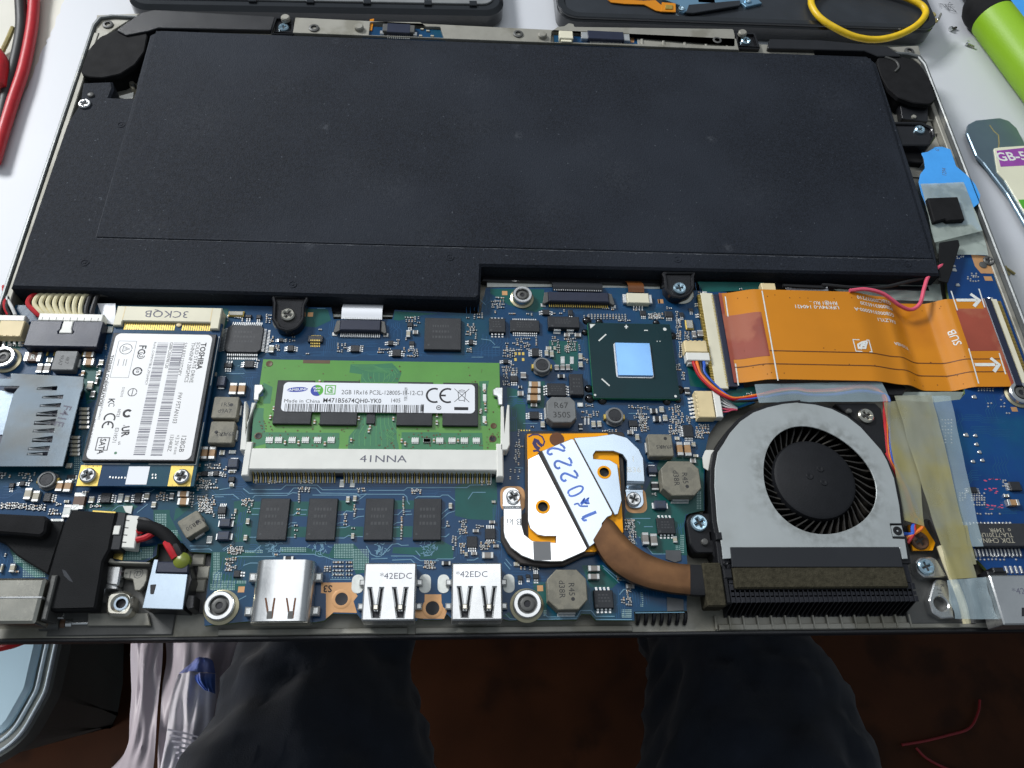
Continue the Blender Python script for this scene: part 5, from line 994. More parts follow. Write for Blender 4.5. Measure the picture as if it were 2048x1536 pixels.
# memory socket
z = 4.2; X0, X1, Y0, Y1 = rect('D', 372, -10, 2600, 158, z)
X1 = w('F', 712, 100, z)[0]; Y0 = -28.8; Y1 = -22.7
b = MB(); b.box(X0 + 1.2, X1 - 1.2, Y0, Y1, 1.0, z, ch=.25); b.box(X0, X0 + 1.9, Y0 - 1.9, Y1 + 1.8, .1, z + .2, ch=.3); b.box(X1 - 1.9, X1, Y0 - 1.9, Y1 + 1.8, .1, z + .2, ch=.3); ms = b.build('memory_socket', 'white_plastic', mb)
b = MB(); b.box(w('D', 1085, 60, z)[0], w('D', 1885, 60, z)[0], Y0 + .3, Y1 - .3, z, z + .03); b.build('smooth_label', 'white_plastic', ms)
b = MB(); b.text('41NNA', *w('D', 1362, 103, z), z + .05, 2.0, 0, sx=1.35); b.build('lettering', 'ink_grey', ms)
b = MB(); b.box(X0 + 2.4, X1 - 2.4, Y0 - .6, Y0 + .2, .3, 1.6); b.build('pin_row_body', 'black_plastic', ms)  # black plastic body behind the row of pins
b = MB(); n = 102; xa, xb = w('D', 465, 210, .4)[0], w('F', 605, 220, .4)[0]; gap = w('D', 1200, 210, .4)[0]
for k in range(n):
    x = xa + (xb - xa) * k / (n - 1)
    if abs(x - gap) < 1.0: continue
    b.add([(x - .13, Y0 + .02, 2.6), (x + .13, Y0 + .02, 2.6), (x + .13, Y0 - .9, .9), (x - .13, Y0 - .9, .9), (x + .13, Y0 - 2.3, .25), (x - .13, Y0 - 2.3, .25), (x + .13, Y0 - 2.3, 0), (x - .13, Y0 - 2.3, 0)], [(3, 2, 1, 0), (5, 4, 2, 3), (7, 6, 4, 5)], 0 if k % 2 else 1)
b.build('pins', ['tin', 'gold'], ms, kind='stuff')
for r, pts, tabp, pin in (('C', [(478, 1130), (410, 1300), (395, 1536), (340, 1536), (378, 1120), (395, 1120), (385, 1420), (440, 1130)], [(462, 975), (530, 975), (545, 1010), (520, 1045), (505, 1060), (500, 1110), (455, 1110)], (1, 0)),
                          ('E', [(690, 1160), (716, 1160), (720, 1400), (745, 1150), (765, 1150), (768, 1490), (745, 1536), (688, 1536)], [(708, 1000), (650, 1000), (622, 1020), (625, 1065), (660, 1078), (670, 1150), (706, 1150)], (0, 0))):
    b = MB(); b.prism(ws(r, pts, 4.4), .6, 4.4, ch=.2); l = b.build('latch_arm', 'white_plastic', ms)
    b = MB(); b.prism(rnd(ws(r, tabp, 4.8), .3), 3.9, 4.8, ch=.2); b.build('latch_clip', 'tin', l)
# ============================================================ memory module
rm = thing('memory_module', 'green memory module with a white printed label locked in its white socket', 'memory module', (-38, -12, 2.4))
zr = 3.5; RX0, RX1, RY0, RY1 = -71.6, -3.8, -22.8, 5.1
nl = w('C', 545, 1030, zr)[1]
b = MB(); b.prism([(RX0, RY0), (RX1, RY0), (RX1, nl - 2), (RX1 - 1.6, nl - 1.6), (RX1 - 1.6, nl + 1.6), (RX1, nl + 2), (RX1, RY1), (RX0, RY1), (RX0, nl + 2), (RX0 + 1.6, nl + 1.6), (RX0 + 1.6, nl - 1.6), (RX0, nl - 2)], zr - 1, zr, 0, .06, side=1); b.build('board', ['ram_pcb', 'pcb_edge'], rm)
b = MB()
for i, (r, pts) in enumerate([('C', [(1285, 805), (1480, 805), (1640, 795), (1720, 880), (1690, 960), (1370, 960), (1380, 890), (1275, 875)]), ('C', [(1350, 1225), (1670, 1225), (1680, 1440), (1700, 1536), (1260, 1536), (1270, 1420), (1350, 1330)]), ('C', [(460, 1190), (500, 1175), (545, 1180), (540, 1250), (570, 1480), (460, 1510), (440, 1440)]), ('C', [(560, 1385), (1190, 1390), (1190, 1480), (1180, 1536), (560, 1536)]), ('C', [(1720, 1385), (2040, 1385), (2040, 1536), (1720, 1536)]), ('E', [(0, 1390), (530, 1390), (540, 1536), (0, 1536)]), ('E', [(505, 950), (590, 945), (575, 1010), (570, 1330), (520, 1330)]), ('C', [(540, 960), (620, 1000), (600, 1140), (540, 1140)])]):
    b.sheet(ws(r, pts, zr), zr + .012 + i * .001)
b.build('bare_laminate', 'ram_bare', rm, kind='stuff')
b = MB(); i = 0
for k in range(9):
    x = 1370 + k * 34; b.strip(ws('C', [(x, 1228), (x, 1310 + 6 * (k % 3)), (x - 60 + 14 * k, 1400), (x - 60 + 14 * k, 1500)], zr), .14, zr + .03 + k * .001)
for k in range(6):
    y = 815 + k * 11; b.strip(ws('C', [(1300 + 26 * k, y), (1480 + 10 * k, y), (1560 + 14 * k, y + 30), (1660 - 12 * k, y + 30), (1690 - 24 * k, y + 70)], zr), .13, zr + .045 + k * .001)
for k in range(7): b.strip(ws('C', [(1390 + 46 * k, 880), (1390 + 46 * k, 920), (1420 + 36 * k, 960)], zr), .13, zr + .06 + k * .001)
for k in range(5):
    p = [(1580 + 22 * (j % 2) + 14 * k, 1350 + 24 * j + 6 * k) for j in range(5)]; b.strip(ws('C', p, zr), .13, zr + .07 + k * .001)
b.build('tracks', 'ram_line', rm, kind='stuff')
b = MB(); rg = random.Random(9)
for k in range(210):
    x, y = rg.uniform(RX0 + .6, RX1 - .6), rg.choice((rg.uniform(RY0 + .5, RY1 - .5), rg.uniform(RY0 + 1, RY0 + 8)))
    b.sheet(circ(x, y, rg.uniform(.12, .26), 6), zr + .085)
for x0, y0, x1 in ((880, 780, 1110),): b.box(*[w('C', x0, y0, zr)[0], w('C', x1, y0, zr)[0], w('C', x0, y0, zr)[1] - .6, w('C', x0, y0, zr)[1] + .5], zr, zr + .03)
b.build('via_dots', 'ram_dot', rm, kind='stuff')
for r, x, y, s in (('C', 592, 800, 1.0), ('C', 497, 1416, 1.05), ('E', 628, 1330, .9), ('E', 620, 1440, 1.1)):
    X, Y = w(r, x, y, zr); b = MB(); b.lathe([(s, zr + .02), (s * .9, zr + .09), (s * .75, zr + .09), (s * .6, zr + .03), (.001, zr + .03)], X, Y, 18, mis=[0, 0, 1, 1, 1]); b.build('corner_hole', ['ram_dot', 'ink' if y > 1400 else 'ram_dot'], rm)
zc = zr + 1.05
for r, x0, y0, x1, y1 in (('C', 640, 940, 962, 1312), ('C', 1036, 945, 1350, 1320), ('C', 1682, 955, 1985, 1325), ('E', 194, 962, 495, 1328)):
    X0, X1, Y0, Y1 = rect(r, x0, y0, x1, y1, zc); b = MB(); b.box(X0, X1, Y0, Y1, zr + .1, zc, ch=.12); b.build('memory_chip', 'chip_soft', rm)
X0, X1, Y0, Y1 = rect('C', 1422, 1190, 1495, 1310, zr + .6); b = MB(); b.box(X0, X1, Y0, Y1, zr, zr + .6, ch=.08); b.build('memory_chip', 'chip_soft', rm)
lx0, lx1, ly0, ly1 = w('C', 702, 1090, zc)[0], w('E', 468, 1100, zc)[0], w('E', 250, 1222, zc)[1], w('C', 1400, 966, zc)[1]
zl = zc + .05; b = MB(); b.prism(rr(lx0, lx1, ly0, ly1, 1.3, 6), zc, zl); lb = b.build('label', 'paper', rm)
b = MB(); zt = zl + .01
T = lambda t, x, y, s, **k: b.text(t, *w('C', x, y, zl), zt, s, 0, **k)
T('2GB 1Rx16 PC3L-12800S-11-12-C3', 1207, 1060, 1.35, sx=.80); T('Made in China', 717, 1130, 1.05, sx=1.12); T('M471B5674QH0-YK0', 1050, 1130, 1.35, sx=.92, bold=.012); T('1405', 1632, 1130, 1.25, sx=.80)
b.text('Y0R1100R09', *w('C', 1768, 1118, zl), zt, .9, 90, sx=.62)
rg = random.Random(4); x = w('C', 722, 1180, zl)[0]; xe = w('C', 1916, 1180, zl)[0]; y0 = w('C', 1300, 1220, zl)[1]; y1 = w('C', 1300, 1146, zl)[1]
while x < xe:
    q = rg.choice((.12, .12, .22, .32)); b.box(x, x + q, y0, y1, zl, zt, bottom=False); x += q + rg.choice((.14, .14, .24, .34))
# CE mark, crossed bin, recycling mark, bar
def arc(cx, cy, r_, a0, a1, n=16): return [(cx + r_ * math.cos(R_(a0 + (a1 - a0) * k / n)), cy + r_ * math.sin(R_(a0 + (a1 - a0) * k / n))) for k in range(n + 1)]
def ce(B, cx, cy, r_, z, wd_=.42, rot=0):
    pts = []
    for p_ in (arc(0, 0, r_, 65, 295), arc(r_ * 1.75, 0, r_, 65, 295), [(r_ * .75, 0), (r_ * 1.5, 0)]):
        c_, s_ = math.cos(R_(rot)), math.sin(R_(rot)); z += .002
        B.strip([(cx + x * c_ - y * s_, cy + x * s_ + y * c_) for x, y in p_], wd_, z)
cx, cy = w('E', 132, 1070, zl); ce(b, cx - .3, cy, 2.15, zt, .55)
bx, by = w('E', 357, 1070, zl)
for q in ([(-1.1, 1.1), (-.8, -1.6), (.8, -1.6), (1.1, 1.1), (-1.2, 1.1)], [(-.9, 1.5), (0, 1.75), (.9, 1.5)], [(-2.1, 2.1), (2.1, -2.1)], [(-2.1, -2.1), (2.1, 2.1)], [(.55, -1.9), (.9, -1.9)]):
    zt += .002; b.strip([(bx + u, by + v) for u, v in q], .16, zt)
qx, qy = w('E', 160, 1175, zl); b.strip(arc(qx, qy, .62, 0, 350, 20), .2, zt + .003); b.strip([(qx - .3, qy), (qx + .3, qy)], .3, zt + .004)
X0, X1, Y0, Y1 = rect('E', 292, 1170, 412, 1196, zl); b.box(X0, X1, Y0, Y1, zl, zt, bottom=False)
for k in range(3): xx = w('E', 8 + k * 10, 1180, zl)[0]; b.box(xx, xx + .15, Y0 - .5, Y1 + .8, zl, zt, bottom=False)
b.build('print', 'ink', lb)
ex, ey = w('C', 832, 1020, zl); b = MB(); b.rot = (ex, ey, R_(4)); b.sheet(circ(ex, ey, 2.95, 28, .78), zl + .012); b.build('print_blue', 'ink_blue', lb)
b = MB(); b.rot = (ex, ey, R_(4)); b.text('SAMSUNG', ex, ey - .35, zl + .022, .72, 0, align='c', sx=1.25, bold=.02); gx, gy = w('C', 998, 1028, zl); b.text('Planet', gx, gy + .12, zl + .024, .62, 0, align='c', sx=.9, bold=.02); b.text('First', gx, gy - .75, zl + .024, .62, 0, align='c', bold=.02); b.build('print_white', 'paper', lb)
b = MB(); b.sheet(arc(gx, gy, 1.75, -60, 110, 16) + [(gx - .2, gy + .3)], zl + .012); fx, fy = w('C', 1112, 1022, zl); s = 1.35
for q in ([(-s, -s), (s, -s), (s, s), (-s, s), (-s, -s - .1)],): b.strip([(fx + u, fy + v) for u, v in q], .28, zl + .012)
b.text('G', fx - .95, fy - .9, zl + .014, 1.9, 0, sx=.75, bold=.02); b.text('e', fx + .25, fy + .1, zl + .014, .9, 0, bold=.02); b.text('2', fx + .3, fy - .95, zl + .014, .85, 0, bold=.02); b.build('print_green', 'ink_green', lb)
b = MB(); b.sheet(arc(gx, gy, 1.75, 110, 300, 18) + [(gx - .2, gy + .3)], zl + .013); b.build('print_blue', 'ink_blue', lb)
for r, xs, y in (('C', (560, 638, 755, 868, 972, 1088), 1450), ('C', (1805, 1905), 1455), ('E', (28, 138, 243, 348, 450), 1455)):
    for x in xs:
        X0, X1, Y0, Y1 = rect(r, x, y - 18, x + 62, y + 14, zr + .4); b = MB(); b.box(X0, X1, Y0, Y1, zr, zr + .4, 0, .06)
        for k in range(4): b.cbox(X0 + (X1 - X0) * (k + .5) / 4, Y0 - .15, .3, .4, zr, zr + .25, 1); b.cbox(X0 + (X1 - X0) * (k + .5) / 4, Y1 + .15, .3, .4, zr, zr + .25, 1)
        b.build('resistor_array', ['silk', 'solder'], rm)
for r, x, y in (('E', 535, 970), ('E', 538, 1060), ('E', 535, 1245)): X0, X1, Y0, Y1 = rect(r, x, y, x + 28, y + 60, zr + .4); b = MB(); b.box(X0, X1, Y0, Y1, zr, zr + .4, 0, .06); b.build('resistor_array', ['silk'], rm)
b = MB(); 
for r, x, y in (('C', 978, 1295), ('C', 1355, 1265), ('C', 1650, 1270), ('C', 2020, 1300), ('E', 145, 1305), ('E', 145, 1240), ('C', 1450, 1340), ('C', 1440, 1370), ('E', 550, 1030), ('E', 555, 1140), ('E', 520, 1200), ('E', 560, 1300), ('C', 725, 1470), ('C', 840, 1470), ('C', 1065, 1480), ('C', 1290, 1450), ('C', 1720, 1455), ('C', 1750, 1480), ('E', 118, 1455), ('E', 325, 1455), ('E', 560, 1190), ('E', 515, 1210), ('C', 630, 1180), ('C', 600, 1255), ('C', 1020, 955)):
    X, Y = w(r, x, y, zr + .4); capmesh(b, X - .3, X + .3, Y - .6, Y + .6, .5, .28, zr, 0, 1, .05)
b.build('small_components', ['capbody', 'solder'], rm, kind='stuff')
# ============================================================ solid state drive
sd = thing('solid_state_drive', 'blue edged solid state drive card under a big white printed label', 'drive', (-100, -9, 2.4))
zs = 3.4; DX0, DX1, DY0 = -114.8, -84.7, -33.4; DY1 = SS[2] + .3
b = MB(); b.box(DX0, DX1, DY0, DY1, zs - 1, zs, ch=.06); b.build('board', 'pcb', sd)
b = MB(); n = 40; kx = w('A', 1528, 390, zs)[0]
for k in range(n):
    x = DX0 + 2.8 + (DX1 - DX0 - 5.6) * k / (n - 1)
    if abs(x - kx) > .9: b.box(x - .22, x + .22, DY1 - 2.6, DY1 - .1, zs, zs + .03)
b.build('edge_contacts', 'gold', sd, kind='stuff')
b = MB(); b.lathe([(.8, zs), (.7, zs + .35), (.001, zs + .5)], kx, w('A', 1528, 385, zs)[1], 14); b.build('key_notch', 'ivory', sd)
zk = zs + 1.2; kp = [w('A', 955, 480, zk), w('A', 1825, 480, zk), w('B', 1640, 92, zk), w('B', 705, 92, zk)]
KX0, KX1, KY0, KY1 = DX0 + .7, DX1 - .7, w('B', 1150, 95, zk)[1], w('A', 1380, 455, zk)[1]
b = MB(); b.box(KX0, KX1, KY0, KY1, zs, zk, ch=.15); b.build('flash_block', 'chip', sd)
b = MB(); b.strip([(KX0 + .2, KY0 - .35), (KX0 + 12, KY0 - .35)], .18, zs + .02); b.strip([(KX1 - 12, KY0 - .35), (KX1 + .2, KY0 - .35), (KX1 + .35, KY0 + 12)], .18, zs + .021); b.strip([(KX1 + .4, KY1 - 16), (KX1 + .4, KY1)], .18, zs + .022); b.build('silk_lines', 'silk', sd)
L0, L1, L2, L3 = KX0 + .9, KX1 - 1.0, w('B', 1150, 82, zk)[1], w('A', 1380, 462, zk)[1]
zl = zk + .05; b = MB(); b.prism(rr(L0, L1, L2, L3, 1.6, 6), zk, zl); lb = b.build('label', 'paper_ssd', sd)
b = MB(); zt = zl + .01
def V(t, x, y, s, **k): b.text(t, *w('A', x, y, zl), zt, s, -90, **k)
V('TOSHIBA', 1718, 535, 1.45, sx=1.0, bold=.03); V('SOLID STATE DRIVE', 1680, 532, 1.0, sx=1.02); V('THNSNF128GMCS', 1638, 532, 1.0, sx=1.12); V('S/N 83IS12J3TOPY', 1570, 535, .95, sx=1.0); V('G8BC00098120', 1452, 532, .9, sx=1.0); V('RoHS_COMPATIBLE_ZP(SHMCY', 1316, 530, .62, sx=1.1)
V('FW FSTAN103', 1522, 962, 1.1, sx=.95); V('128GB', 1552, 1330, 1.25, sx=1.0); V('+3.3V ===', 1505, 1322, .95, sx=.95); V('1334KBZ', 1455, 1322, .95, sx=.95)
V('TOSHIBA CORPORATION', 945, 640, .85, sx=1.12, bold=.03); V('FCC-REM-TSD-THNSNF256GMCS', 912, 870, .52, sx=1.05); V('MADE IN PHILIPPINES', 800, 1190, .62, sx=1.05); V('E319571', 985, 1262, .95, sx=.95); V('N723', 1008, 1102, .75, bold=.01); V('D33210', 1045, 915, .65); V('FC', 1190, 558, 2.0, bold=.02, sx=.9)
zt += .002
for xl, yl, xr in ((1482, 535, 0), (1345, 535, 0)):
    rg = random.Random(xl); X = w('A', xl, 540, zl)[0]; Xe = w('A', xl + 92, 540, zl)[0]; y = w('A', xl, 535, zl)[1]
    ye = w('B', xl - 190, 45, zl)[1]
    while y > ye:
        q = rg.choice((.12, .12, .2, .3)); b.box(X, Xe, y - q, y, zl, zt, 1, bottom=False); y -= q + rg.choice((.13, .13, .22, .32))
# boxes and marks
def ring(cx, cy, r_, wd_, dz=0): b.strip(arc(cx, cy, r_, 0, 352, 26), wd_, zt + dz)
x0, y1 = w('A', 1015, 520, zl); x1 = w('A', 1168, 520, zl)[0]; y0 = w('A', 1020, 832, zl)[1]
b.strip([(x0, y0), (x1, y0), (x1, y1), (x0, y1), (x0, y0 - .05)], .08, zt + .003)
cx, cy = w('A', 1075, 588, zl); ring(cx, cy, 1.65, .16, .004); b.strip([(cx - .8, cy + .8), (cx + 1.0, cy), (cx - .8, cy - .8), (cx - .8, cy + .9)], .14, zt + .005); b.strip([(cx - .4, cy), (cx + .4, cy)], .16, zt + .006)
for dx in (-1.2, .2, .9): c_ = w('A', 1048, 705, zl); b.strip([(c_[0] + dx, c_[1] + 1.1), (c_[0] + dx, c_[1] - 1.0)], .12, zt + .006)
cx, cy = w('A', 1172, 780, zl); ring(cx, cy, 1.15, .38, .004); b.text('10', cx - .35, cy + .6, zt, .85, -90, bold=.02)
cx, cy = w('A', 1130, 958, zl); ring(cx, cy, 1.15, .2, .004); b.strip([(cx, cy + 1.1), (cx, cy - 1.1)], .18, zt + .006)
cx, cy = w('A', 1215, 640, zl); b.strip(arc(cx - .3, cy - .2, .95, 0, -290, 18), .22, zt + .004); b.strip(arc(cx - .3, cy - .2, .45, 0, -290, 14), .2, zt + .004)
cx, cy = w('A', 1088, 1138, zl); b.strip(arc(cx, cy, .95, -40, -320, 20), .62, zt + .004)
cx, cy = w('A', 935, 1180, zl); ce(b, cx, cy, 1.35, zt + .004, .4, -90)
b.text('UR', *w('A', 1040, 1255, zl), zt, 1.9, -80, bold=.035, sx=.8); b.text('c', *w('A', 1050, 1238, zl), zt, .8, -80); b.text('us', *w('A', 1010, 1380, zl), zt, .8, -80)
x0, y1 = w('A', 838, 1345, zl); x1 = x0 + 3.0; y0 = y1 - 3.6; b.strip([(x0, y0), (x1, y0), (x1, y1), (x0, y1), (x0, y0 - .05)], .22, zt + .007); b.text('SATA', x0 + .7, y1 - .3, zt, 1.5, -90, sx=.85, bold=.02); V('K', 930, 1012, 1.6, bold=.02); V('C', 930, 1048, 1.6, bold=.0, sx=.8)
b.build('print', ['ink', 'ink_grey'], lb)
b = MB(); b.sheet(circ(*w('A', 986, 1476, zl), .38, 14), zl + .015); b.build('print_green', 'ram_bare', lb)
for r, x0, y0, x1, y1, sx_, sy_ in (('B', 672, 130, 852, 300, 745, 212), ('B', 1445, 135, 1638, 318, 1545, 222)):
    X0, X1, Y0, Y1 = rect(r, x0, y0, x1, y1, zs); Y0 = DY0 + .03
    b = MB(); b.box(X0, X1, Y0, Y1, zs, zs + .05); o = b.build('gold_land', 'gold', sd)
    b = MB()
    for k in range(7): b.sheet(circ(random.uniform(X0 + .3, X1 - .3), random.choice((Y0 + .3, Y1 - .3)), .12, 6), zs + .06)
    b.build('via_dots', 'ram_dot', o, kind='stuff')
    screw(sd, *w(r, sx_, sy_, zs + .9), zs + .05, 2.05, 'steel', 1.0)
    X, Y = w(r, sx_ + 12, sy_ + 70, 1.0); b = MB(); b.lathe([(2.9, 0), (2.9, .8), (2.5, 1.2), (2.4, 2.38), (.001, 2.38)], X + .5, Y + 2.4, 24); b.build('standoff', 'copper', sd)
X0, X1, Y0, Y1 = rect('B', 1085, 140, 1265, 295, zs); b = MB(); b.box(X0, X1, Y0, Y1, zs, zs + .06); b.build('small_label', 'paper', sd)
b = MB()
for r, x, y in (('B', 940, 232), ('B', 965, 236), ('B', 990, 236), ('B', 1015, 238), ('B', 1040, 236), ('B', 1068, 238), ('B', 1303, 212), ('B', 1330, 212), ('B', 1303, 238), ('B', 1330, 238)): b.cbox(*w(r, x, y, zs), .35, .5, zs, zs + .12)
b.build('solder_dots', 'solder', sd, kind='stuff')
# ============================================================ heat sink
hs = thing('heat_sink', 'steel clamp plate with blue marker digits and a brown heat pipe curving away', 'heat sink', (30, -40, 0))
b = MB(); b.prism(rnd([w('E', 895, 1400, 1.8), w('E', 935, 1372, 1.8), w('E', 1750, 1380, 1.8), w('F', 1735, 30, 1.8), w('F', 1752, 300, 1.8), w('F', 1740, 720, 1.8), w('F', 1490, 890, 1.8), w('F', 1400, 905, 1.8), w('F', 1230, 985, 1.8), w('F', 1060, 995, 1.8), w('F', 860, 970, 1.8), w('F', 750, 880, 1.8), w('F', 692, 770, 1.8), w('F', 688, 560, 1.8), w('F', 900, 545, 1.8)], 1), .3, 1.8, ch=.25); b.build('base_frame', 'hs_base', hs)
b = MB(); b.prism(rnd([w('E', 914, 1398, 2.3), w('E', 1600, 1392, 2.3), w('F', 1695, 28, 2.3), w('F', 1735, 705, 2.3), w('F', 1495, 868, 2.3), w('F', 1420, 868, 2.3), w('F', 1160, 795, 2.3), w('F', 928, 775, 2.3)], .5), 1.81, 2.3, ch=.05); b.build('yellow_film', 'yellow_film', hs)
z = 3.4
hL = w('F', 1048, 485, z); hR = w('F', 1572, 190, z)
pl = ws('F', [(920, 78), (1013, 32), (1428, 838), (1408, 865), (1215, 950), (1115, 952), (970, 940), (870, 902), (775, 832), (722, 745), (712, 690), (712, 500), (866, 500), (868, 640), (890, 720), (960, 775), (1158, 790), (1160, 735), (1060, 735), (1000, 722), (940, 670), (920, 605)], z)
b = MB(); b.prism(pl, z - .75, z, ch=.15, holes=[circ(*hL, 1.55, 24)], bottom=True)
def tabbend(B, r, x0, x1, ya, yb, yc, z0, z1, th=.7):
    """flat arm folding down to a low screw tab, built as a band along Y"""
    X0, X1 = w(r, x0, ya, z0)[0], w(r, x1, ya, z0)[0]; Ya = w(r, (x0 + x1) / 2, ya, z0)[1]; Yb = w(r, (x0 + x1) / 2, yb, z1)[1]; Yc = w(r, (x0 + x1) / 2, yc, z1)[1]
    return X0, X1, Ya, Yb, Yc
X0, X1, Ya, Yb, Yc = tabbend(b, 'F', 712, 866, 500, 470, 320, z, .9)
b.ribbon([(Ya - .02, z), (Ya + .5, z - .3), (Yb - .4, 1.1), (Yb + .2, .9)], X0, X1, .7, axis='y', sm=3); b.prism(rnd([(X0, Yb + .2), (X1, Yb + .2), (X1, Yc), (X0, Yc)], [0, 0, 2.2, 2.2]), .2, .9, ch=.1)
lp_ = b.build('clamp_plate', 'hs_steel_lit', hs); screw(hs, *w('F', 797, 397, 1.6), .9, 2.0, 'steel', 1.1)
b = MB(); b.box(w('F', 968, 860, z)[0], w('F', 1117, 860, z)[0], w('F', 1040, 940, z)[1], w('F', 1040, 782, z)[1], z, z + .02); b.build('grey_band', 'hs_grey', lp_)
b = MB(); b.text('B.ki', *w('F', 862, 585, z), z + .01, 1.9, 180); b.build('stamp', 'hs_grey', lp_)
pr = [w('E', 1312, 1432, z), w('E', 1500, 1420, z), w('E', 1650, 1398, z), w('E', 1765, 1430, z), w('E', 1868, 1530, z), w('F', 1905, 70, z), w('F', 1918, 270, z), w('F', 1765, 265, z), w('F', 1765, 90, z), w('F', 1730, 38, z), w('F', 1650, 8, z), w('F', 1500, 8, z), w('F', 1478, 40, z), w('F', 1480, 75, z), w('F', 1620, 85, z), w('F', 1685, 125, z), w('F', 1722, 430, z), w('F', 1690, 545, z), w('F', 1662, 555, z)]
b = MB(); b.prism(pr, z - .75, z, ch=.12, holes=[circ(*hR, 1.45, 24)], bottom=True)
X0, X1, Ya, Yb, Yc = tabbend(b, 'F', 1765, 1918, 270, 350, 495, z, .9)
b.ribbon([(Ya + .02, z), (Ya - .6, z - .4), (Yb + .5, 1.1), (Yb - .2, .9)], X0, X1 - .2, .7, axis='y', sm=3); b.prism(rnd([(X0, Yc), (X1 - .2, Yc), (X1 - .2, Yb - .2), (X0, Yb - .2)], [2, 2, 0, 0]), .2, .9, ch=.1)
rp = b.build('clamp_plate', 'steel_blue', hs); screw(hs, *w('F', 1825, 418, 1.6), .9, 2.0, 'steel', 1.1)  # right plate in darker bluish steel, its dimmer reflection put into the colour
b = MB(); b.text('1', *w('F', 1818, 100, z), z + .01, 1.7, 0); b.text('B36', *w('F', 1772, 190, z), z + .01, 1.5, 0, sx=1.2); b.build('stamp', 'silk', rp)
for (x, y), r_ in ((hL, 1.95), (hR, 1.95)):
    b = MB(); b.lathe([(r_, z), (r_ - .05, z + .12), (1.35, z + .12), (1.3, 2.42), (.001, 2.42)], x, y, 28, mis=[0, 0, 1, 1, 1]); b.build('film_ring', ['yellow_film', 'chip'], hs)
zs_ = z + .28
st = [w('F', 1038, 8, zs_), w('E', 1306, 1434, zs_), w('F', 1652, 552, zs_), w('F', 1600, 572, zs_), w('F', 1556, 625, zs_), w('F', 1542, 760, zs_), w('F', 1446, 828, zs_)]
b = MB(); b.prism(rnd(st, [.2, .1, .2, 1, 1.5, .8, .2]), z - .8, zs_, ch=.15); sp_ = b.build('pipe_cover', 'hs_strip_dim', hs)
# marker digits written along the cover
b = MB(); zz = zs_ + .012
def pen(pts, wd_=.5, sm=6):
    global zz
    zz += .0012; P = spline([(*w('F', x, y, zs_), 0) for x, y in pts], sm); b.strip([(q.x, q.y) for q in P], wd_, zz)
def pz(*pts, wd_=.66): pen2(pts, wd_)
def pen2(pts, wd_):
    global zz
    zz += .0012; P = spline([(*w('Z', x, y, zs_), 0) for x, y in pts], 6); b.strip([(q.x, q.y) for q in P], wd_, zz)
pz((345, 155), (395, 190), (425, 235)); pz((425, 250), (395, 270), (310, 238), (205, 228), (145, 258), (132, 305), (170, 332), (215, 315))
pz((488, 385), (525, 430), (540, 488)); pz((540, 500), (510, 515), (420, 482), (305, 442), (252, 480), (262, 540), (308, 570), (345, 552))
pz((578, 600), (625, 655), (645, 712)); pz((640, 722), (600, 724), (520, 688), (425, 655), (368, 690), (365, 748), (408, 785), (450, 765))
pz((482, 1005), (490, 955), (560, 912), (675, 872), (732, 898), (702, 970), (605, 1028), (525, 1042), (488, 1012), wd_=.55)
pz((585, 1195), (600, 1180), (650, 1172), (690, 1212), (820, 1215), wd_=.5); pz((690, 1172), (760, 1085), (735, 1150), (830, 1075), (775, 1160), (835, 1165), (700, 1150), wd_=.45); pz((700, 1190), (810, 1110), (820, 1180), wd_=.45)
pz((715, 1412), (745, 1455), (800, 1450), wd_=.6); pz((725, 1415), (800, 1378), (960, 1312), wd_=.85)
b.build('marker_digits', 'marker', sp_)
b = MB(); b.prism(ws('F', [(1005, 25), (1045, 0), (1455, 825), (1425, 850)], 2.9), 2.31, 2.7); b.build('groove', 'hs_base', hs)
b = MB(); zz = 2.31
def pe(pts, wd_=.5):
    global zz
    zz += .002; b.strip([w('E', x, y, 2.3) for x, y in pts], wd_, zz)
pe([(925, 1425), (960, 1405), (1010, 1405), (1045, 1425), (1062, 1465), (1050, 1500)], .45); pe([(990, 1440), (975, 1480), (990, 1510), (1020, 1530)], 1.1); pe([(1000, 1450), (1015, 1480), (1045, 1505)], .9); pe([(965, 1545), (1000, 1540), (1040, 1560)], .6)
b.build('marker_scrawl', 'marker_dark', hs)
b = MB(); b.prism(circ(*w('E', 1168, 1445, 2.35), 2.1, 22), 2.31, 2.36); b.build('resin_spot', 'kapton_line', hs)
# heat pipe
def loft(pairs, zt, th, n=14):
    B = MB(); V = []; F = []
    # resample the two edges with splines
    A = spline([(*w('H', *a, zt - .5), 0) for a, c in pairs], 5); C = spline([(*w('H', *c, zt - .5), 0) for a, c in pairs], 5)
    for p, q in zip(A, C):
        m = (p + q) / 2; h = (p - q) / 2
        for k in range(n):
            an = 2 * math.pi * k / n; cx, sz = math.cos(an), math.sin(an)
            e = lambda v, pw: math.copysign(abs(v) ** pw, v)
            o_ = m + h * e(cx, .5); V.append((o_.x, o_.y, zt - th / 2 + th / 2 * e(sz, .28)))
    N = len(A)
    for i in range(N - 1):
        for k in range(n): j = (k + 1) % n; F.append((i*n + k, i*n + j, (i+1)*n + j, (i+1)*n + k))
    F.append(tuple(reversed(range(n)))); F.append(tuple((N-1)*n + k for k in range(n)))
    B.add(V, F); return B
ZP = 4.3
pp = [((60, 572), (-60, 770)), ((120, 610), (-25, 850)), ((195, 705), (25, 935)), ((290, 800), (110, 1030)), ((400, 875), (235, 1115)), ((540, 935), (400, 1180)), ((660, 962), (580, 1218)), ((765, 972), (768, 1240))]
loft(pp, ZP, 2.4).build('heat_pipe', 'pipe', hs, sharp=60)
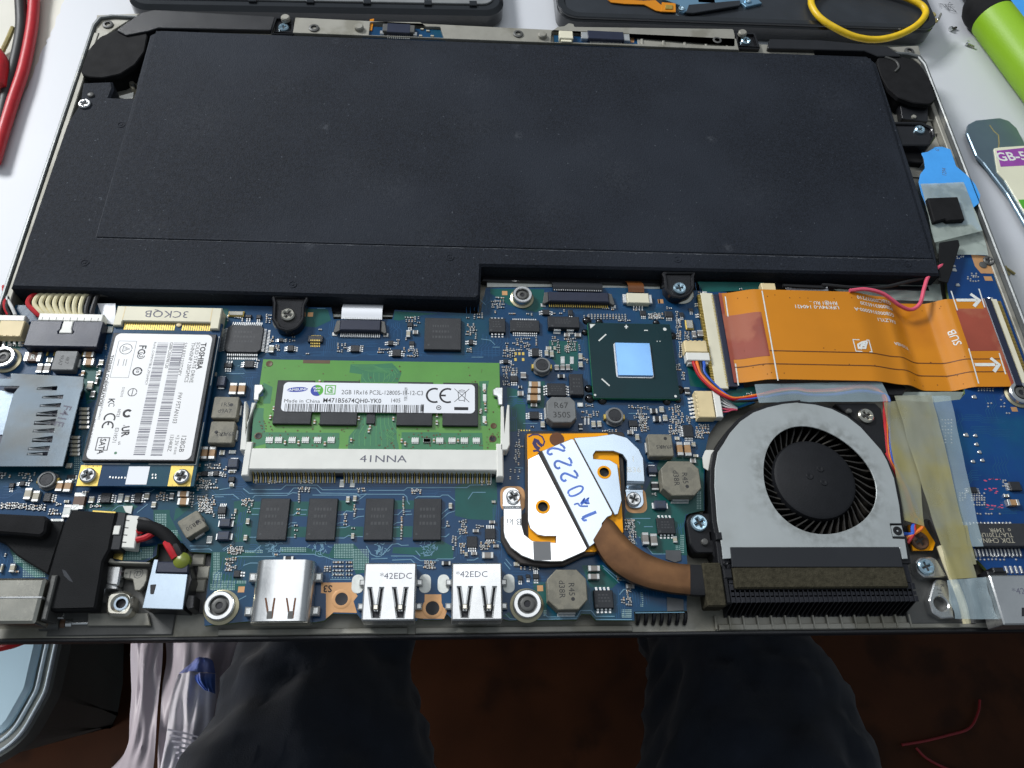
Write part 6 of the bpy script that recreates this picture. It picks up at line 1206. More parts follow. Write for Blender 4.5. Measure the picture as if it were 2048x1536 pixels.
loft([((766, 972), (769, 1240)), ((830, 974), (832, 1245)), ((900, 975), (905, 1248))], ZP + .02, 2.44).build('pipe_end', 'fan_black', hs, sharp=60)
# fin stack
FX0, FX1 = 55.0, 104.2; zf_ = 3.6
fm = MB(); fm.add([(x, y, z_) for x in (-.14, .14) for y, z_ in ((0, 0), (-5.0, 0), (-7.3, -7.55), (0, -7.55))], [(0, 3, 2, 1), (4, 5, 6, 7), (0, 1, 5, 4), (1, 2, 6, 5)])
fm.box(.14, 1.05, -1.7, -.1, -.25, .02, ch=.05); fm.box(.14, 1.05, -3.1, -2.2, -.5, -.28); fm.box(.14, 1.05, -4.9, -3.5, -.25, .02, ch=.05)
fd = fm.data('fin', 'fin', (0, 0, 0)); nf = 39
for k in range(nf): inst('fin', fd, (FX0 + (FX1 - FX0) * k / (nf - 1), -59.6, zf_), hs)
b = MB(); b.box(FX0, FX1 + .5, -59.5, -53, -3.4, zf_ - .1); b.box(FX0, FX1 + .8, -66.8, -59.6, -3.95, -3.9); b.build('fin_base', 'fin', hs)
b = MB(); b.box(FX0 - 1.6, FX0 - .3, -64.8, -52.4, -3.5, zf_ + .5, ch=.3); b.box(FX0 - 1.3, FX0 + 1.0, -58.5, -55.8, 3, zf_ + .75, ch=.3); b.lathe([(.7, zf_), (.7, zf_ + 1), (.5, zf_ + 1.2), (.001, zf_ + .9)], FX0 - .4, -54.5, 14); b.build('end_clip', 'fan_black', hs)
def foamblock(name, pts, z0, z1, par):
    b = MB(); b.prism(pts, z0, z1, ch=.35); return b.build(name, 'foam', par)
X0, X1, Y0, Y1 = rect('H', 895, 960, 1058, 1335, 4.8); foamblock('foam_wrap', rr(X0, X1, Y0, Y1, .5), -.5, 4.8, hs)
X0 = w('H', 1145, 1080, 4.9)[0]; X1 = w('J', 1050, 1080, 4.9)[0]; Y1 = w('H', 1500, 992, 4.9)[1]; Y0 = w('H', 1500, 1178, 4.9)[1]
foamblock('foam_strip', rr(X0, X1, Y0, Y1, .3), 3.5, 4.75, hs)
b = MB(); b.prism([w('H', 1113, 830, 5), w('J', 985, 830, 5), w('J', 1015, 998, 5), w('H', 1130, 998, 5)], 4.3, 5.0, ch=.1); b.build('tape_band', 'tape_grey', hs)
for r, pts in (('H', [(562, 855), (690, 855), (692, 940), (640, 958), (562, 930)]), ('H', [(572, 1255), (712, 1275), (714, 1368), (574, 1375)])):
    b = MB(); b.prism(ws(r, pts, .3), .03, .3); b.build('gap_pad', 'pad_grey', mb)
# ============================================================ cooling fan
fn = thing('cooling_fan', 'round laptop fan with grey metal cover and black blades in the middle', 'fan', (84, -30, -3.9))
FC = (84.2, -30.6)
cov = [('H', 1040, 830), ('H', 1050, 930), ('H', 1122, 925), ('H', 1114, 832), ('J', 985, 830), ('J', 1010, 930), ('J', 1058, 928), ('J', 1032, 760), ('J', 930, 755), ('J', 905, 640), ('J', 905, 626), ('J', 1002, 626), ('J', 985, 470), ('J', 940, 240), ('J', 880, 90), ('J', 830, 0), ('I', 745, 1440), ('I', 655, 1340), ('I', 540, 1250), ('I', 410, 1185), ('I', 270, 1148), ('I', 120, 1133), ('G', 1690, 1130), ('G', 1560, 1142), ('G', 1430, 1172), ('G', 1310, 1215), ('G', 1200, 1290), ('G', 1110, 1390), ('G', 1050, 1490), ('H', 1005, 20), ('H', 982, 150), ('H', 978, 300), ('H', 1000, 600)]
zc_ = 4.6; cp = [w(r, x, y, zc_) for r, x, y in cov]
inlet = []
for k in range(60):
    a = 2 * math.pi * k / 60; rr_ = 15.9 + (.55 * math.cos(3 * a + .6) if True else 0); inlet.append((FC[0] + .3 + rr_ * math.cos(a), FC[1] - .5 + rr_ * math.sin(a)))
b = MB(); b.prism(cp, zc_ - .35, zc_, 0, .1, holes=[inlet], bottom=True); cv = b.build('cover', 'fan_cover', fn)
body = inset(ccw(cp), -1.1)
b = MB(); b.prism(body, -3.9, 3.9, ch=.2, holes=[circ(*FC, 22, 48)]); b.build('housing', 'fan_black', fn)
b = MB(); b.prism(circ(*FC, 22.4, 40), -3.9, -3.3); b.build('housing_floor', 'fan_black', fn)
b = MB(); b.prism(rnd(ws('H', [(740, 600), (770, 550), (900, 540), (1020, 540), (1060, 900), (990, 930), (960, 880), (820, 880), (770, 800)], 1.5), [1.5, 1.5, 0, 0, 0, .5, 1, 3, 2]), -3.8, 1.5, ch=.3, holes=[rr(*rect('H', 945, 705, 985, 765, 1.5))]); fl_ = b.build('mounting_flange', 'fan_black', fn)
screw(fn, *w('H', 850, 618, 2.4), 1.5, 2.35, 'zinc', 1.0); b = MB(); b.lathe([(1.0, 1.5), (.95, 2.2), (.7, 2.45), (.001, 2.5)], *w('H', 895, 785, 2), 16); b.build('locating_pin', 'mag_dark', fn)
b = MB(); b.prism(rnd(ws('I', [(440, 1140), (780, 1135), (830, 1180), (870, 1420), (900, 1600), (800, 1500), (640, 1310)], 1.8), [0, 2, 1, 1, 0, 0, 0]), -3.8, 1.8, ch=.3); b.build('mounting_flange', 'fan_black', fn)
screw(fn, *w('I', 706, 1238, 2.8), 1.8, 2.35, 'nickel', 1.1); b = MB(); b.lathe([(.9, 1.8), (.85, 2.4), (.6, 2.7), (.001, 2.75)], *w('I', 557, 1205, 2.3), 16); b.build('locating_pin', 'mag_dark', fn)
b = MB(); X0, X1, Y0, Y1 = rect('H', 990, 700, 1042, 765, 4.8); b.box(X0, X1, Y0, Y1, 1, 4.85, ch=.25); b.build('clip', 'fan_black', fn)
x, y = w('J', 968, 690, 4.2); b = MB(); b.box(x - 1.7, x + 1.7, y - 1.6, y + 1.6, 0, 4.2, 0, .2); b.lathe([(1.25, 4.2), (1.25, 4.3), (1.0, 4.35), (.5, 4.3), (.001, 4.1)], x, y, 18, 1); b.build('cover_post', ['fan_cover', 'fan_black'], fn)
b = MB(); b.lathe([(11.9, -2), (11.9, 2.6), (11.5, 3.4), (10.6, 3.8), (.001, 3.8)], *FC, 56); hub = b.build('hub', 'fan_black', fn)
b = MB(); b.lathe([(11.35, -3), (12.6, -2.6), (12.6, -2.2), (11.3, -2)], *FC, 48); b.build('hub_ring', 'blade', hub)
for x, y in ((1880, 160), (1790, 222), (1912, 275)):
    X, Y = w('H', x, y, 3.8); b = MB(); b.lathe([(1.1, 3.78), (.95, 4.0), (.5, 4.05), (.3, 3.95), (.001, 3.95)], X, Y, 14); b.build('dimple', 'fan_black', hub)
bm = MB(); n = 10; V = []; 
for k in range(n + 1):
    t = k / n; r_ = 11.0 + 9.0 * t; a = -.18 * math.sin(t * 2.2) * 1.6
    for dz in (-2.2, 2.6 - .3 * (1 - t)): 
        for s_ in (-.3, .3): V.append((r_ * math.cos(a) - s_ * math.sin(a + .3), r_ * math.sin(a) + s_ * math.cos(a + .3), dz))
F = []
for k in range(n):
    o_ = 4 * k; F += [(o_, o_ + 4, o_ + 6, o_ + 2), (o_ + 3, o_ + 7, o_ + 5, o_ + 1), (o_ + 2, o_ + 6, o_ + 7, o_ + 3)]
bm.add(V, F); bd = bm.data('blade', 'blade', (0, 0, 0)); nb = 41
for k in range(nb): inst('blade', bd, (FC[0], FC[1], 0), fn, 2 * math.pi * k / nb)
b = MB(); b.prism(rnd(ws('H', [(875, 60), (900, 0), (985, 0), (960, 120), (930, 180), (885, 150)], 1.6), .4), 1.2, 1.6); b.build('white_pad', 'white_plastic', fn)
# ============================================================ orange flat cable with its two connectors
def zfl(x): 
    K = FLK
    if x <= K[0][0]: return K[0][1]
    for (a, za), (c, zc2) in zip(K, K[1:]):
        if x <= c: t = (x - a) / (c - a); t = t * t * (3 - 2 * t); return za + (zc2 - za) * t
    return K[-1][1]
xa = w('G', 1045, 240, 2.0)[0]
FLK = [(xa, 2.0), (w('G', 1380, 400, 4.5)[0], 4.6), (w('I', 640, 500, 4.4)[0], 4.4), (w('I', 900, 500, 2)[0], 2.2), (w('I', 1100, 600, -1)[0], -1.6), (w('I', 1290, 600, -1)[0], -1.6), (w('I', 1520, 600, 1.5)[0], 1.6), (w('I', 1700, 300, 2)[0] + 1.0, 2.0)]
FY1 = w('I', 300, 178, 4.5)[1]; FY0 = w('I', 300, 937, 4.5)[1]; FXa = xa; FXb = FLK[-1][0]
fx = thing('flex_cable', 'wide orange flat flex cable with white print bridging two circuit boards', 'ribbon cable', ((FXa + FXb) / 2, FY0, 0))
N_ = 90; path = [(FXa + (FXb - FXa) * k / N_, zfl(FXa + (FXb - FXa) * k / N_)) for k in range(N_ + 1)]
def fsheet(x0, x1, y0, y1, dz, mi=0, th=.05, B=None, yf=None, n=50):
    B.ribbon([(x0 + (x1 - x0) * k / n, zfl(x0 + (x1 - x0) * k / n) + dz) for k in range(n + 1)], y0, y1, th, mi, sm=0)
b = MB(); fsheet(FXa, FXb, FY0, FY1, 0, th=.3, B=b, n=110); b.build('film', 'kapton', fx, sharp=60)
def fp(r, x, y):
    X, Y = w(r, x, y, 3)
    for _ in range(12): X, Y = w(r, x, y, zfl(X))
    return X, Y
def fline(B, pts, wd_, dz, n=14):
    P = [Vector(fp(*q)) for q in pts]; out_ = []
    for p, q in zip(P, P[1:]):
        for k in range(n): t = k / n; v = p.lerp(q, t); out_.append((v.x, v.y, zfl(v.x) + dz))
    out_.append((P[-1].x, P[-1].y, zfl(P[-1].x) + dz)); B.strip(out_, wd_, 0)
a0, a1 = fp('G', 1100, 400), fp('G', 1440, 700)
X0, X1, Y0, Y1 = fp('G', 1075, 560)[0], fp('G', 1415, 560)[0], fp('G', 1300, 748)[1], fp('G', 1260, 368)[1]
b = MB(); fsheet(X0, X1, Y0, Y1, .06, B=b); fsheet(FXa, X0 - .02, FY0, FY1, .058, B=b, n=8); b.build('stiffener', 'kapton_red', fx)
X0, X1, Y0, Y1 = fp('I', 1520, 500)[0], FXb, fp('I', 1680, 690)[1], fp('I', 1600, 330)[1]
b = MB(); fsheet(X0, X1, Y0, Y1, .06, B=b); fsheet(FXb - 1.2, FXb, FY0, Y0 - .02, .058, B=b, n=4); fsheet(FXb - 1.2, FXb, Y1 + .02, FY1, .058, B=b, n=4); b.build('stiffener', 'kapton_red', fx)
b = MB()
yA, yB = fp('I', 300, 697)[1], fp('I', 300, 808)[1]
for y in (yA, yB):
    xs0 = fp('G', 1450, 700)[0] if y == yA else fp('G', 1150, 860)[0]
    out_ = [(xs0 + (FXb - 1.3 - xs0) * k / 60, y, zfl(xs0 + (FXb - 1.3 - xs0) * k / 60) + .07) for k in range(61)]; b.strip(out_, .32, 0)
b.build('fold_lines', 'kapton_line', fx)
b = MB()
for pts in ([('G', 1068, 228), ('G', 1092, 398)], [('G', 1382, 178), ('G', 1518, 944)], [('G', 1155, 800), ('G', 1180, 985)], [('I', 1425, 180), ('I', 1478, 345)], [('I', 1575, 670), ('I', 1660, 970)], [('I', 1662, 160), ('I', 1712, 320)], [('I', 1835, 710), ('I', 1890, 890)]): fline(b, pts, .42, .08)
def ft(t, r, x, y, s, rot=180, sx=1.0, bold=.01): X, Y = fp(r, x, y); b.text(t, X, Y, .085, s, rot, sx=sx, bold=bold, zf=lambda px, py: zfl(px))
ft('RH', 'I', 448, 272, 1.25, sx=1.0); ft('@1 RU ..', 'I', 385, 272, 1.2, sx=1.0); ft('UFK94V-0 140421', 'I', 465, 308, 1.25, sx=1.08)
ft('G28C00037210', 'I', 905, 275, 1.25, sx=1.12); ft('PSB0003165320', 'I', 918, 322, 1.25, sx=1.05); ft('G5B0003165000-A', 'I', 932, 378, 1.25, sx=1.05); ft('FALZYL1', 'I', 945, 435, 1.2, sx=1.05); ft('TOSHIBA', 'I', 1056, 660, 1.1, sx=.95)
ft('SUB', 'I', 1518, 632, 2.1, 97, sx=1.1)
x, y = fp('I', 670, 645); s = 2.6
b.strip([(x + u, y + v, zfl(x + u) + .085) for u, v in ((-s, -s * .8), (s, -s * .8), (s, s * .8), (-s, s * .8), (-s, -s * .8 - .1))], .3, 0)
for k, q in enumerate(([(-1.5, -1.3), (-1.4, .3), (.2, 1.2), (1.9, 1.6)], [(-.9, -1.4), (-.3, .2), (1.0, .9)], [(-1.2, -.8), (.6, -1.0), (1.2, .4), (1.9, 1.5)], [(-.8, -.3), (.8, .1)])): b.strip([(x + u, y + v, zfl(x + u) + .09 + k * .004) for u, v in q], .6, 0)
for pts in ([('I', 1470, 258), ('I', 1640, 258)], [('I', 1628, 808), ('I', 1800, 808)]): fline(b, pts, 1.1, .09)
for pts in ([('I', 1590, 205), ('I', 1665, 258), ('I', 1620, 312)], [('I', 1762, 752), ('I', 1832, 808), ('I', 1790, 868)]): fline(b, pts, 1.1, .10)
b.build('print', 'silk', fx)
b = MB(); rg = random.Random(8)
for k in range(34): X = rg.uniform(FXa + 2, FXb - 3); Y = rg.choice((FY0 + 2, FY0 + 5, yA + .8, FY1 - 2.5)) + rg.uniform(-.6, .6); b.cbox(X, Y, .25, .25, zfl(X), zfl(X) + .07)
b.build('pinholes', 'kapton_line', fx, kind='stuff')
def zif(par, X0, X1, Y0, Y1, flap_right, n=60):
    xm = X0 + (X1 - X0) * .45; o = MB().box(X0, X1, Y0, Y1, .1, 1.5, ch=.2).build('cable_socket', 'cream', par)
    b = MB()
    for k in range(n):
        y = Y0 + 1 + (Y1 - Y0 - 2) * k / (n - 1)
        for x, l in ((X0 - .5, .5), (X1 - .35, .3)) if flap_right else ((X1 + .5, .5), (X0 + .35, .3)): b.box(x - l, x + l, y - .12, y + .12, .3, 1.55)
    b.build('contacts', 'gold', o, kind='stuff')
    b = MB()
    for y in (Y0 - .6, Y1 + .6): b.cbox(xm, y, 1.6, 1.0, 0, .9, ch=.2)
    b.build('solder_tabs', 'tin', o); return o
X0 = w('G', 945, 600, 1.5)[0] - .9; X1 = w('G', 1030, 600, 1.5)[0]; Y1 = w('G', 940, 195, 1.5)[1]; Y0 = w('G', 1045, 1012, 1.5)[1]
o = zif(mb, X0, X1, Y0, Y1, True)
b = MB(); b.box(X1 + .02, FXa + .2, Y0 + .6, Y1 - .5, .2, 1.65, ch=.15); b.build('flap', 'navy', o)
# ============================================================ sub board on the far right
sb = thing('sub_board', 'second blue circuit board along the laptop edge under the arrows of the flex cable', 'circuit board', (148, 0, -1.2))
lx = w('I', 1235, 1135)[0]
b = MB(); b.prism([w('I', 1500, 700), w('I', 1545, 1055), w('I', 1500, 1105), w('I', 1235, 1135), (lx, -52), (lx + 4, -58), (163.3, -58), (163.3, 53.5), w('K', 1480, 1302), w('I', 1385, 20), w('I', 1395, 170)], -1.2, 0, 0, side=1); b.build('board', ['pcb_right', 'pcb_edge'], sb)
b = MB(); b.prism(rnd(ws('K', [(1595, 1318), (1740, 1335), (1830, 1450), (1810, 1482), (1680, 1480), (1630, 1420)], 0), .4), 0, .05); b.build('copper_land', 'copper', sb)
screw(sb, *w('K', 1752, 1368, .6), .05, 1.9, 'mag_dark', .7); b = MB(); b.lathe([(1.3, .05), (1.3, .3), (1, .4), (.001, .4)], *w('K', 1695, 1410), 16); b.build('boss', 'mag_dark', sb)
X1 = w('I', 1770, 500, 1.5)[0]; 
X0 = FXb - .2; o = zif(sb, X0 + 2.6, X0 + 5.2, FY0 - .2, FY1 + .6, False)
b = MB(); b.box(X0, X0 + 2.55, FY0 + .2, FY1 + .3, .2, 2.3, ch=.2); b.build('flap', 'navy', o)
b = MB(); tiny2 = b; rg = random.Random(31)
def dotc(r, x0, y0, x1, y1, px, py, dens=.8):
    y = y0
    while y <= y1:
        x = x0
        while x <= x1:
            if rg.random() < dens: X, Y = w(r, x + rg.uniform(-2, 2), y + rg.uniform(-2, 2)); b.lathe([(.33, 0), (.26, .2), (.001, .28)], X, Y, 6)
            x += px
        y += py
for a in [('K', 1475, 1325, 1535, 1365, 18, 14), ('I', 1570, 60, 1670, 105, 22, 18), ('I', 1600, 30, 1640, 50, 20, 18), ('I', 1660, 975, 1790, 1030, 24, 18), ('I', 1350, 1280, 1430, 1480, 26, 28, .7), ('I', 1740, 1110, 1880, 1180, 28, 28, .5), ('I', 1900, 1200, 1920, 1240, 20, 24), ('J', 1500, 370, 1560, 430, 22, 20, .7), ('J', 1600, 370, 1720, 470, 22, 20, .8), ('J', 1650, 545, 1850, 550, 24, 20), ('J', 1870, 260, 1900, 310, 18, 16), ('J', 1640, 910, 2040, 945, 34, 26, .6)]: dotc(*a)
b.build('solder_dots', 'solder', sb, kind='stuff')
b = MB()
for r, x, y in (('I', 1480, 130), ('I', 1550, 1410), ('I', 1630, 1415), ('I', 1640, 1490), ('J', 1610, 100), ('J', 1665, 20), ('J', 1690, 90), ('K', 1450, 1420), ('K', 1450, 1452), ('I', 1620, 1085)):
    X, Y = w(r, x, y); s = random.uniform(.6, .9); b.prism(rnd([(X - s, Y - s * .6), (X + s, Y - s * .8), (X + s * .7, Y + s), (X - s * .8, Y + s * .5)], .3, 3), 0, .35, ch=.15)
b.build('solder_blobs', 'solder', sb, kind='stuff')
b = MB(); X0, X1, Y0, Y1 = rect('I', 1940, 1170, 1990, 1208); b.box(X0, X1, Y0, Y1, 0, .04); b.build('copper_pad', 'copper', sb)
b = MB(); X0, X1, Y0, Y1 = rect('I', 1710, 55, 1775, 92); b.box(X0, X1, Y0, Y1, 0, .04); b.build('copper_pad', 'copper', sb)
b = MB()
for i, a in enumerate([('I', 1480, 1230, 1900, 1290, 4), ('I', 1560, 1330, 1980, 1400, 5), ('I', 1700, 1060, 1800, 1300, 4), ('J', 1480, 200, 1700, 300, 5), ('J', 1660, 480, 2030, 530, 4), ('J', 1760, 20, 1900, 240, 5), ('I', 1420, 1200, 1520, 1400, 3)]): bus(b, *a, seed=90 + i, wd_=.2)
b.build('faint_tracks', 'trace_lo', sb, kind='stuff')
b = MB(); rg = random.Random(12)
for k in range(34): X, Y = w('J', rg.uniform(1700, 1860), rg.choice((250, 340, 355, 480, 500)) + rg.uniform(-14, 14)); b.box(X - .35, X + .35, Y - .12, Y + .12, 0, .02)
b.build('silk_marks', 'wire_pink', sb, kind='stuff')
standoff(sb, *w('I', 2035, 1040, 2.2), 4.0, 2.2, 'steel')
chip('J', 1930, 268, 2025, 345, .9, 'l', 5, par=sb); chip('J', 1582, 315, 1650, 362, .8, 'lr', 3, par=sb); cap('J', 1912, 420, 2010, 472, 'c', 1.4, par=sb); cap('J', 1880, 375, 1925, 400, 'p', .7, par=sb)
X0, X1, Y0, Y1 = rect('J', 1688, 625, 2110, 822, 2.6); b = MB(); b.box(X0 - 1.5, X1, Y0, Y1, .3, 2.6, ch=.2); o = b.build('transformer_chip', 'chip_soft', sb)
b = MB()
for k in range(14):
    x = X0 - 3 + 1.08 * k; b.box(x - .25, x + .25, Y1 + .1, Y1 + 1.0, 0, .7, ch=.1); b.box(x - .25, x + .25, Y0 - 2.2, Y0 - .1, 0, .7, ch=.1)
b.build('pins', 'solder', o, kind='stuff')
b = MB(); x, y = w('J', 1960, 752, 2.6); b.text('TDK CHINA', x, y, 2.62, 1.35, 180, sx=1.0); x, y = w('J', 1945, 708, 2.6); b.text('TLA-7T301LF', x, y, 2.62, 1.2, 180, sx=.95); x, y = w('J', 1870, 668, 2.6); b.text('1349R', x, y, 2.62, 1.2, 180); b.text('o', *w('J', 1930, 668, 2.6), 2.62, 1.2, 180); b.build('lettering', 'cappale', o)
X0, X1, Y0, Y1 = rect('J', 1815, 1065, 2330, 1490, 6); b = MB(); b.box(X0, X1, Y0, Y1, -.8, 6, ch=.35, r=.3); o = b.build('network_port', 'steel', sb)
b = MB(); b.text('*42EDC', *w('J', 1955, 1230, 6), 6.012, 1.6, 0, sx=1.1); b.build('lettering', 'ink_grey', o)
b = MB(); b.prism(ws('J', [(2028, 1345), (2070, 1345), (2070, 1420), (2028, 1420)], 6), 5.98, 6.015); b.build('spring_slot', 'ink', o)
X0, X1, Y0, Y1 = rect('J', 1745, 1030, 1915, 1105, 4.5); b = MB(); b.box(X0, X1, Y0, Y1, 0, 4.5, ch=.3); b.box(X0 + 1.5, X1 - 1, Y1 - .6, Y1 + .8, 0, 5, ch=.3); b.build('port_housing', 'black_plastic', sb)
b = MB()
for k in range(4): X, Y = w('J', 1900 + 42 * k, 1020, .5); b.box(X - .3, X + .3, Y - 1, Y + 1, 0, .6, ch=.1)
b.build('solder_legs', 'solder', sb, kind='stuff')
# ============================================================ films and tapes
def film(name, r4, z, m, parent=None, nx=18, ny=18, amp=.35, freq=.16, th=.06, zs4=None, seed=0):
    """thin sheet spanned between four corners (far left, far right, near right, near left), slightly crumpled"""
    zs4 = zs4 or (z, z, z, z); C4 = [Vector((*w(r, x, y, zz_), zz_)) for (r, x, y), zz_ in zip([q[:3] for q in r4], zs4)]
    B = MB(); V = []; F = []
    for j in range(ny + 1):
        for i in range(nx + 1):
            u, v = i / nx, j / ny; p = C4[0].lerp(C4[1], u).lerp(C4[3].lerp(C4[2], u), v)
            d = noise.noise(Vector((p.x * freq, p.y * freq, seed * 3.7))) + .5 * noise.noise(Vector((p.x * freq * 2.7, p.y * freq * .9, seed + 9)))
            V.append((p.x + .25 * d * (1 if i in (0, nx) else 0), p.y, p.z + amp * d))
    for j in range(ny):
        for i in range(nx): a = j * (nx + 1) + i; F.append((a, a + nx + 1, a + nx + 2, a + 1))
    n_ = len(V); V += [(x, y, z_ - th) for x, y, z_ in V]; F += [tuple(reversed([k + n_ for k in f])) for f in list(F)]
    B.add(V, F); return B.build(name, m, parent, sharp=None if False else 70)
# small plugs and their wires
def wire(par, pts, r_, m, name='wire', n=8):
    b = MB(); b.tube([(*w(p[0], p[1], p[2], p[3]), p[3]) for p in pts], r_, n, sm=7); return b.build(name, m, par)
fh = thing('fan_harness', 'red, orange, black and blue fan wires with a white plug beside the flex cable', 'wires', (*w('G', 830, 740), 0))
X0, X1, Y0, Y1 = rect('G', 738, 702, 938, 770, 2.8); b = MB(); b.box(X0, X1, Y0, Y1, .3, 2.8, ch=.2); b.box(X0 + .5, X1 - .5, Y0 - .8, Y0, .3, 2.0, ch=.15); b.build('plug', 'white_plastic', fh)
for i, (m, x) in enumerate((('wire_red', 790), ('wire_orange', 818), ('wire_black', 848), ('wire_blue', 878))):
    d = i * 12
    p = [('G', x, 765, 1.6), ('G', x + 14 - i, 810, 2.4), ('G', 850 + i * 14, 905 - i * 9, 2.6), ('G', 965 + i * 6, 1015 - i * 10, 3.2 - .5 * (i > 1)), ('G', 1100 + i * 8, 1092 - i * 4 + (20 if i > 1 else 0), 3.0 - .6 * (i > 1)), ('G', 1200, 1098 - i * 4 + (26 if i > 1 else 0), 2.8), ('G', 1330, 1078 - i * 7 + (42 if i > 1 else 0), 2.6), ('G', 1500, 1030 + d, 2.2), ('G', 1660, 1012 + d, 2.2), ('I', 220, 1030 + d, 2.2), ('I', 430, 1020 + d * 1.2, 2.2), ('I', 640, 985 + d * 1.4, 2.2), ('I', 760, 1000 + d * 1.3, 2.2), ('I', 850 + d, 1085, 2.0)]
    if m == 'wire_black': p = p[:-3]
    if m != 'wire_black':
        p += [('I', 860 + d, 1250, 1.6), ('J', 880 + d, 40, 1.4), ('J', 950 + d * 1.2, 200, 1.2), ('J', 1035 + d, 360, 1.2), ('J', 1085 + d * 1.6, 540, 1.6), ('J', 1110 + (70 if m == 'wire_orange' else 0) - (10 if m == 'wire_blue' else 0), 650, 2.2), ('J', 1105 - (10 if m == 'wire_blue' else 0), 715, 2.0), ('J', {'wire_red': 1052, 'wire_orange': 1040, 'wire_blue': 1022}[m], {'wire_red': 795, 'wire_orange': 752, 'wire_blue': 716}[m], 1.2)]
    wire(fh, p, .52, m)
sh = thing('speaker_harness', 'tan plug with a fan of thin grey and red wires near the fan cover', 'wires', (*w('G', 1000, 1140), 0))
X0, X1, Y0, Y1 = rect('G', 978, 1020, 1036, 1255, 2.8); b = MB(); b.box(X0, X1, Y0, Y1, .3, 2.8, ch=.2); b.build('plug', 'white_plastic', sh)
for k in range(6): wire(sh, [('G', 1030, 1060 + k * 30, 1.6), ('G', 1080, 1110 + k * 20, 1.5), ('G', 1130, 1150 + k * 9, 1.0), ('G', 1170, 1180 + k * 3, .6)], .26, 'wire_white' if k < 4 else 'wire_pink', n=6)
pw = thing('antenna_wire', 'pink wire looping over the edge of the orange flex cable', 'wire', (*w('I', 1000, 300), 0))
wire(pw, [('I', 560, 176, 4.9), ('I', 700, 165, 5.1), ('I', 850, 205, 4.6), ('I', 990, 305, 2.8), ('I', 1085, 338, 1.6), ('I', 1160, 285, 2.2), ('I', 1195, 160, 3.0), ('I', 1235, 50, 3.2), ('K', 1330, 1420, 3.0), ('K', 1400, 1380, 2.0)], .62, 'wire_pink')
bw = thing('black_lead', 'thin black wire running along the near edge of the battery', 'wire', (*w('I', 500, 140), 0))
wire(bw, [('G', 1560, 135, 1.5), ('G', 1900, 148, 1.2), ('I', 340, 128, 1.8), ('I', 600, 150, 2.0), ('I', 850, 145, 2.0), ('I', 1050, 100, 2.2), ('I', 1300, 40, 2.6), ('K', 1330, 1440, 2.6)], .6, 'wire_black')
b = MB(); b.ribbon([(w('G', 1560, 0, 1)[0], .4), (w('I', 340, 0, 1)[0], .6)], w('I', 100, 172, .5)[1], w('I', 100, 135, .5)[1], .2, sm=0); tag(b.build('paper_strip', 'paper'), 'white strip peeking out between battery and orange flex cable', 'strip')
film('adhesive_film', [('I', 345, 130, -.5), ('I', 1330, 120, -.5), ('I', 1350, 270, -.5), ('I', 600, 240, -.5)], -1.5, 'tape_milky', amp=.3, seed=12); tag(bpy.data.objects['adhesive_film'], 'greyish glue film in the gap behind the orange flex cable', 'tape')
o = film('adhesive_film', [('I', 1030, 1040, 0), ('I', 1540, 1040, 0), ('I', 1480, 1140, 0), ('I', 950, 1110, 0)], -.6, 'tape_milky', amp=.2, seed=4); tag(o, 'small white pad between the orange flex cable and the yellowed tape', 'tape')
o = film('clear_tape', [('G', 1322, 975, 0), ('I', 830, 950, 0), ('I', 905, 1120, 0), ('G', 1365, 1130, 0)], 3.4, 'tape_clear', amp=.3, seed=1); tag(o, 'clear tape holding the fan wires down along the orange cable', 'tape', 'strips of tape')
o = film('clear_tape', [('I', 1225, 1075, 0), ('I', 1415, 1075, 0), ('J', 1700, 822, 0), ('J', 1420, 830, 0)], 3.2, 'tape_clear', amp=.25, seed=2); tag(o, 'clear bluish tape lying across the edge of the second blue board', 'tape', 'strips of tape')
o = film('yellowed_tape', [('I', 945, 1072, 0), ('I', 1260, 1068, 0), ('J', 1640, 1090, 0), ('J', 1420, 1100, 0)], 3.8, 'tape_yellow', nx=24, ny=40, amp=.45, freq=.13, seed=3); tag(o, 'long crumpled yellowed tape between the fan and the second board', 'tape', 'strips of tape')
o = film('yellowed_tape', [('I', 845, 1130, 0), ('I', 1090, 1110, 0), ('J', 1200, 650, 0), ('J', 1025, 600, 0)], 2.9, 'tape_yellow', nx=18, ny=40, amp=.4, freq=.13, seed=6); tag(o, 'narrow wrinkled tape over the red and orange wires at the fan rim', 'tape', 'strips of tape')
o = film('yellowed_tape', [('J', 1470, 640, 0), ('J', 1570, 640, 0), ('J', 1640, 975, 0), ('J', 1535, 985, 0)], 3.5, 'tape_yellow', amp=.2, seed=8); tag(o, 'rounded yellow tape end beside the pins of the marked chip', 'tape', 'strips of tape')
o = film('milky_tape', [('J', 1395, 1110, 0), ('J', 1715, 1085, 0), ('J', 1825, 1445, 0), ('J', 1455, 1440, 0)], 4.2, 'tape_clear', amp=.6, freq=.25, seed=9); tag(o, 'shiny crumpled tape over the cables at the near edge', 'tape', 'strips of tape')
cb = thing('display_cable', 'cream and grey cables disappearing under the shiny tape at the near edge', 'cables', (*w('J', 1400, 950), 0))
wire(cb, [('J', 1335, 825, 1.0), ('J', 1380, 950, 1.6), ('J', 1440, 1100, 1.8), ('J', 1520, 1300, 1.6), ('J', 1560, 1480, .5)], 1.0, 'wire_cream')
wire(cb, [('J', 1270, 560, 1.2), ('J', 1400, 820, 2.0), ('J', 1460, 950, 2.2), ('J', 1520, 1090, 2.2), ('J', 1590, 1300, 1.2), ('J', 1600, 1480, .5)], 1.0, 'mag_dark')
wire(cb, [('J', 1250, 600, .5), ('J', 1370, 830, 1.4), ('J', 1430, 980, 1.8), ('J', 1500, 1100, 1.6), ('J', 1560, 1300, .6)], .9, 'wire_black')
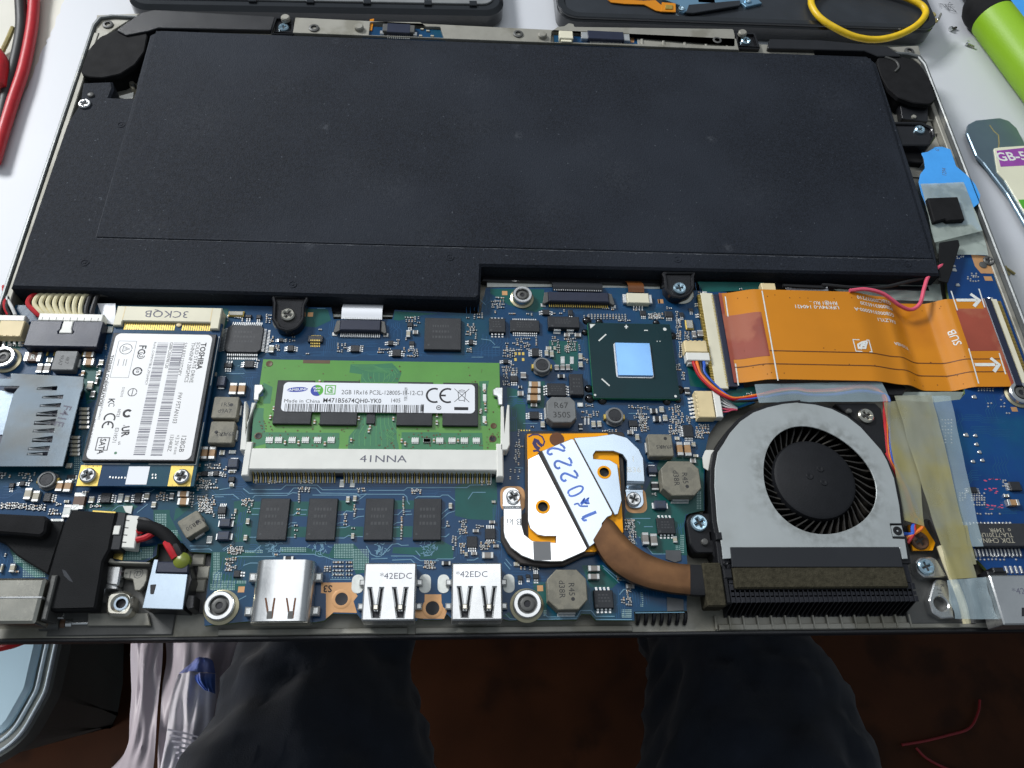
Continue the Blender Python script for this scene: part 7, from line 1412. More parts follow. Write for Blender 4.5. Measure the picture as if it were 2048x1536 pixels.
# hinge plates, near right
hp = thing('hinge_plate', 'small steel hinge plate with an open round hole near the shiny tape', 'bracket', (*w('J', 1340, 1300), -3), 'hinge plates')
c_ = w('J', 1343, 1312, -.6); b = MB(); b.prism(rnd(ws('J', [(1290, 1100), (1395, 1105), (1425, 1200), (1455, 1432), (1350, 1435), (1270, 1390), (1238, 1280)], -.6), [1, 1, 0, 0, 2, 2, 2]), -3, -.6, ch=.3, holes=[circ(*c_, 1.9, 22)]); b.build('plate', 'steel', hp)
b = MB(); b.prism(circ(*c_, 2.0, 18), -3.3, -2.6); b.build('hole_floor', 'mag_dark', hp)
b = MB(); b.text('R', *w('J', 1330, 1145, -.6), -.585, 1.1, -90); b.text('71', *w('J', 1300, 1180, -.6), -.585, 1.3, -90); b.build('stamp', 'mag_dark', hp)
hp = thing('hinge_plate', 'small steel hinge plate fixed by one cross screw beside the heat sink fins', 'bracket', (*w('J', 1220, 1000), -3), 'hinge plates')
b = MB(); b.prism(rnd(ws('J', [(1120, 920), (1290, 905), (1400, 1085), (1200, 1085), (1140, 1040)], .4), [2, 1, 0, 2, 2]), -3, .4, ch=.3); b.build('plate', 'steel', hp); screw(hp, *w('J', 1220, 992, 1.3), .4, 2.3, 'zinc', 1.0)
b = MB(); b.text('LEFR', *w('J', 1320, 935, .4), .415, 1.1, -75); b.build('stamp', 'mag_dark', hp)
ks = thing('film_corner', 'orange film corner with a dark cross screw beside the fan wires', 'film', (*w('J', 1165, 780), -1))
b = MB(); b.prism(ws('J', [(1060, 640), (1180, 620), (1290, 790), (1270, 855), (1100, 858)], -.8), -1.4, -.8); b.build('film', 'yellow_film', ks); screw(ks, *w('J', 1165, 768, 0), -.8, 2.6, 'brown_r', .8)
# ---- right strip: pull tab, milky tape, foam, black tape
pt = [(1172, 452), (1230, 440), (1290, 400), (1350, 398), (1420, 420), (1448, 500), (1470, 565), (1560, 640), (1635, 720), (1675, 810), (1665, 880), (1612, 922), (1640, 1010), (1690, 1108), (1655, 1112), (1600, 1060), (1290, 1090), (1175, 800), (1150, 700), (1165, 630), (1205, 580), (1195, 500)]
b = MB(); b.prism(rnd(ws('K', pt, 2.6), .5, 3), 2.4, 2.6, ch=.05); o = b.build('pull_tab', 'pull_tab'); tag(o, 'sky blue plastic pull tab sticking out beside the battery', 'tab')
b = MB(); b.text('1294', *w('K', 1385, 645, 2.6), 2.612, 1.5, 75, sx=.9); b.text('G', *w('K', 1318, 440, 2.6), 2.612, 1.3, 60); b.build('pen_mark', 'ink_grey', o)
o = film('milky_tape', [('K', 1165, 715, 0), ('K', 1535, 700, 0), ('K', 1695, 1115, 0), ('K', 1285, 1215, 0)], 3.1, 'tape_milky', amp=.18, seed=14); tag(o, 'milky tape square stuck over the blue pull tab', 'tape', 'strips of tape')
o = film('yellowed_tape', [('K', 1290, 1180, 0), ('K', 1690, 1118, 0), ('K', 1745, 1325, 0), ('K', 1310, 1310, 0)], .9, 'tape_milky', amp=.2, seed=15); tag(o, 'yellowish tape patch above the copper corner of the second board', 'tape', 'strips of tape')
b = MB(); b.prism(rnd(ws('K', [(1225, 832), (1485, 822), (1548, 1022), (1400, 1030), (1380, 1015), (1285, 1040)], 4.9), .4, 3), 3.2, 4.9, ch=.35); tag(b.build('foam_pad', 'foam_dark' if 'foam_dark' in M else 'black_rubber'), 'square black foam pad on the milky tape', 'pad')
b = MB(); b.prism(rnd(ws('K', [(1330, 1215), (1490, 1190), (1500, 1240), (1440, 1440), (1400, 1560), (1320, 1540)], 3.4), .4, 3), 2.9, 3.4, ch=.1); tag(b.build('black_tape', 'tape_black'), 'folded black tape tag at the battery corner above the second board', 'tape')
b = MB(); b.prism(rnd(ws('K', [(1000, 380), (1180, 370), (1190, 540), (1030, 520)], .2), .8), -2.2, .2, ch=.3); tag(b.build('rubber_block', 'black_rubber'), 'black rubber block tucked between battery and blue pull tab', 'block')
b = MB(); b.prism(rnd(ws('I', [(840, 955), (1010, 975), (1050, 1010), (1010, 1070), (900, 1070)], 0), .6), -3.9, 0, ch=.3); tag(b.build('cable_clip', 'black_plastic'), 'black plastic clip under the near edge of the orange cable', 'clip')
# ============================================================ battery cable
bc = thing('battery_cable', 'row of cream wires with one red running into a dark blue battery plug', 'cable', (*w('A', 600, 320), 0))
X0, X1, Y0, Y1, n0, n1, n2 = BATS; px0, px1 = w('A', 330, 320, 3.3)[0], w('A', 882, 320, 3.3)[0]
b = MB(); b.box(px0, px1, Y1 + .02, Y1 + 2.6, .6, 3.5, ch=.25); b.prism([(n0 + .4, Y1), (n0 + .4, n2 + 1.6), (n0 + .1, n2 + .9), (n0 + .1, n2 + .1), (n1 - .1, n2 + .1), (n1 - .1, n2 + .9), (n1 - .4, n2 + 1.6), (n1 - .4, Y1)], 2.4, 3.55, ch=.2); b.build('plug', 'white_plastic', bc)
b = MB()
for k in range(9): x = px0 + 1.2 + (px1 - px0 - 2.4) * k / 8; b.box(x - .08, x + .08, Y1 + .02, Y1 + 1.2, 3.42, 3.52)
b.build('plug_slots', 'mag_dark', bc, kind='stuff')
cols = ['wire_red'] + ['wire_cream'] * 8 + ['wire_black'] * 2
for k, m in enumerate(cols):
    t = k / (len(cols) - 1); xs = px0 + .6 + (px1 - px0 - 1.2) * (.02 + .96 * t) if k else px0 + .2
    e = w('A', 345 + 48 * k, 275, 2.2); tx = w('A', 235 + 57 * k, 190, 2.6); tp = w('A', 300 + 56 * k, 115, 1.8); en = w('A', 420 + 60 * k, 120, -1)
    b = MB(); b.tube([(e[0], Y1 + 2.4, 2.0), (e[0] - 1.2, Y1 + 3.4, 2.3), (tx[0], tx[1] - .3, 2.3), (tp[0] - .6, tp[1] - .6, 1.6), (tp[0] + 1.6, tp[1] + .2, .6), (tp[0] + 3.6, tp[1] + 1.8, -.8)], .68, 8, sm=6); b.build('wire', m, bc)
mc = thing('small_harness', 'little white plug with red and white wires at the frame edge by the battery corner', 'wires', (*w('A', 100, 320), 0))
X0, X1, Y0, Y1 = rect('A', -30, 298, 212, 345, 2.9); b = MB(); b.box(X0, X1, Y0 - .1, Y1, .4, 2.9, ch=.2); b.build('plug', 'white_plastic', mc)
for x, m, xt in ((130, 'wire_white', 60), (85, 'wire_black', 75), (70, 'wire_red', 40)): wire(mc, [('A', x, 295, 1.8), ('A', x - 30, 230, 2.2), ('A', xt, 150, 1.5), ('A', xt - 10, 60, 0), ('P', 30, 940, -2)], .5, m)
o = film('adhesive_film', [('A', 830, 200, 0), ('A', 985, 200, 0), ('A', 980, 380, 0), ('A', 890, 370, 0)], .6, 'paper', amp=.25, seed=22); tag(o, 'white film scrap between the battery plug and the drive socket', 'film')
for r4, lab in (([('E', 570, 85, 0), ('E', 1125, 80, 0), ('E', 1125, 143, 0), ('E', 575, 145, 0)], 'white backing strip behind the near standoff along the battery step'), ([('E', 1555, 105, 0), ('E', 2048, 105, 0), ('E', 2048, 160, 0), ('E', 1560, 165, 0)], 'pale backing strip behind the small cream connector'), ([('C', 1130, 280, 0), ('C', 1660, 290, 0), ('C', 1640, 400, 0), ('C', 1140, 400, 0)], 'pale backing strip under the white ribbon cable')):
    o = film('backing_strip', r4, -2.4, 'silk', amp=.05, nx=4, ny=4); tag(o, lab, 'strip')
# ============================================================ near left: power jack, cables, brackets
fb = thing('foam_bar', 'long black foam bar beside the left frame edge below the card slot', 'foam', (*w('B', 200, 620), 0))
b = MB(); b.prism(rnd(ws('B', [(-200, 530), (380, 560), (402, 590), (385, 700), (340, 735), (-200, 690)], 5.2), .6, 4), .4, 5.2, ch=.5); b.build('bar', 'black_rubber', fb)
tc = thing('taped_cable', 'wide strip of black cloth tape over the cable leading to the power socket', 'tape', (*w('B', 650, 900), 0))
b = MB(); b.prism(rnd(ws('B', [(612, 512), (800, 520), (1000, 524), (975, 640), (935, 850), (880, 950), (858, 1100), (812, 1360), (365, 1372), (402, 1100), (470, 860), (545, 620)], 4.6), .3, 3), 1.2, 4.6, ch=.5); b.build('tape', 'tape_black', tc)
b = MB(); b.prism(rnd(ws('B', [(-100, 700), (400, 620), (560, 600), (470, 880), (412, 1065), (300, 1000), (140, 900), (40, 800), (-100, 740)], 2.2), .5, 3), .3, 2.2, ch=.4); b.build('cable_sheath', 'tape_black', tc)
b = MB(); b.strip([w('B', 790, 520, 4.6), w('B', 985, 532, 4.6)], .35, 4.55); b.build('gold_edge', 'gold', tc)
b = MB(); p = ws('B', [(530, 1020), (560, 1030), (600, 1090), (625, 1130), (590, 1115), (545, 1070)], 4.6); b.sheet(p, 4.62); b.build('scuff', 'battery_dust', tc)
pj = thing('power_jack', 'square power socket with a bluish steel top at the near edge', 'socket', (*w('B', 1400, 1200), -4))
zj = 4.2; b = MB(); b.prism(rnd(ws('B', [(1300, 985), (1315, 930), (1352, 935), (1328, 1050), (1602, 1058), (1560, 1362), (1212, 1350)], zj), .15, 2), 3.6, zj, ch=.12); b.build('steel_top', 'steel_blue', pj)
b = MB(); b.prism(ws('B', [(1320, 960), (1612, 960), (1640, 1100), (1560, 1362), (1225, 1350)], 3.5), -3.8, 3.55, ch=.2); b.build('body', 'black_plastic', pj)
b = MB(); b.prism(ws('B', [(1345, 950), (1612, 952), (1602, 1052), (1330, 1046)], 4.6), 3.5, 4.6, ch=.25); b.build('rear_cap', 'navy', pj)
b = MB(); b.prism(rnd(ws('B', [(1282, 1150), (1335, 1145), (1312, 1232), (1282, 1230)], zj), .2), zj, zj + .02); b.build('slot', 'ink', pj)
b = MB(); X, Y = w('B', 1545, 938, 5); b.lathe([(2.2, 3.6), (2.0, 4.7), (1.3, 5.2), (.001, 5.4)], X, Y, 18); b.build('glue_drop', 'glue_green', pj)
b = MB(); b.prism(ws('B', [(1565, 1225), (1660, 1240), (1650, 1350), (1600, 1360), (1555, 1290)], 2.8), -3.5, 2.8, ch=.2); b.prism(ws('B', [(1620, 880), (1805, 890), (1740, 1390), (1640, 1380), (1660, 1200), (1640, 1060)], -2), -3.9, -2.2); b.build('clip', 'black_plastic', pj)
for k in range(3): b = MB(); X, Y = w('B', 1690 + 40 * (k == 1), 930 + 110 * k, -1); b.box(X - 1.6, X + 1.6, Y - 1.6, Y + 1.6, -3, -1.2 - .2 * k, ch=.3); b.build('contact', 'mag', pj)
jh = thing('jack_cable', 'white plug with red wires and a black sleeve arching to the power socket', 'cable', (*w('B', 1250, 700), 0))
b = MB(); b.prism(rnd(ws('B', [(985, 525), (1078, 535), (1022, 852), (932, 852)], 4.0), .2), .3, 4.0, ch=.2); b.build('header', 'tape_grey', jh)
b = MB(); b.prism(rnd(ws('B', [(975, 645), (1032, 645), (1015, 722), (958, 722)], 4.3), .15), 3.9, 4.35, ch=.15); b.build('header_key', 'white_plastic', jh)
b = MB(); pp_ = ws('B', [(1072, 552), (1188, 562), (1148, 842), (1030, 832)], 3.6); b.prism(rnd(pp_, .25), .5, 3.6, ch=.25); b.build('plug', 'white_plastic', jh)
b = MB()
for k in range(4): p0, p1 = w('B', 1068 - 9 * k, 600 + 62 * k, 3.6), w('B', 1105 - 9 * k, 603 + 62 * k, 3.6); b.strip([p0, p1], .3, 3.62)
b.build('plug_slots', 'mag_dark', jh)
for y in (700, 770): wire(jh, [('B', 1150, y, 2.6), ('B', 1200, y - 10, 3.0), ('B', 1260, y - 30, 3.4), ('B', 1330, 690, 3.6)], .85, 'wire_red')
for y in (600, 650): wire(jh, [('B', 1170, y, 2.6), ('B', 1240, y + 5, 3.4), ('B', 1330, 660, 3.6)], .85, 'wire_black')
wire(jh, [('B', 1200, 650, 3.2), ('B', 1290, 660, 3.9), ('B', 1380, 700, 4.0), ('B', 1455, 770, 3.9), ('B', 1500, 840, 3.6), ('B', 1535, 930, 3.4)], 1.6, 'black_rubber', 'sleeve', 12)
wire(jh, [('B', 1420, 790, 4.2), ('B', 1455, 850, 5.0), ('B', 1495, 920, 4.6)], .95, 'wire_red'); wire(jh, [('B', 1480, 800, 4.2), ('B', 1520, 860, 4.6), ('B', 1545, 930, 4.2)], .95, 'wire_black')
b = MB(); b.prism(ws('B', [(1048, 478), (1132, 476), (1118, 545), (1072, 530)], .4), .05, .4); b.build('solder_pad', 'silk', jh)
b = MB(); b.prism(ws('B', [(970, 885), (1050, 885), (1045, 940), (965, 925)], .4), .05, .5); b.build('solder_pad', 'gold', jh)
br = thing('hinge_bracket', 'grey steel hinge bracket with a square nut plate next to the power socket', 'bracket', (*w('B', 1030, 1200), -4))
b = MB(); b.prism(ws('B', [(880, 922), (955, 925), (975, 945), (1280, 958), (1275, 972), (960, 965), (880, 948)], 2.0), -1, 2.0, ch=.15); b.build('rail', 'mag', br)
b = MB(); b.prism(rnd(ws('B', [(880, 985), (1040, 985), (1010, 1160), (905, 1150)], .6), .6), -2, .6, ch=.4); b.build('sleeve', 'steel', br)
b = MB(); b.prism(rnd(ws('B', [(1058, 1010), (1262, 1012), (1252, 1110), (1230, 1160), (1195, 1198), (1150, 1200), (1132, 1102), (1050, 1092)], -.4), .6), -2, -.4, ch=.2); o = b.build('tongue', 'mag', br)
b = MB(); b.text('@1-2', *w('B', 1228, 1030, -.4), -.385, 1.9, 180, sx=.95); b.build('stamp', 'mag_dark', o)
b = MB(); b.prism(ws('B', [(860, 1015), (895, 1020), (880, 1130), (1000, 1165), (1000, 1190), (895, 1185), (870, 1285), (842, 1285), (830, 1165)], .4), -3, .4, ch=.2); b.build('edge_flange', 'steel', br)
c_ = w('B', 1025, 1305, 1.4); b = MB(); b.prism(rnd(ws('B', [(915, 1212), (1060, 1200), (1128, 1228), (1132, 1330), (1095, 1418), (905, 1412), (898, 1330)], 1.4), 1.5, 4), -3.2, 1.4, ch=.6, holes=[circ(*c_, 1.7, 22)]); b.build('nut_plate', 'nickel', br)
b = MB(); b.lathe([(1.75, .2), (1.7, .9), (1.2, .9), (1.0, .0), (.001, .0)], *c_, 20, mis=[0, 0, 1, 1, 1]); b.build('nut', ['steel_blue', 'ink'], br)
sh_ = thing('hinge_shaft', 'greasy steel hinge shaft with rings lying along the near edge', 'hinge', (*w('B', 600, 1470), -6))
def cylx(x0, x1, y, z_, r_, m, name):
    b = MB(); n = 18; b.add([(x, y + r_ * math.cos(6.28318*k/n), z_ + r_ * math.sin(6.28318*k/n)) for x in (x0, x1) for k in range(n)], [(k, (k+1) % n, n + (k+1) % n, n + k) for k in range(n)] + [tuple(reversed(range(n))), tuple(range(n, 2*n))]); return b.build(name, m, sh_)
ya = w('B', 640, 1472, -3)[1]; xs = lambda x: w('B', x, 1472, -3)[0]
cylx(xs(340), xs(510), ya, -4.2, 1.9, 'mag_dark', 'shaft'); cylx(xs(515), xs(555), ya, -4.2, 1.5, 'brown_r', 'washer'); cylx(xs(560), xs(610), ya, -4.2, 1.3, 'steel', 'washer'); cylx(xs(612), xs(745), ya, -4.2, 1.0, 'steel', 'pin')
b = MB(); b.prism(ws('B', [(355, 1370), (552, 1372), (540, 1440), (345, 1430)], -1.6), -3.5, -1.6, ch=.3); b.build('knuckle', 'steel', sh_)
# ============================================================ around the laptop
def bevel_slab(B, poly, z0, z1, mi=0, c=1.2): B.prism(poly, z0, z1, mi, c, chb=c, bottom=True)
ph = thing('phone', 'black phone without its back, grey inner frame with gold contacts showing', 'phone', (-60, 165, TZ), 'opened phones')
zt = TZ + 8.5
pe = [w('N', 1755, 30, zt), w('N', 1700, 100, zt), w('M', 880, 45, zt), w('M', 828, 0, zt)]
ax = Vector((w('N', 1740, 88, zt)[0] - w('M', 850, 42, zt)[0], w('N', 1740, 88, zt)[1] - w('M', 850, 42, zt)[1], 0)); Lp = ax.length; ax.normalize(); ay = Vector((-ax.y, ax.x, 0)); O_ = Vector((*w('M', 850, 42, zt), 0))
def L2(u, v): q = O_ + ax * u + ay * v; return (q.x, q.y)
b = MB(); bevel_slab(b, rnd([L2(0, 0), L2(Lp, 0), L2(Lp, 70), L2(0, 70)], 8, 8), TZ + .05, zt, 0, 1.6); b.build('shell', 'phone_black', ph)
b = MB(); b.prism(rnd([L2(4, 4.4), L2(Lp - 4, 4.4), L2(Lp - 4, 66), L2(4, 66)], 5, 6), zt - .1, zt + .7, ch=.2); b.build('inner_frame', 'phone_metal', ph)
b = MB(); b.prism(rnd([L2(8, 9), L2(Lp - 8, 9), L2(Lp - 8, 62), L2(8, 62)], 2, 4), zt + .7, zt + 1.1, ch=.1); b.build('battery_bay', 'phone_inner', ph)
for u in (24, 33, 42, 50, 58):
    b = MB(); b.prism([L2(u, 7), L2(u + 6, 7), L2(u + 6, 13), L2(u, 13)], zt + .7, zt + 1.3, ch=.2); b.build('gold_contact', 'kapton' if u != 42 else 'gold', ph)
for u in (30, 39, 48): b = MB(); b.lathe([(1.1, zt + .7), (1.1, zt + 1.5), (.8, zt + 1.7), (.001, zt + 1.5)], *L2(u, 8.2), 14); b.build('screw', 'steel', ph)
for u in (46, 68, 90, 114, 132): b = MB(); b.prism([L2(u, 3.2), L2(u + 3, 3.2), L2(u + 3, 6), L2(u, 6)], zt, zt + .9, ch=.2); b.build('frame_clip', 'phone_black', ph)
b = MB(); b.lathe([(1.5, zt + .7), (1.3, zt + 1.3), (.001, zt + 1.3)], *L2(Lp - 9, 12), 14); b.build('lens', 'wire_yellow', ph)
ph = thing('phone', 'black phone shell with a blue metal bracket and orange flex tail inside', 'phone', (120, 165, TZ), 'opened phones')
A0 = Vector((*w('O', 470, 125, zt), 0)); A1 = Vector((*w('L', 1330, 265, zt), 0)); ax = (A1 - A0); Lp = ax.length + 4; ax.normalize(); ay = Vector((-ax.y, ax.x, 0)); O_ = A0 - ax * 4
b = MB(); p = rnd([L2(0, 0), L2(Lp, 0), L2(Lp, 72), L2(0, 72)], 8, 8); bevel_slab(b, p, TZ + .05, zt, 0, 1.4); b.build('shell', 'phone_black', ph)
b = MB(); b.prism(rnd([L2(0, 0), L2(Lp, 0), L2(Lp, 72), L2(0, 72)], 8, 8), zt, zt + .9, ch=.35, holes=[rnd([L2(3, 3), L2(Lp - 3, 3), L2(Lp - 3, 69), L2(3, 69)], 6, 8)]); b.build('rim', 'phone_black', ph)
b = MB(); b.prism(rnd([L2(3.2, 3.2), L2(Lp - 3.2, 3.2), L2(Lp - 3.2, 68), L2(3.2, 68)], 6, 8), zt, zt + .25); b.build('tray', 'phone_inner', ph)
def o3(r, pts, z_): return ws(r, pts, z_)
b = MB(); b.prism(o3('O', [(735, -5), (850, -5), (980, 5), (1060, 0), (1090, 25), (1115, 45), (1110, 80), (1060, 70), (985, 30), (850, 25), (760, 15)], zt + 1), zt + .6, zt + 1); b.prism(o3('O', [(1105, 15), (1200, 22), (1200, 82), (1100, 78)], zt + 1.2), zt + .8, zt + 1.25, ch=.1); b.build('flex_tail', 'kapton', ph)
b = MB(); b.prism(o3('O', [(1130, 32), (1180, 35), (1178, 62), (1128, 60)], zt + 1.6), zt + 1.25, zt + 1.7, ch=.15); b.build('flex_plug', 'gold', ph)
b = MB(); b.prism(o3('O', [(1110, -10), (1760, -10), (1790, 20), (1680, 45), (1650, 20), (1300, 60), (1255, 85), (1225, 75), (1230, 35)], zt + 1.4), zt + .3, zt + 1.4, ch=.2, holes=[rr(*rect('O', 1355, -30, 1460, 15, zt + 1.4))]); b.build('bracket', 'phone_blue', ph)
b = MB(); b.prism(o3('O', [(1290, 30), (1640, 0), (1640, 35), (1320, 88), (1270, 85)], zt + 1.9), zt + 1.0, zt + 1.9, ch=.2); b.build('speaker_bar', 'phone_inner', ph)
for x, y in ((1238, 62), (1690, 8)): b = MB(); b.lathe([(1.3, zt + 1), (1.3, zt + 2), (.9, zt + 2.1), (.001, zt + 1.6)], *w('O', x, y, zt + 1.5), 14); b.build('screw', 'zinc', ph)
b = MB(); b.prism(ws('L', [(915, 215), (990, 220), (995, 245), (920, 240)], zt + .5), zt + .25, zt + .5); b.build('white_tag', 'paper', ph)
b = MB(); b.prism(rnd(ws('L', [(1340, 100), (1350, 120), (1325, 175), (1308, 165)], zt + .9), .4), zt + .3, zt + 1.0, ch=.2); b.build('contact', 'nickel', ph)
for x, y in ((1270, 120), (1285, 170)): b = MB(); b.prism(circ(*w('L', x, y, zt + .6), 1.6, 10), zt + .25, zt + .8, ch=.3); b.build('residue', 'glue', ph)
b = MB(); b.text('Li-ion Polymer 3.7V', *w('L', 690, 12, zt + .5), zt + .35, 1.6, -6); b.text('AB 463651', *w('L', 360, 60, zt + .5), zt + .35, 2.0, -6); b.build('lettering', 'phone_metal', ph) if False else None
yl = thing('yellow_cord', 'loose loop of thick yellow cord lying across the phone and the laptop edge', 'cord', (*w('L', 700, 200, -4), -4))
zy = zt + 2.4; pts = [('L', 350, -120, zy), ('L', 250, -40, zy), ('L', 235, 40, zy), ('L', 300, 145, zy), ('L', 430, 235, zy - .5), ('L', 600, 312, zy - 1.5), ('L', 780, 338, zy - 2), ('L', 960, 305, zy - 1.2), ('L', 1120, 225, zy), ('L', 1205, 130, zy), ('L', 1190, 60, zy), ('L', 1100, 5, zy), ('L', 980, -40, zy), ('L', 700, -110, zy), ('L', 350, -120, zy)]
wire(yl, pts, 1.35, 'wire_yellow', 'loop', 12)
gt = thing('green_driver', 'lime green screwdriver handle with a black collar beside the laptop', 'screwdriver', (*w('L', 1900, 300, TZ), TZ))
A = Vector((*w('L', 1752, 122, -4.3), -4.3)); Bv = Vector((*w('L', 2202, 712, -4.3), -4.3)); d = (Bv - A).normalized()
rad = 8.6
def rod(B, p, q, rs, n=32, mi=0): B.tube([tuple(p.lerp(q, k / (len(rs) - 1))) for k in range(len(rs))], rs, n, mi, sm=0)
b = MB(); rod(b, A + d * 3, A + d * 130, [rad, rad, rad, rad * .98, rad * .9]); b.build('grip', 'tube_green', gt)
b = MB(); rod(b, A - d * 9, A + d * 2.9, [rad * .8, rad * 1.0, rad * 1.05, rad * 1.0, rad * 1.0]); b.build('collar', 'black_rubber', gt)
b = MB(); rod(b, A - d * 40, A - d * 9.1, [4, 4, 5]); b.build('shank', 'black_gloss', gt)
bb = thing('blue_scrap', 'bright blue plastic piece in the corner behind the green handle', 'plastic piece', (*w('L', 2060, 40, TZ), TZ))
b = MB(); b.prism(rnd([w('L', 1890, -80, TZ + 4), w('L', 2300, -100, TZ + 4), w('L', 2300, 320, TZ + 4), w('L', 2080, 190, TZ + 4)], 3), TZ + .02, TZ + 3, ch=.5, bottom=True); b.build('body', 'pull_tab', bb)
for (x, y), lab, a in (((1450, 240), 'tiny loose screw on the desk, nearer the black phone corner', .4), ((1597, 388), 'tiny loose screw on the desk, nearer the green handle', -.6)):
    s_ = thing('loose_screw', lab, 'screw', (*w('L', x, y, TZ), TZ), 'loose screws'); X, Y = w('L', x, y, TZ + .8)
    b = MB(); b.tube([(X - 1.5 * math.cos(a), Y - 1.5 * math.sin(a), TZ + .7), (X + 1.4 * math.cos(a), Y + 1.4 * math.sin(a), TZ + .7)], .55, 8, sm=0); b.build('shank', 'nickel', s_)
    b = MB(); b.tube([(X - 2.3 * math.cos(a), Y - 2.3 * math.sin(a), TZ + 1.05), (X - 1.5 * math.cos(a), Y - 1.5 * math.sin(a), TZ + 1.05)], 1.0, 12, sm=0); b.build('head', 'steel', s_)
tl = thing('metal_spudger', 'rounded steel prying blade with a taped paper label at the frame edge', 'tool', (*w('K', 1800, 500, TZ), TZ))
zt2 = TZ + 3
b = MB(); b.prism(rnd(ws('K', [(1575, 205), (1640, 170), (1840, 150), (1920, 175), (1990, 240), (2110, 470), (2300, 880), (2300, 1500), (2100, 1130), (1900, 790), (1700, 530), (1640, 470), (1560, 280)], zt2), 1.2, 4), zt2 - 1.2, zt2, ch=.3, bottom=True); bl = b.build('blade', 'tool_steel', tl)
b = MB(); b.prism(rnd(ws('K', [(1785, 420), (1830, 410), (2300, 380), (2300, 1400), (2040, 960), (1880, 690), (1815, 620)], zt2), .6, 3), zt2 + .01, zt2 + .5, ch=.15); b.build('clear_wrap', 'tool_film', tl)
b = MB(); b.prism(ws('K', [(1815, 432), (2300, 380), (2300, 545), (1850, 568)], zt2 + .6), zt2 + .5, zt2 + .56); b.build('purple_band', 'purple', tl)
b = MB(); b.text('GB-5A', *w('K', 1832, 520, zt2 + .6), zt2 + .58, 4.2, 6, sx=1.0, bold=.02); b.build('lettering', 'silk', tl)
b = MB(); b.prism(ws('K', [(2000, 850), (2300, 840), (2300, 935), (2040, 925)], zt2 + .6), zt2 + .5, zt2 + .56); b.build('green_band', 'ink_green', tl)
b = MB(); zb = zt2 + .02; b.strip(ws('K', [(1755, 215), (1790, 265), (1830, 300), (1835, 370), (1830, 410)], zt2), .45, zb); b.build('scratch', 'glue', bl)
ld = []
for m, pts, lab, r_ in (('wire_black', [('M', 135, -120, TZ + 4), ('M', 140, 0, TZ + 3.2), ('M', 145, 200, TZ + 3), ('M', 105, 420, TZ + 3), ('M', 50, 620, TZ + 3), ('M', 5, 820, TZ + 3), ('M', -60, 1100, TZ + 3)], 'thick black test lead lying beside the desk sheet', 2.1),
                        ('wire_red', [('M', 235, -120, TZ + 4), ('M', 232, 0, TZ + 3.2), ('M', 215, 200, TZ + 3), ('M', 160, 470, TZ + 3), ('M', 90, 680, TZ + 3), ('M', 30, 870, TZ + 3), ('M', -40, 1100, TZ + 3)], 'thick red test lead running next to the black one', 2.1)):
    t = thing('test_lead', lab, 'cable', (*w('M', 140, 300, TZ), TZ), 'test leads'); wire(t, pts, r_, m, 'cable', 14)
t = thing('test_clip', 'red plastic clip end at the frame edge beside the black test lead', 'clip', (*w('M', -10, 470, TZ), TZ)); wire(t, [('M', -40, 380, TZ + 5), ('M', -10, 450, TZ + 5), ('M', -30, 600, TZ + 5)], 3.6, 'wire_red', 'clip_body', 12)
t = thing('bare_wire', 'thin stiff bare wire beside the black test lead', 'wire', (*w('M', 40, 320, TZ), TZ)); wire(t, [('M', 88, 190, TZ + 2), ('M', 50, 280, TZ + 2), ('M', 15, 350, TZ + 1), ('M', -30, 420, TZ + 1)], .9, 'glue', 'strand')
rg = random.Random(77)
for (r, x, y), lab in ((('K', 1900, 1470), 'small yellow glue string on the desk by the laptop edge'), (('L', 1385, 70), 'tuft of dark lint beside the black phone corner')):
    b = MB(); X, Y = w(r, x, y, TZ)
    for k in range(5): b.tube([(X + rg.uniform(-4, 4), Y + rg.uniform(-3, 3), TZ + .5), (X + rg.uniform(-3, 3), Y + rg.uniform(-3, 3), TZ + .9), (X + rg.uniform(-4, 4), Y + rg.uniform(-3, 3), TZ + .5)], .45 if r == 'K' else .07, 6, sm=5)
    tag(b.build('glue_string' if r == 'K' else 'lint', 'glue' if r == 'K' else 'phone_inner'), lab, 'glue' if r == 'K' else 'lint')
# ============================================================ below the desk edge
def q3(x, y, z): return (*w('Q', x, y, z), z)
bn = thing('storage_box', 'pale blue lidded plastic box standing on the wooden floor', 'box', (-260, -60, -640))
zl_ = -400
lid = rnd([w('Q', 400, -500, zl_), w('Q', 362, 140, zl_), w('Q', 290, 480, zl_), w('Q', 130, 770, zl_), w('Q', -80, 900, zl_), w('Q', -1400, 1200, zl_), w('Q', -1400, -500, zl_)], [5, 0, 30, 40, 30, 40, 20], 8)
lid = ccw(lid)
b = MB(); b.prism(lid, zl_ - 18, zl_, 0, 3); ld_ = b.build('lid', 'bin_side', bn)
b = MB(); b.prism(inset(lid, 12), zl_, zl_ + 6, 0, 3); b.build('lid_panel', 'bin_lid', ld_)
for d_ in (1.5, 7.5): 
    i0 = inset(lid, d_); i1 = inset(lid, d_ + 1.6); b = MB(); b.prism(i0, zl_ - 1, zl_ + 3, 0, .6, holes=[i1]); b.build('lid_ridge', 'bin_rim', ld_)
b = MB(); t0 = inset(lid, 4); t1 = inset(lid, 42); n_ = len(lid)
b.add([(x, y, zl_ - 17) for x, y in t0] + [(x, y, -639.9) for x, y in t1], [(k, n_ + k, n_ + (k + 1) % n_, (k + 1) % n_) for k in range(n_)]); b.build('body', 'bin_side', bn)
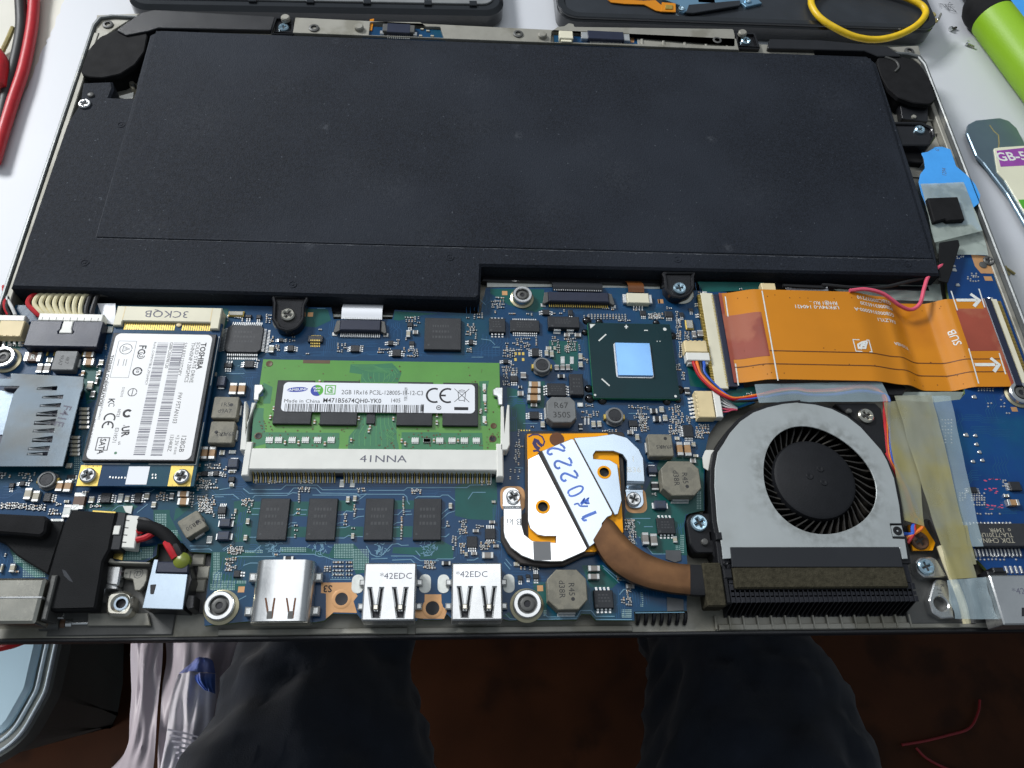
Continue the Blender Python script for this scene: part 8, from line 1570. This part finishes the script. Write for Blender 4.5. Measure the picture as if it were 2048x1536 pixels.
# plastic bag and the packet in front of it
def drape(name, rows, m, lab, cat, amp, freq, seed, nx=26):
    """surface through rows of (left, right) points from far to near, each with its height"""
    V = []; F = []; Ls = spline([q3(*a) for a, c in rows], 6); Rs = spline([q3(*c) for a, c in rows], 6)
    for j, (p, q) in enumerate(zip(Ls, Rs)):
        for i in range(nx + 1):
            u = i / nx; v = p.lerp(q, u); s_ = noise.noise(Vector((u * freq, j * .06, seed))) + .5 * noise.noise(Vector((u * freq * 2.3, j * .13, seed + 5)))
            V.append((v.x, v.y, v.z + amp * s_ + amp * 1.2 * math.sin(math.pi * u)))
    for j in range(len(Ls) - 1):
        for i in range(nx): a = j * (nx + 1) + i; F.append((a, a + nx + 1, a + nx + 2, a + 1))
    n_ = len(V); V += [(x, y, z_ - .5) for x, y, z_ in V]; F += [tuple(reversed([k + n_ for k in f])) for f in list(F)]
    b = MB(); b.add(V, F); o = b.build(name, m, sharp=70); 
    return tag(o, lab, cat) if lab else o
bag = thing('plastic_bag', 'crumpled translucent pale plastic bag hanging between box and trouser leg', 'bag', (*w('Q', 1000, 400, -330), -640))
def part(o, par): WORGo = WORG[o.name]; o.parent = par; o.location = [(WORGo[i] - WORG[par.name][i]) * .001 for i in range(3)]; [o.pop(k, None) for k in ('label', 'category')]; return o
part(drape('bag_side', [((768, -60, -330), (960, -60, -330)), ((765, 140, -330), (955, 140, -320)), ((768, 350, -340), (940, 350, -320)), ((765, 600, -350), (920, 600, -325)), ((735, 820, -370), (915, 800, -340)), ((600, 960, -400), (895, 960, -350)), ((480, 1080, -420), (890, 1080, -360))], 'bag', None, None, 9, 3.0, 1), bag)
part(drape('bag_side', [((965, -60, -335), (1480, -60, -340)), ((958, 140, -325), (1440, 140, -330)), ((955, 300, -322), (1400, 300, -330)), ((950, 500, -325), (1330, 500, -330)), ((945, 720, -330), (1230, 720, -340)), ((930, 960, -340), (1200, 960, -340)), ((920, 1080, -345), (1180, 1080, -345))], 'bag', None, None, 9, 3.4, 2), bag)
part(drape('bag_handle', [((1080, 120, -318), (1125, 120, -318)), ((1085, 200, -318), (1120, 195, -318)), ((1080, 300, -318), (1112, 300, -318)), ((1065, 380, -320), (1105, 330, -320))], 'packet', None, None, 2, 2, 3), bag)
pk = thing('packet', 'white packet with a blue printed top leaning in the plastic bag', 'packet', (*w('Q', 1120, 600, -315), -640))
part(drape('wrapper', [((1045, 372, -300), (1258, 370, -300)), ((1010, 510, -300), (1262, 500, -300)), ((985, 680, -300), (1240, 660, -300)), ((950, 850, -302), (1200, 850, -302)), ((905, 1080, -305), (1130, 1080, -305))], 'packet', None, None, 5, 3.5, 4), pk)
part(drape('wrapper_top', [((1150, 285, -300), (1215, 280, -300)), ((1100, 325, -300), (1245, 300, -300)), ((1046, 371, -300), (1257, 369, -300))], 'packet_blue', None, None, 4, 3.5, 5), pk)
part(drape('printed_patch', [((1140, 380, -291), (1255, 372, -291)), ((1150, 420, -291), (1256, 440, -291)), ((1200, 470, -291), (1258, 490, -291))], 'packet_blue', None, None, 4, 3.5, 4), pk)
b = MB(); 
for k in range(7): b.strip([(*w('Q', 985 + 12 * k, 700 + 34 * k, -294), -292.5 + .02 * k), (*w('Q', 1060, 715 + 30 * k, -294), -290.5), (*w('Q', 1165 - 8 * k, 745 + 26 * k, -294), -292)], 1.0, 0)
part(b.build('faint_print', 'packet_grey'), pk)
# person: trouser legs, seated facing the desk
me = bpy.data.meshes.new('person'); 
def leg(kx, ky, kz, hx, fx_, fy): return [(hx, -520, -215), ((hx * .5 + kx * .5), -300, -208), (kx - (kx - hx) * .2, -170, -205), (kx, ky, kz), (kx + 2, ky + 45, kz - 45), (kx + (fx_ - kx) * .5, (ky + fy) / 2 + 15, -400), (fx_, fy, -600), (fx_, fy + 90, -622), (fx_, fy + 150, -628)]
kl = w('X', 615, 1370, -195); kr = w('X', 1550, 1370, -195)
Lg = leg(kl[0], kl[1], -240, -75, kl[0] - 70, kl[1] + 130); Rg = leg(kr[0], kr[1], -240, 95, kr[0] + 70, kr[1] + 130)
rad_l = [100, 92, 84, 52, 46, 46, 40, 36, 30]
vsx = [(10, -560, -200)] + Lg + Rg; ed = [(0, 1)] + [(i, i + 1) for i in range(1, 9)] + [(0, 10)] + [(i, i + 1) for i in range(10, 18)]
vsx += [(10, -590, -60), (10, -600, 120)]; ed += [(0, 19), (19, 20)]
me.from_pydata([(x * .001, y * .001, z * .001 + .64) for x, y, z in vsx], ed, [])
pr_ = bpy.data.objects.new('person', me); sc.collection.objects.link(pr_); pr_.location = (0, 0, -.64)
m_ = pr_.modifiers.new('skin', 'SKIN'); m_.use_smooth_shade = True
rads = [120] + rad_l + rad_l + [125, 130]
for i, sv in enumerate(me.skin_vertices[0].data): sv.radius = (rads[i] * .001, rads[i] * .001); sv.use_root = (i == 0)
m_ = pr_.modifiers.new('sub', 'SUBSURF'); m_.levels = 4; m_.render_levels = 4
tx_ = bpy.data.textures.new('folds', 'CLOUDS'); tx_.noise_scale = .035
m_ = pr_.modifiers.new('folds', 'DISPLACE'); m_.texture = tx_; m_.strength = .02; m_.mid_level = .5
tx2_ = bpy.data.textures.new('creases', 'CLOUDS'); tx2_.noise_scale = .014; tx2_.noise_depth = 1
m_ = pr_.modifiers.new('creases', 'DISPLACE'); m_.texture = tx2_; m_.strength = .007; m_.mid_level = .5
me.materials.append(M['denim'])
tag(pr_, 'person seated at the desk in dark trousers, knees just below the laptop', 'person')
rc = thing('thin_cord', 'thin red cord lying on the dark floor beside the trouser leg', 'cord', (*w('R', 1800, 360, -630), -640))
b = MB(); b.tube([(*w('R', x, y, -638), -636) for x, y in ((1700, 382), (1760, 372), (1830, 355), (1890, 335), (1915, 290), (1920, 255))], 1.3, 8); b.build('strand', 'cord_dark', rc)
b = MB(); b.tube([(*w('R', x, y, -638), -636) for x, y in ((1740, 390), (1770, 420), (1830, 450), (1900, 470))], 1.3, 8); b.build('strand', 'cord_dark', rc)
t = thing('red_lead', 'short piece of red cable under the near edge by the storage box', 'cable', (*w('Q', 50, 160, -60), -640))
b = MB(); b.tube([q3(-200, 215, -60), q3(0, 182, -55), q3(100, 152, -52), q3(220, 100, -50)], 3.2, 10); b.build('cable', 'wire_red', t)
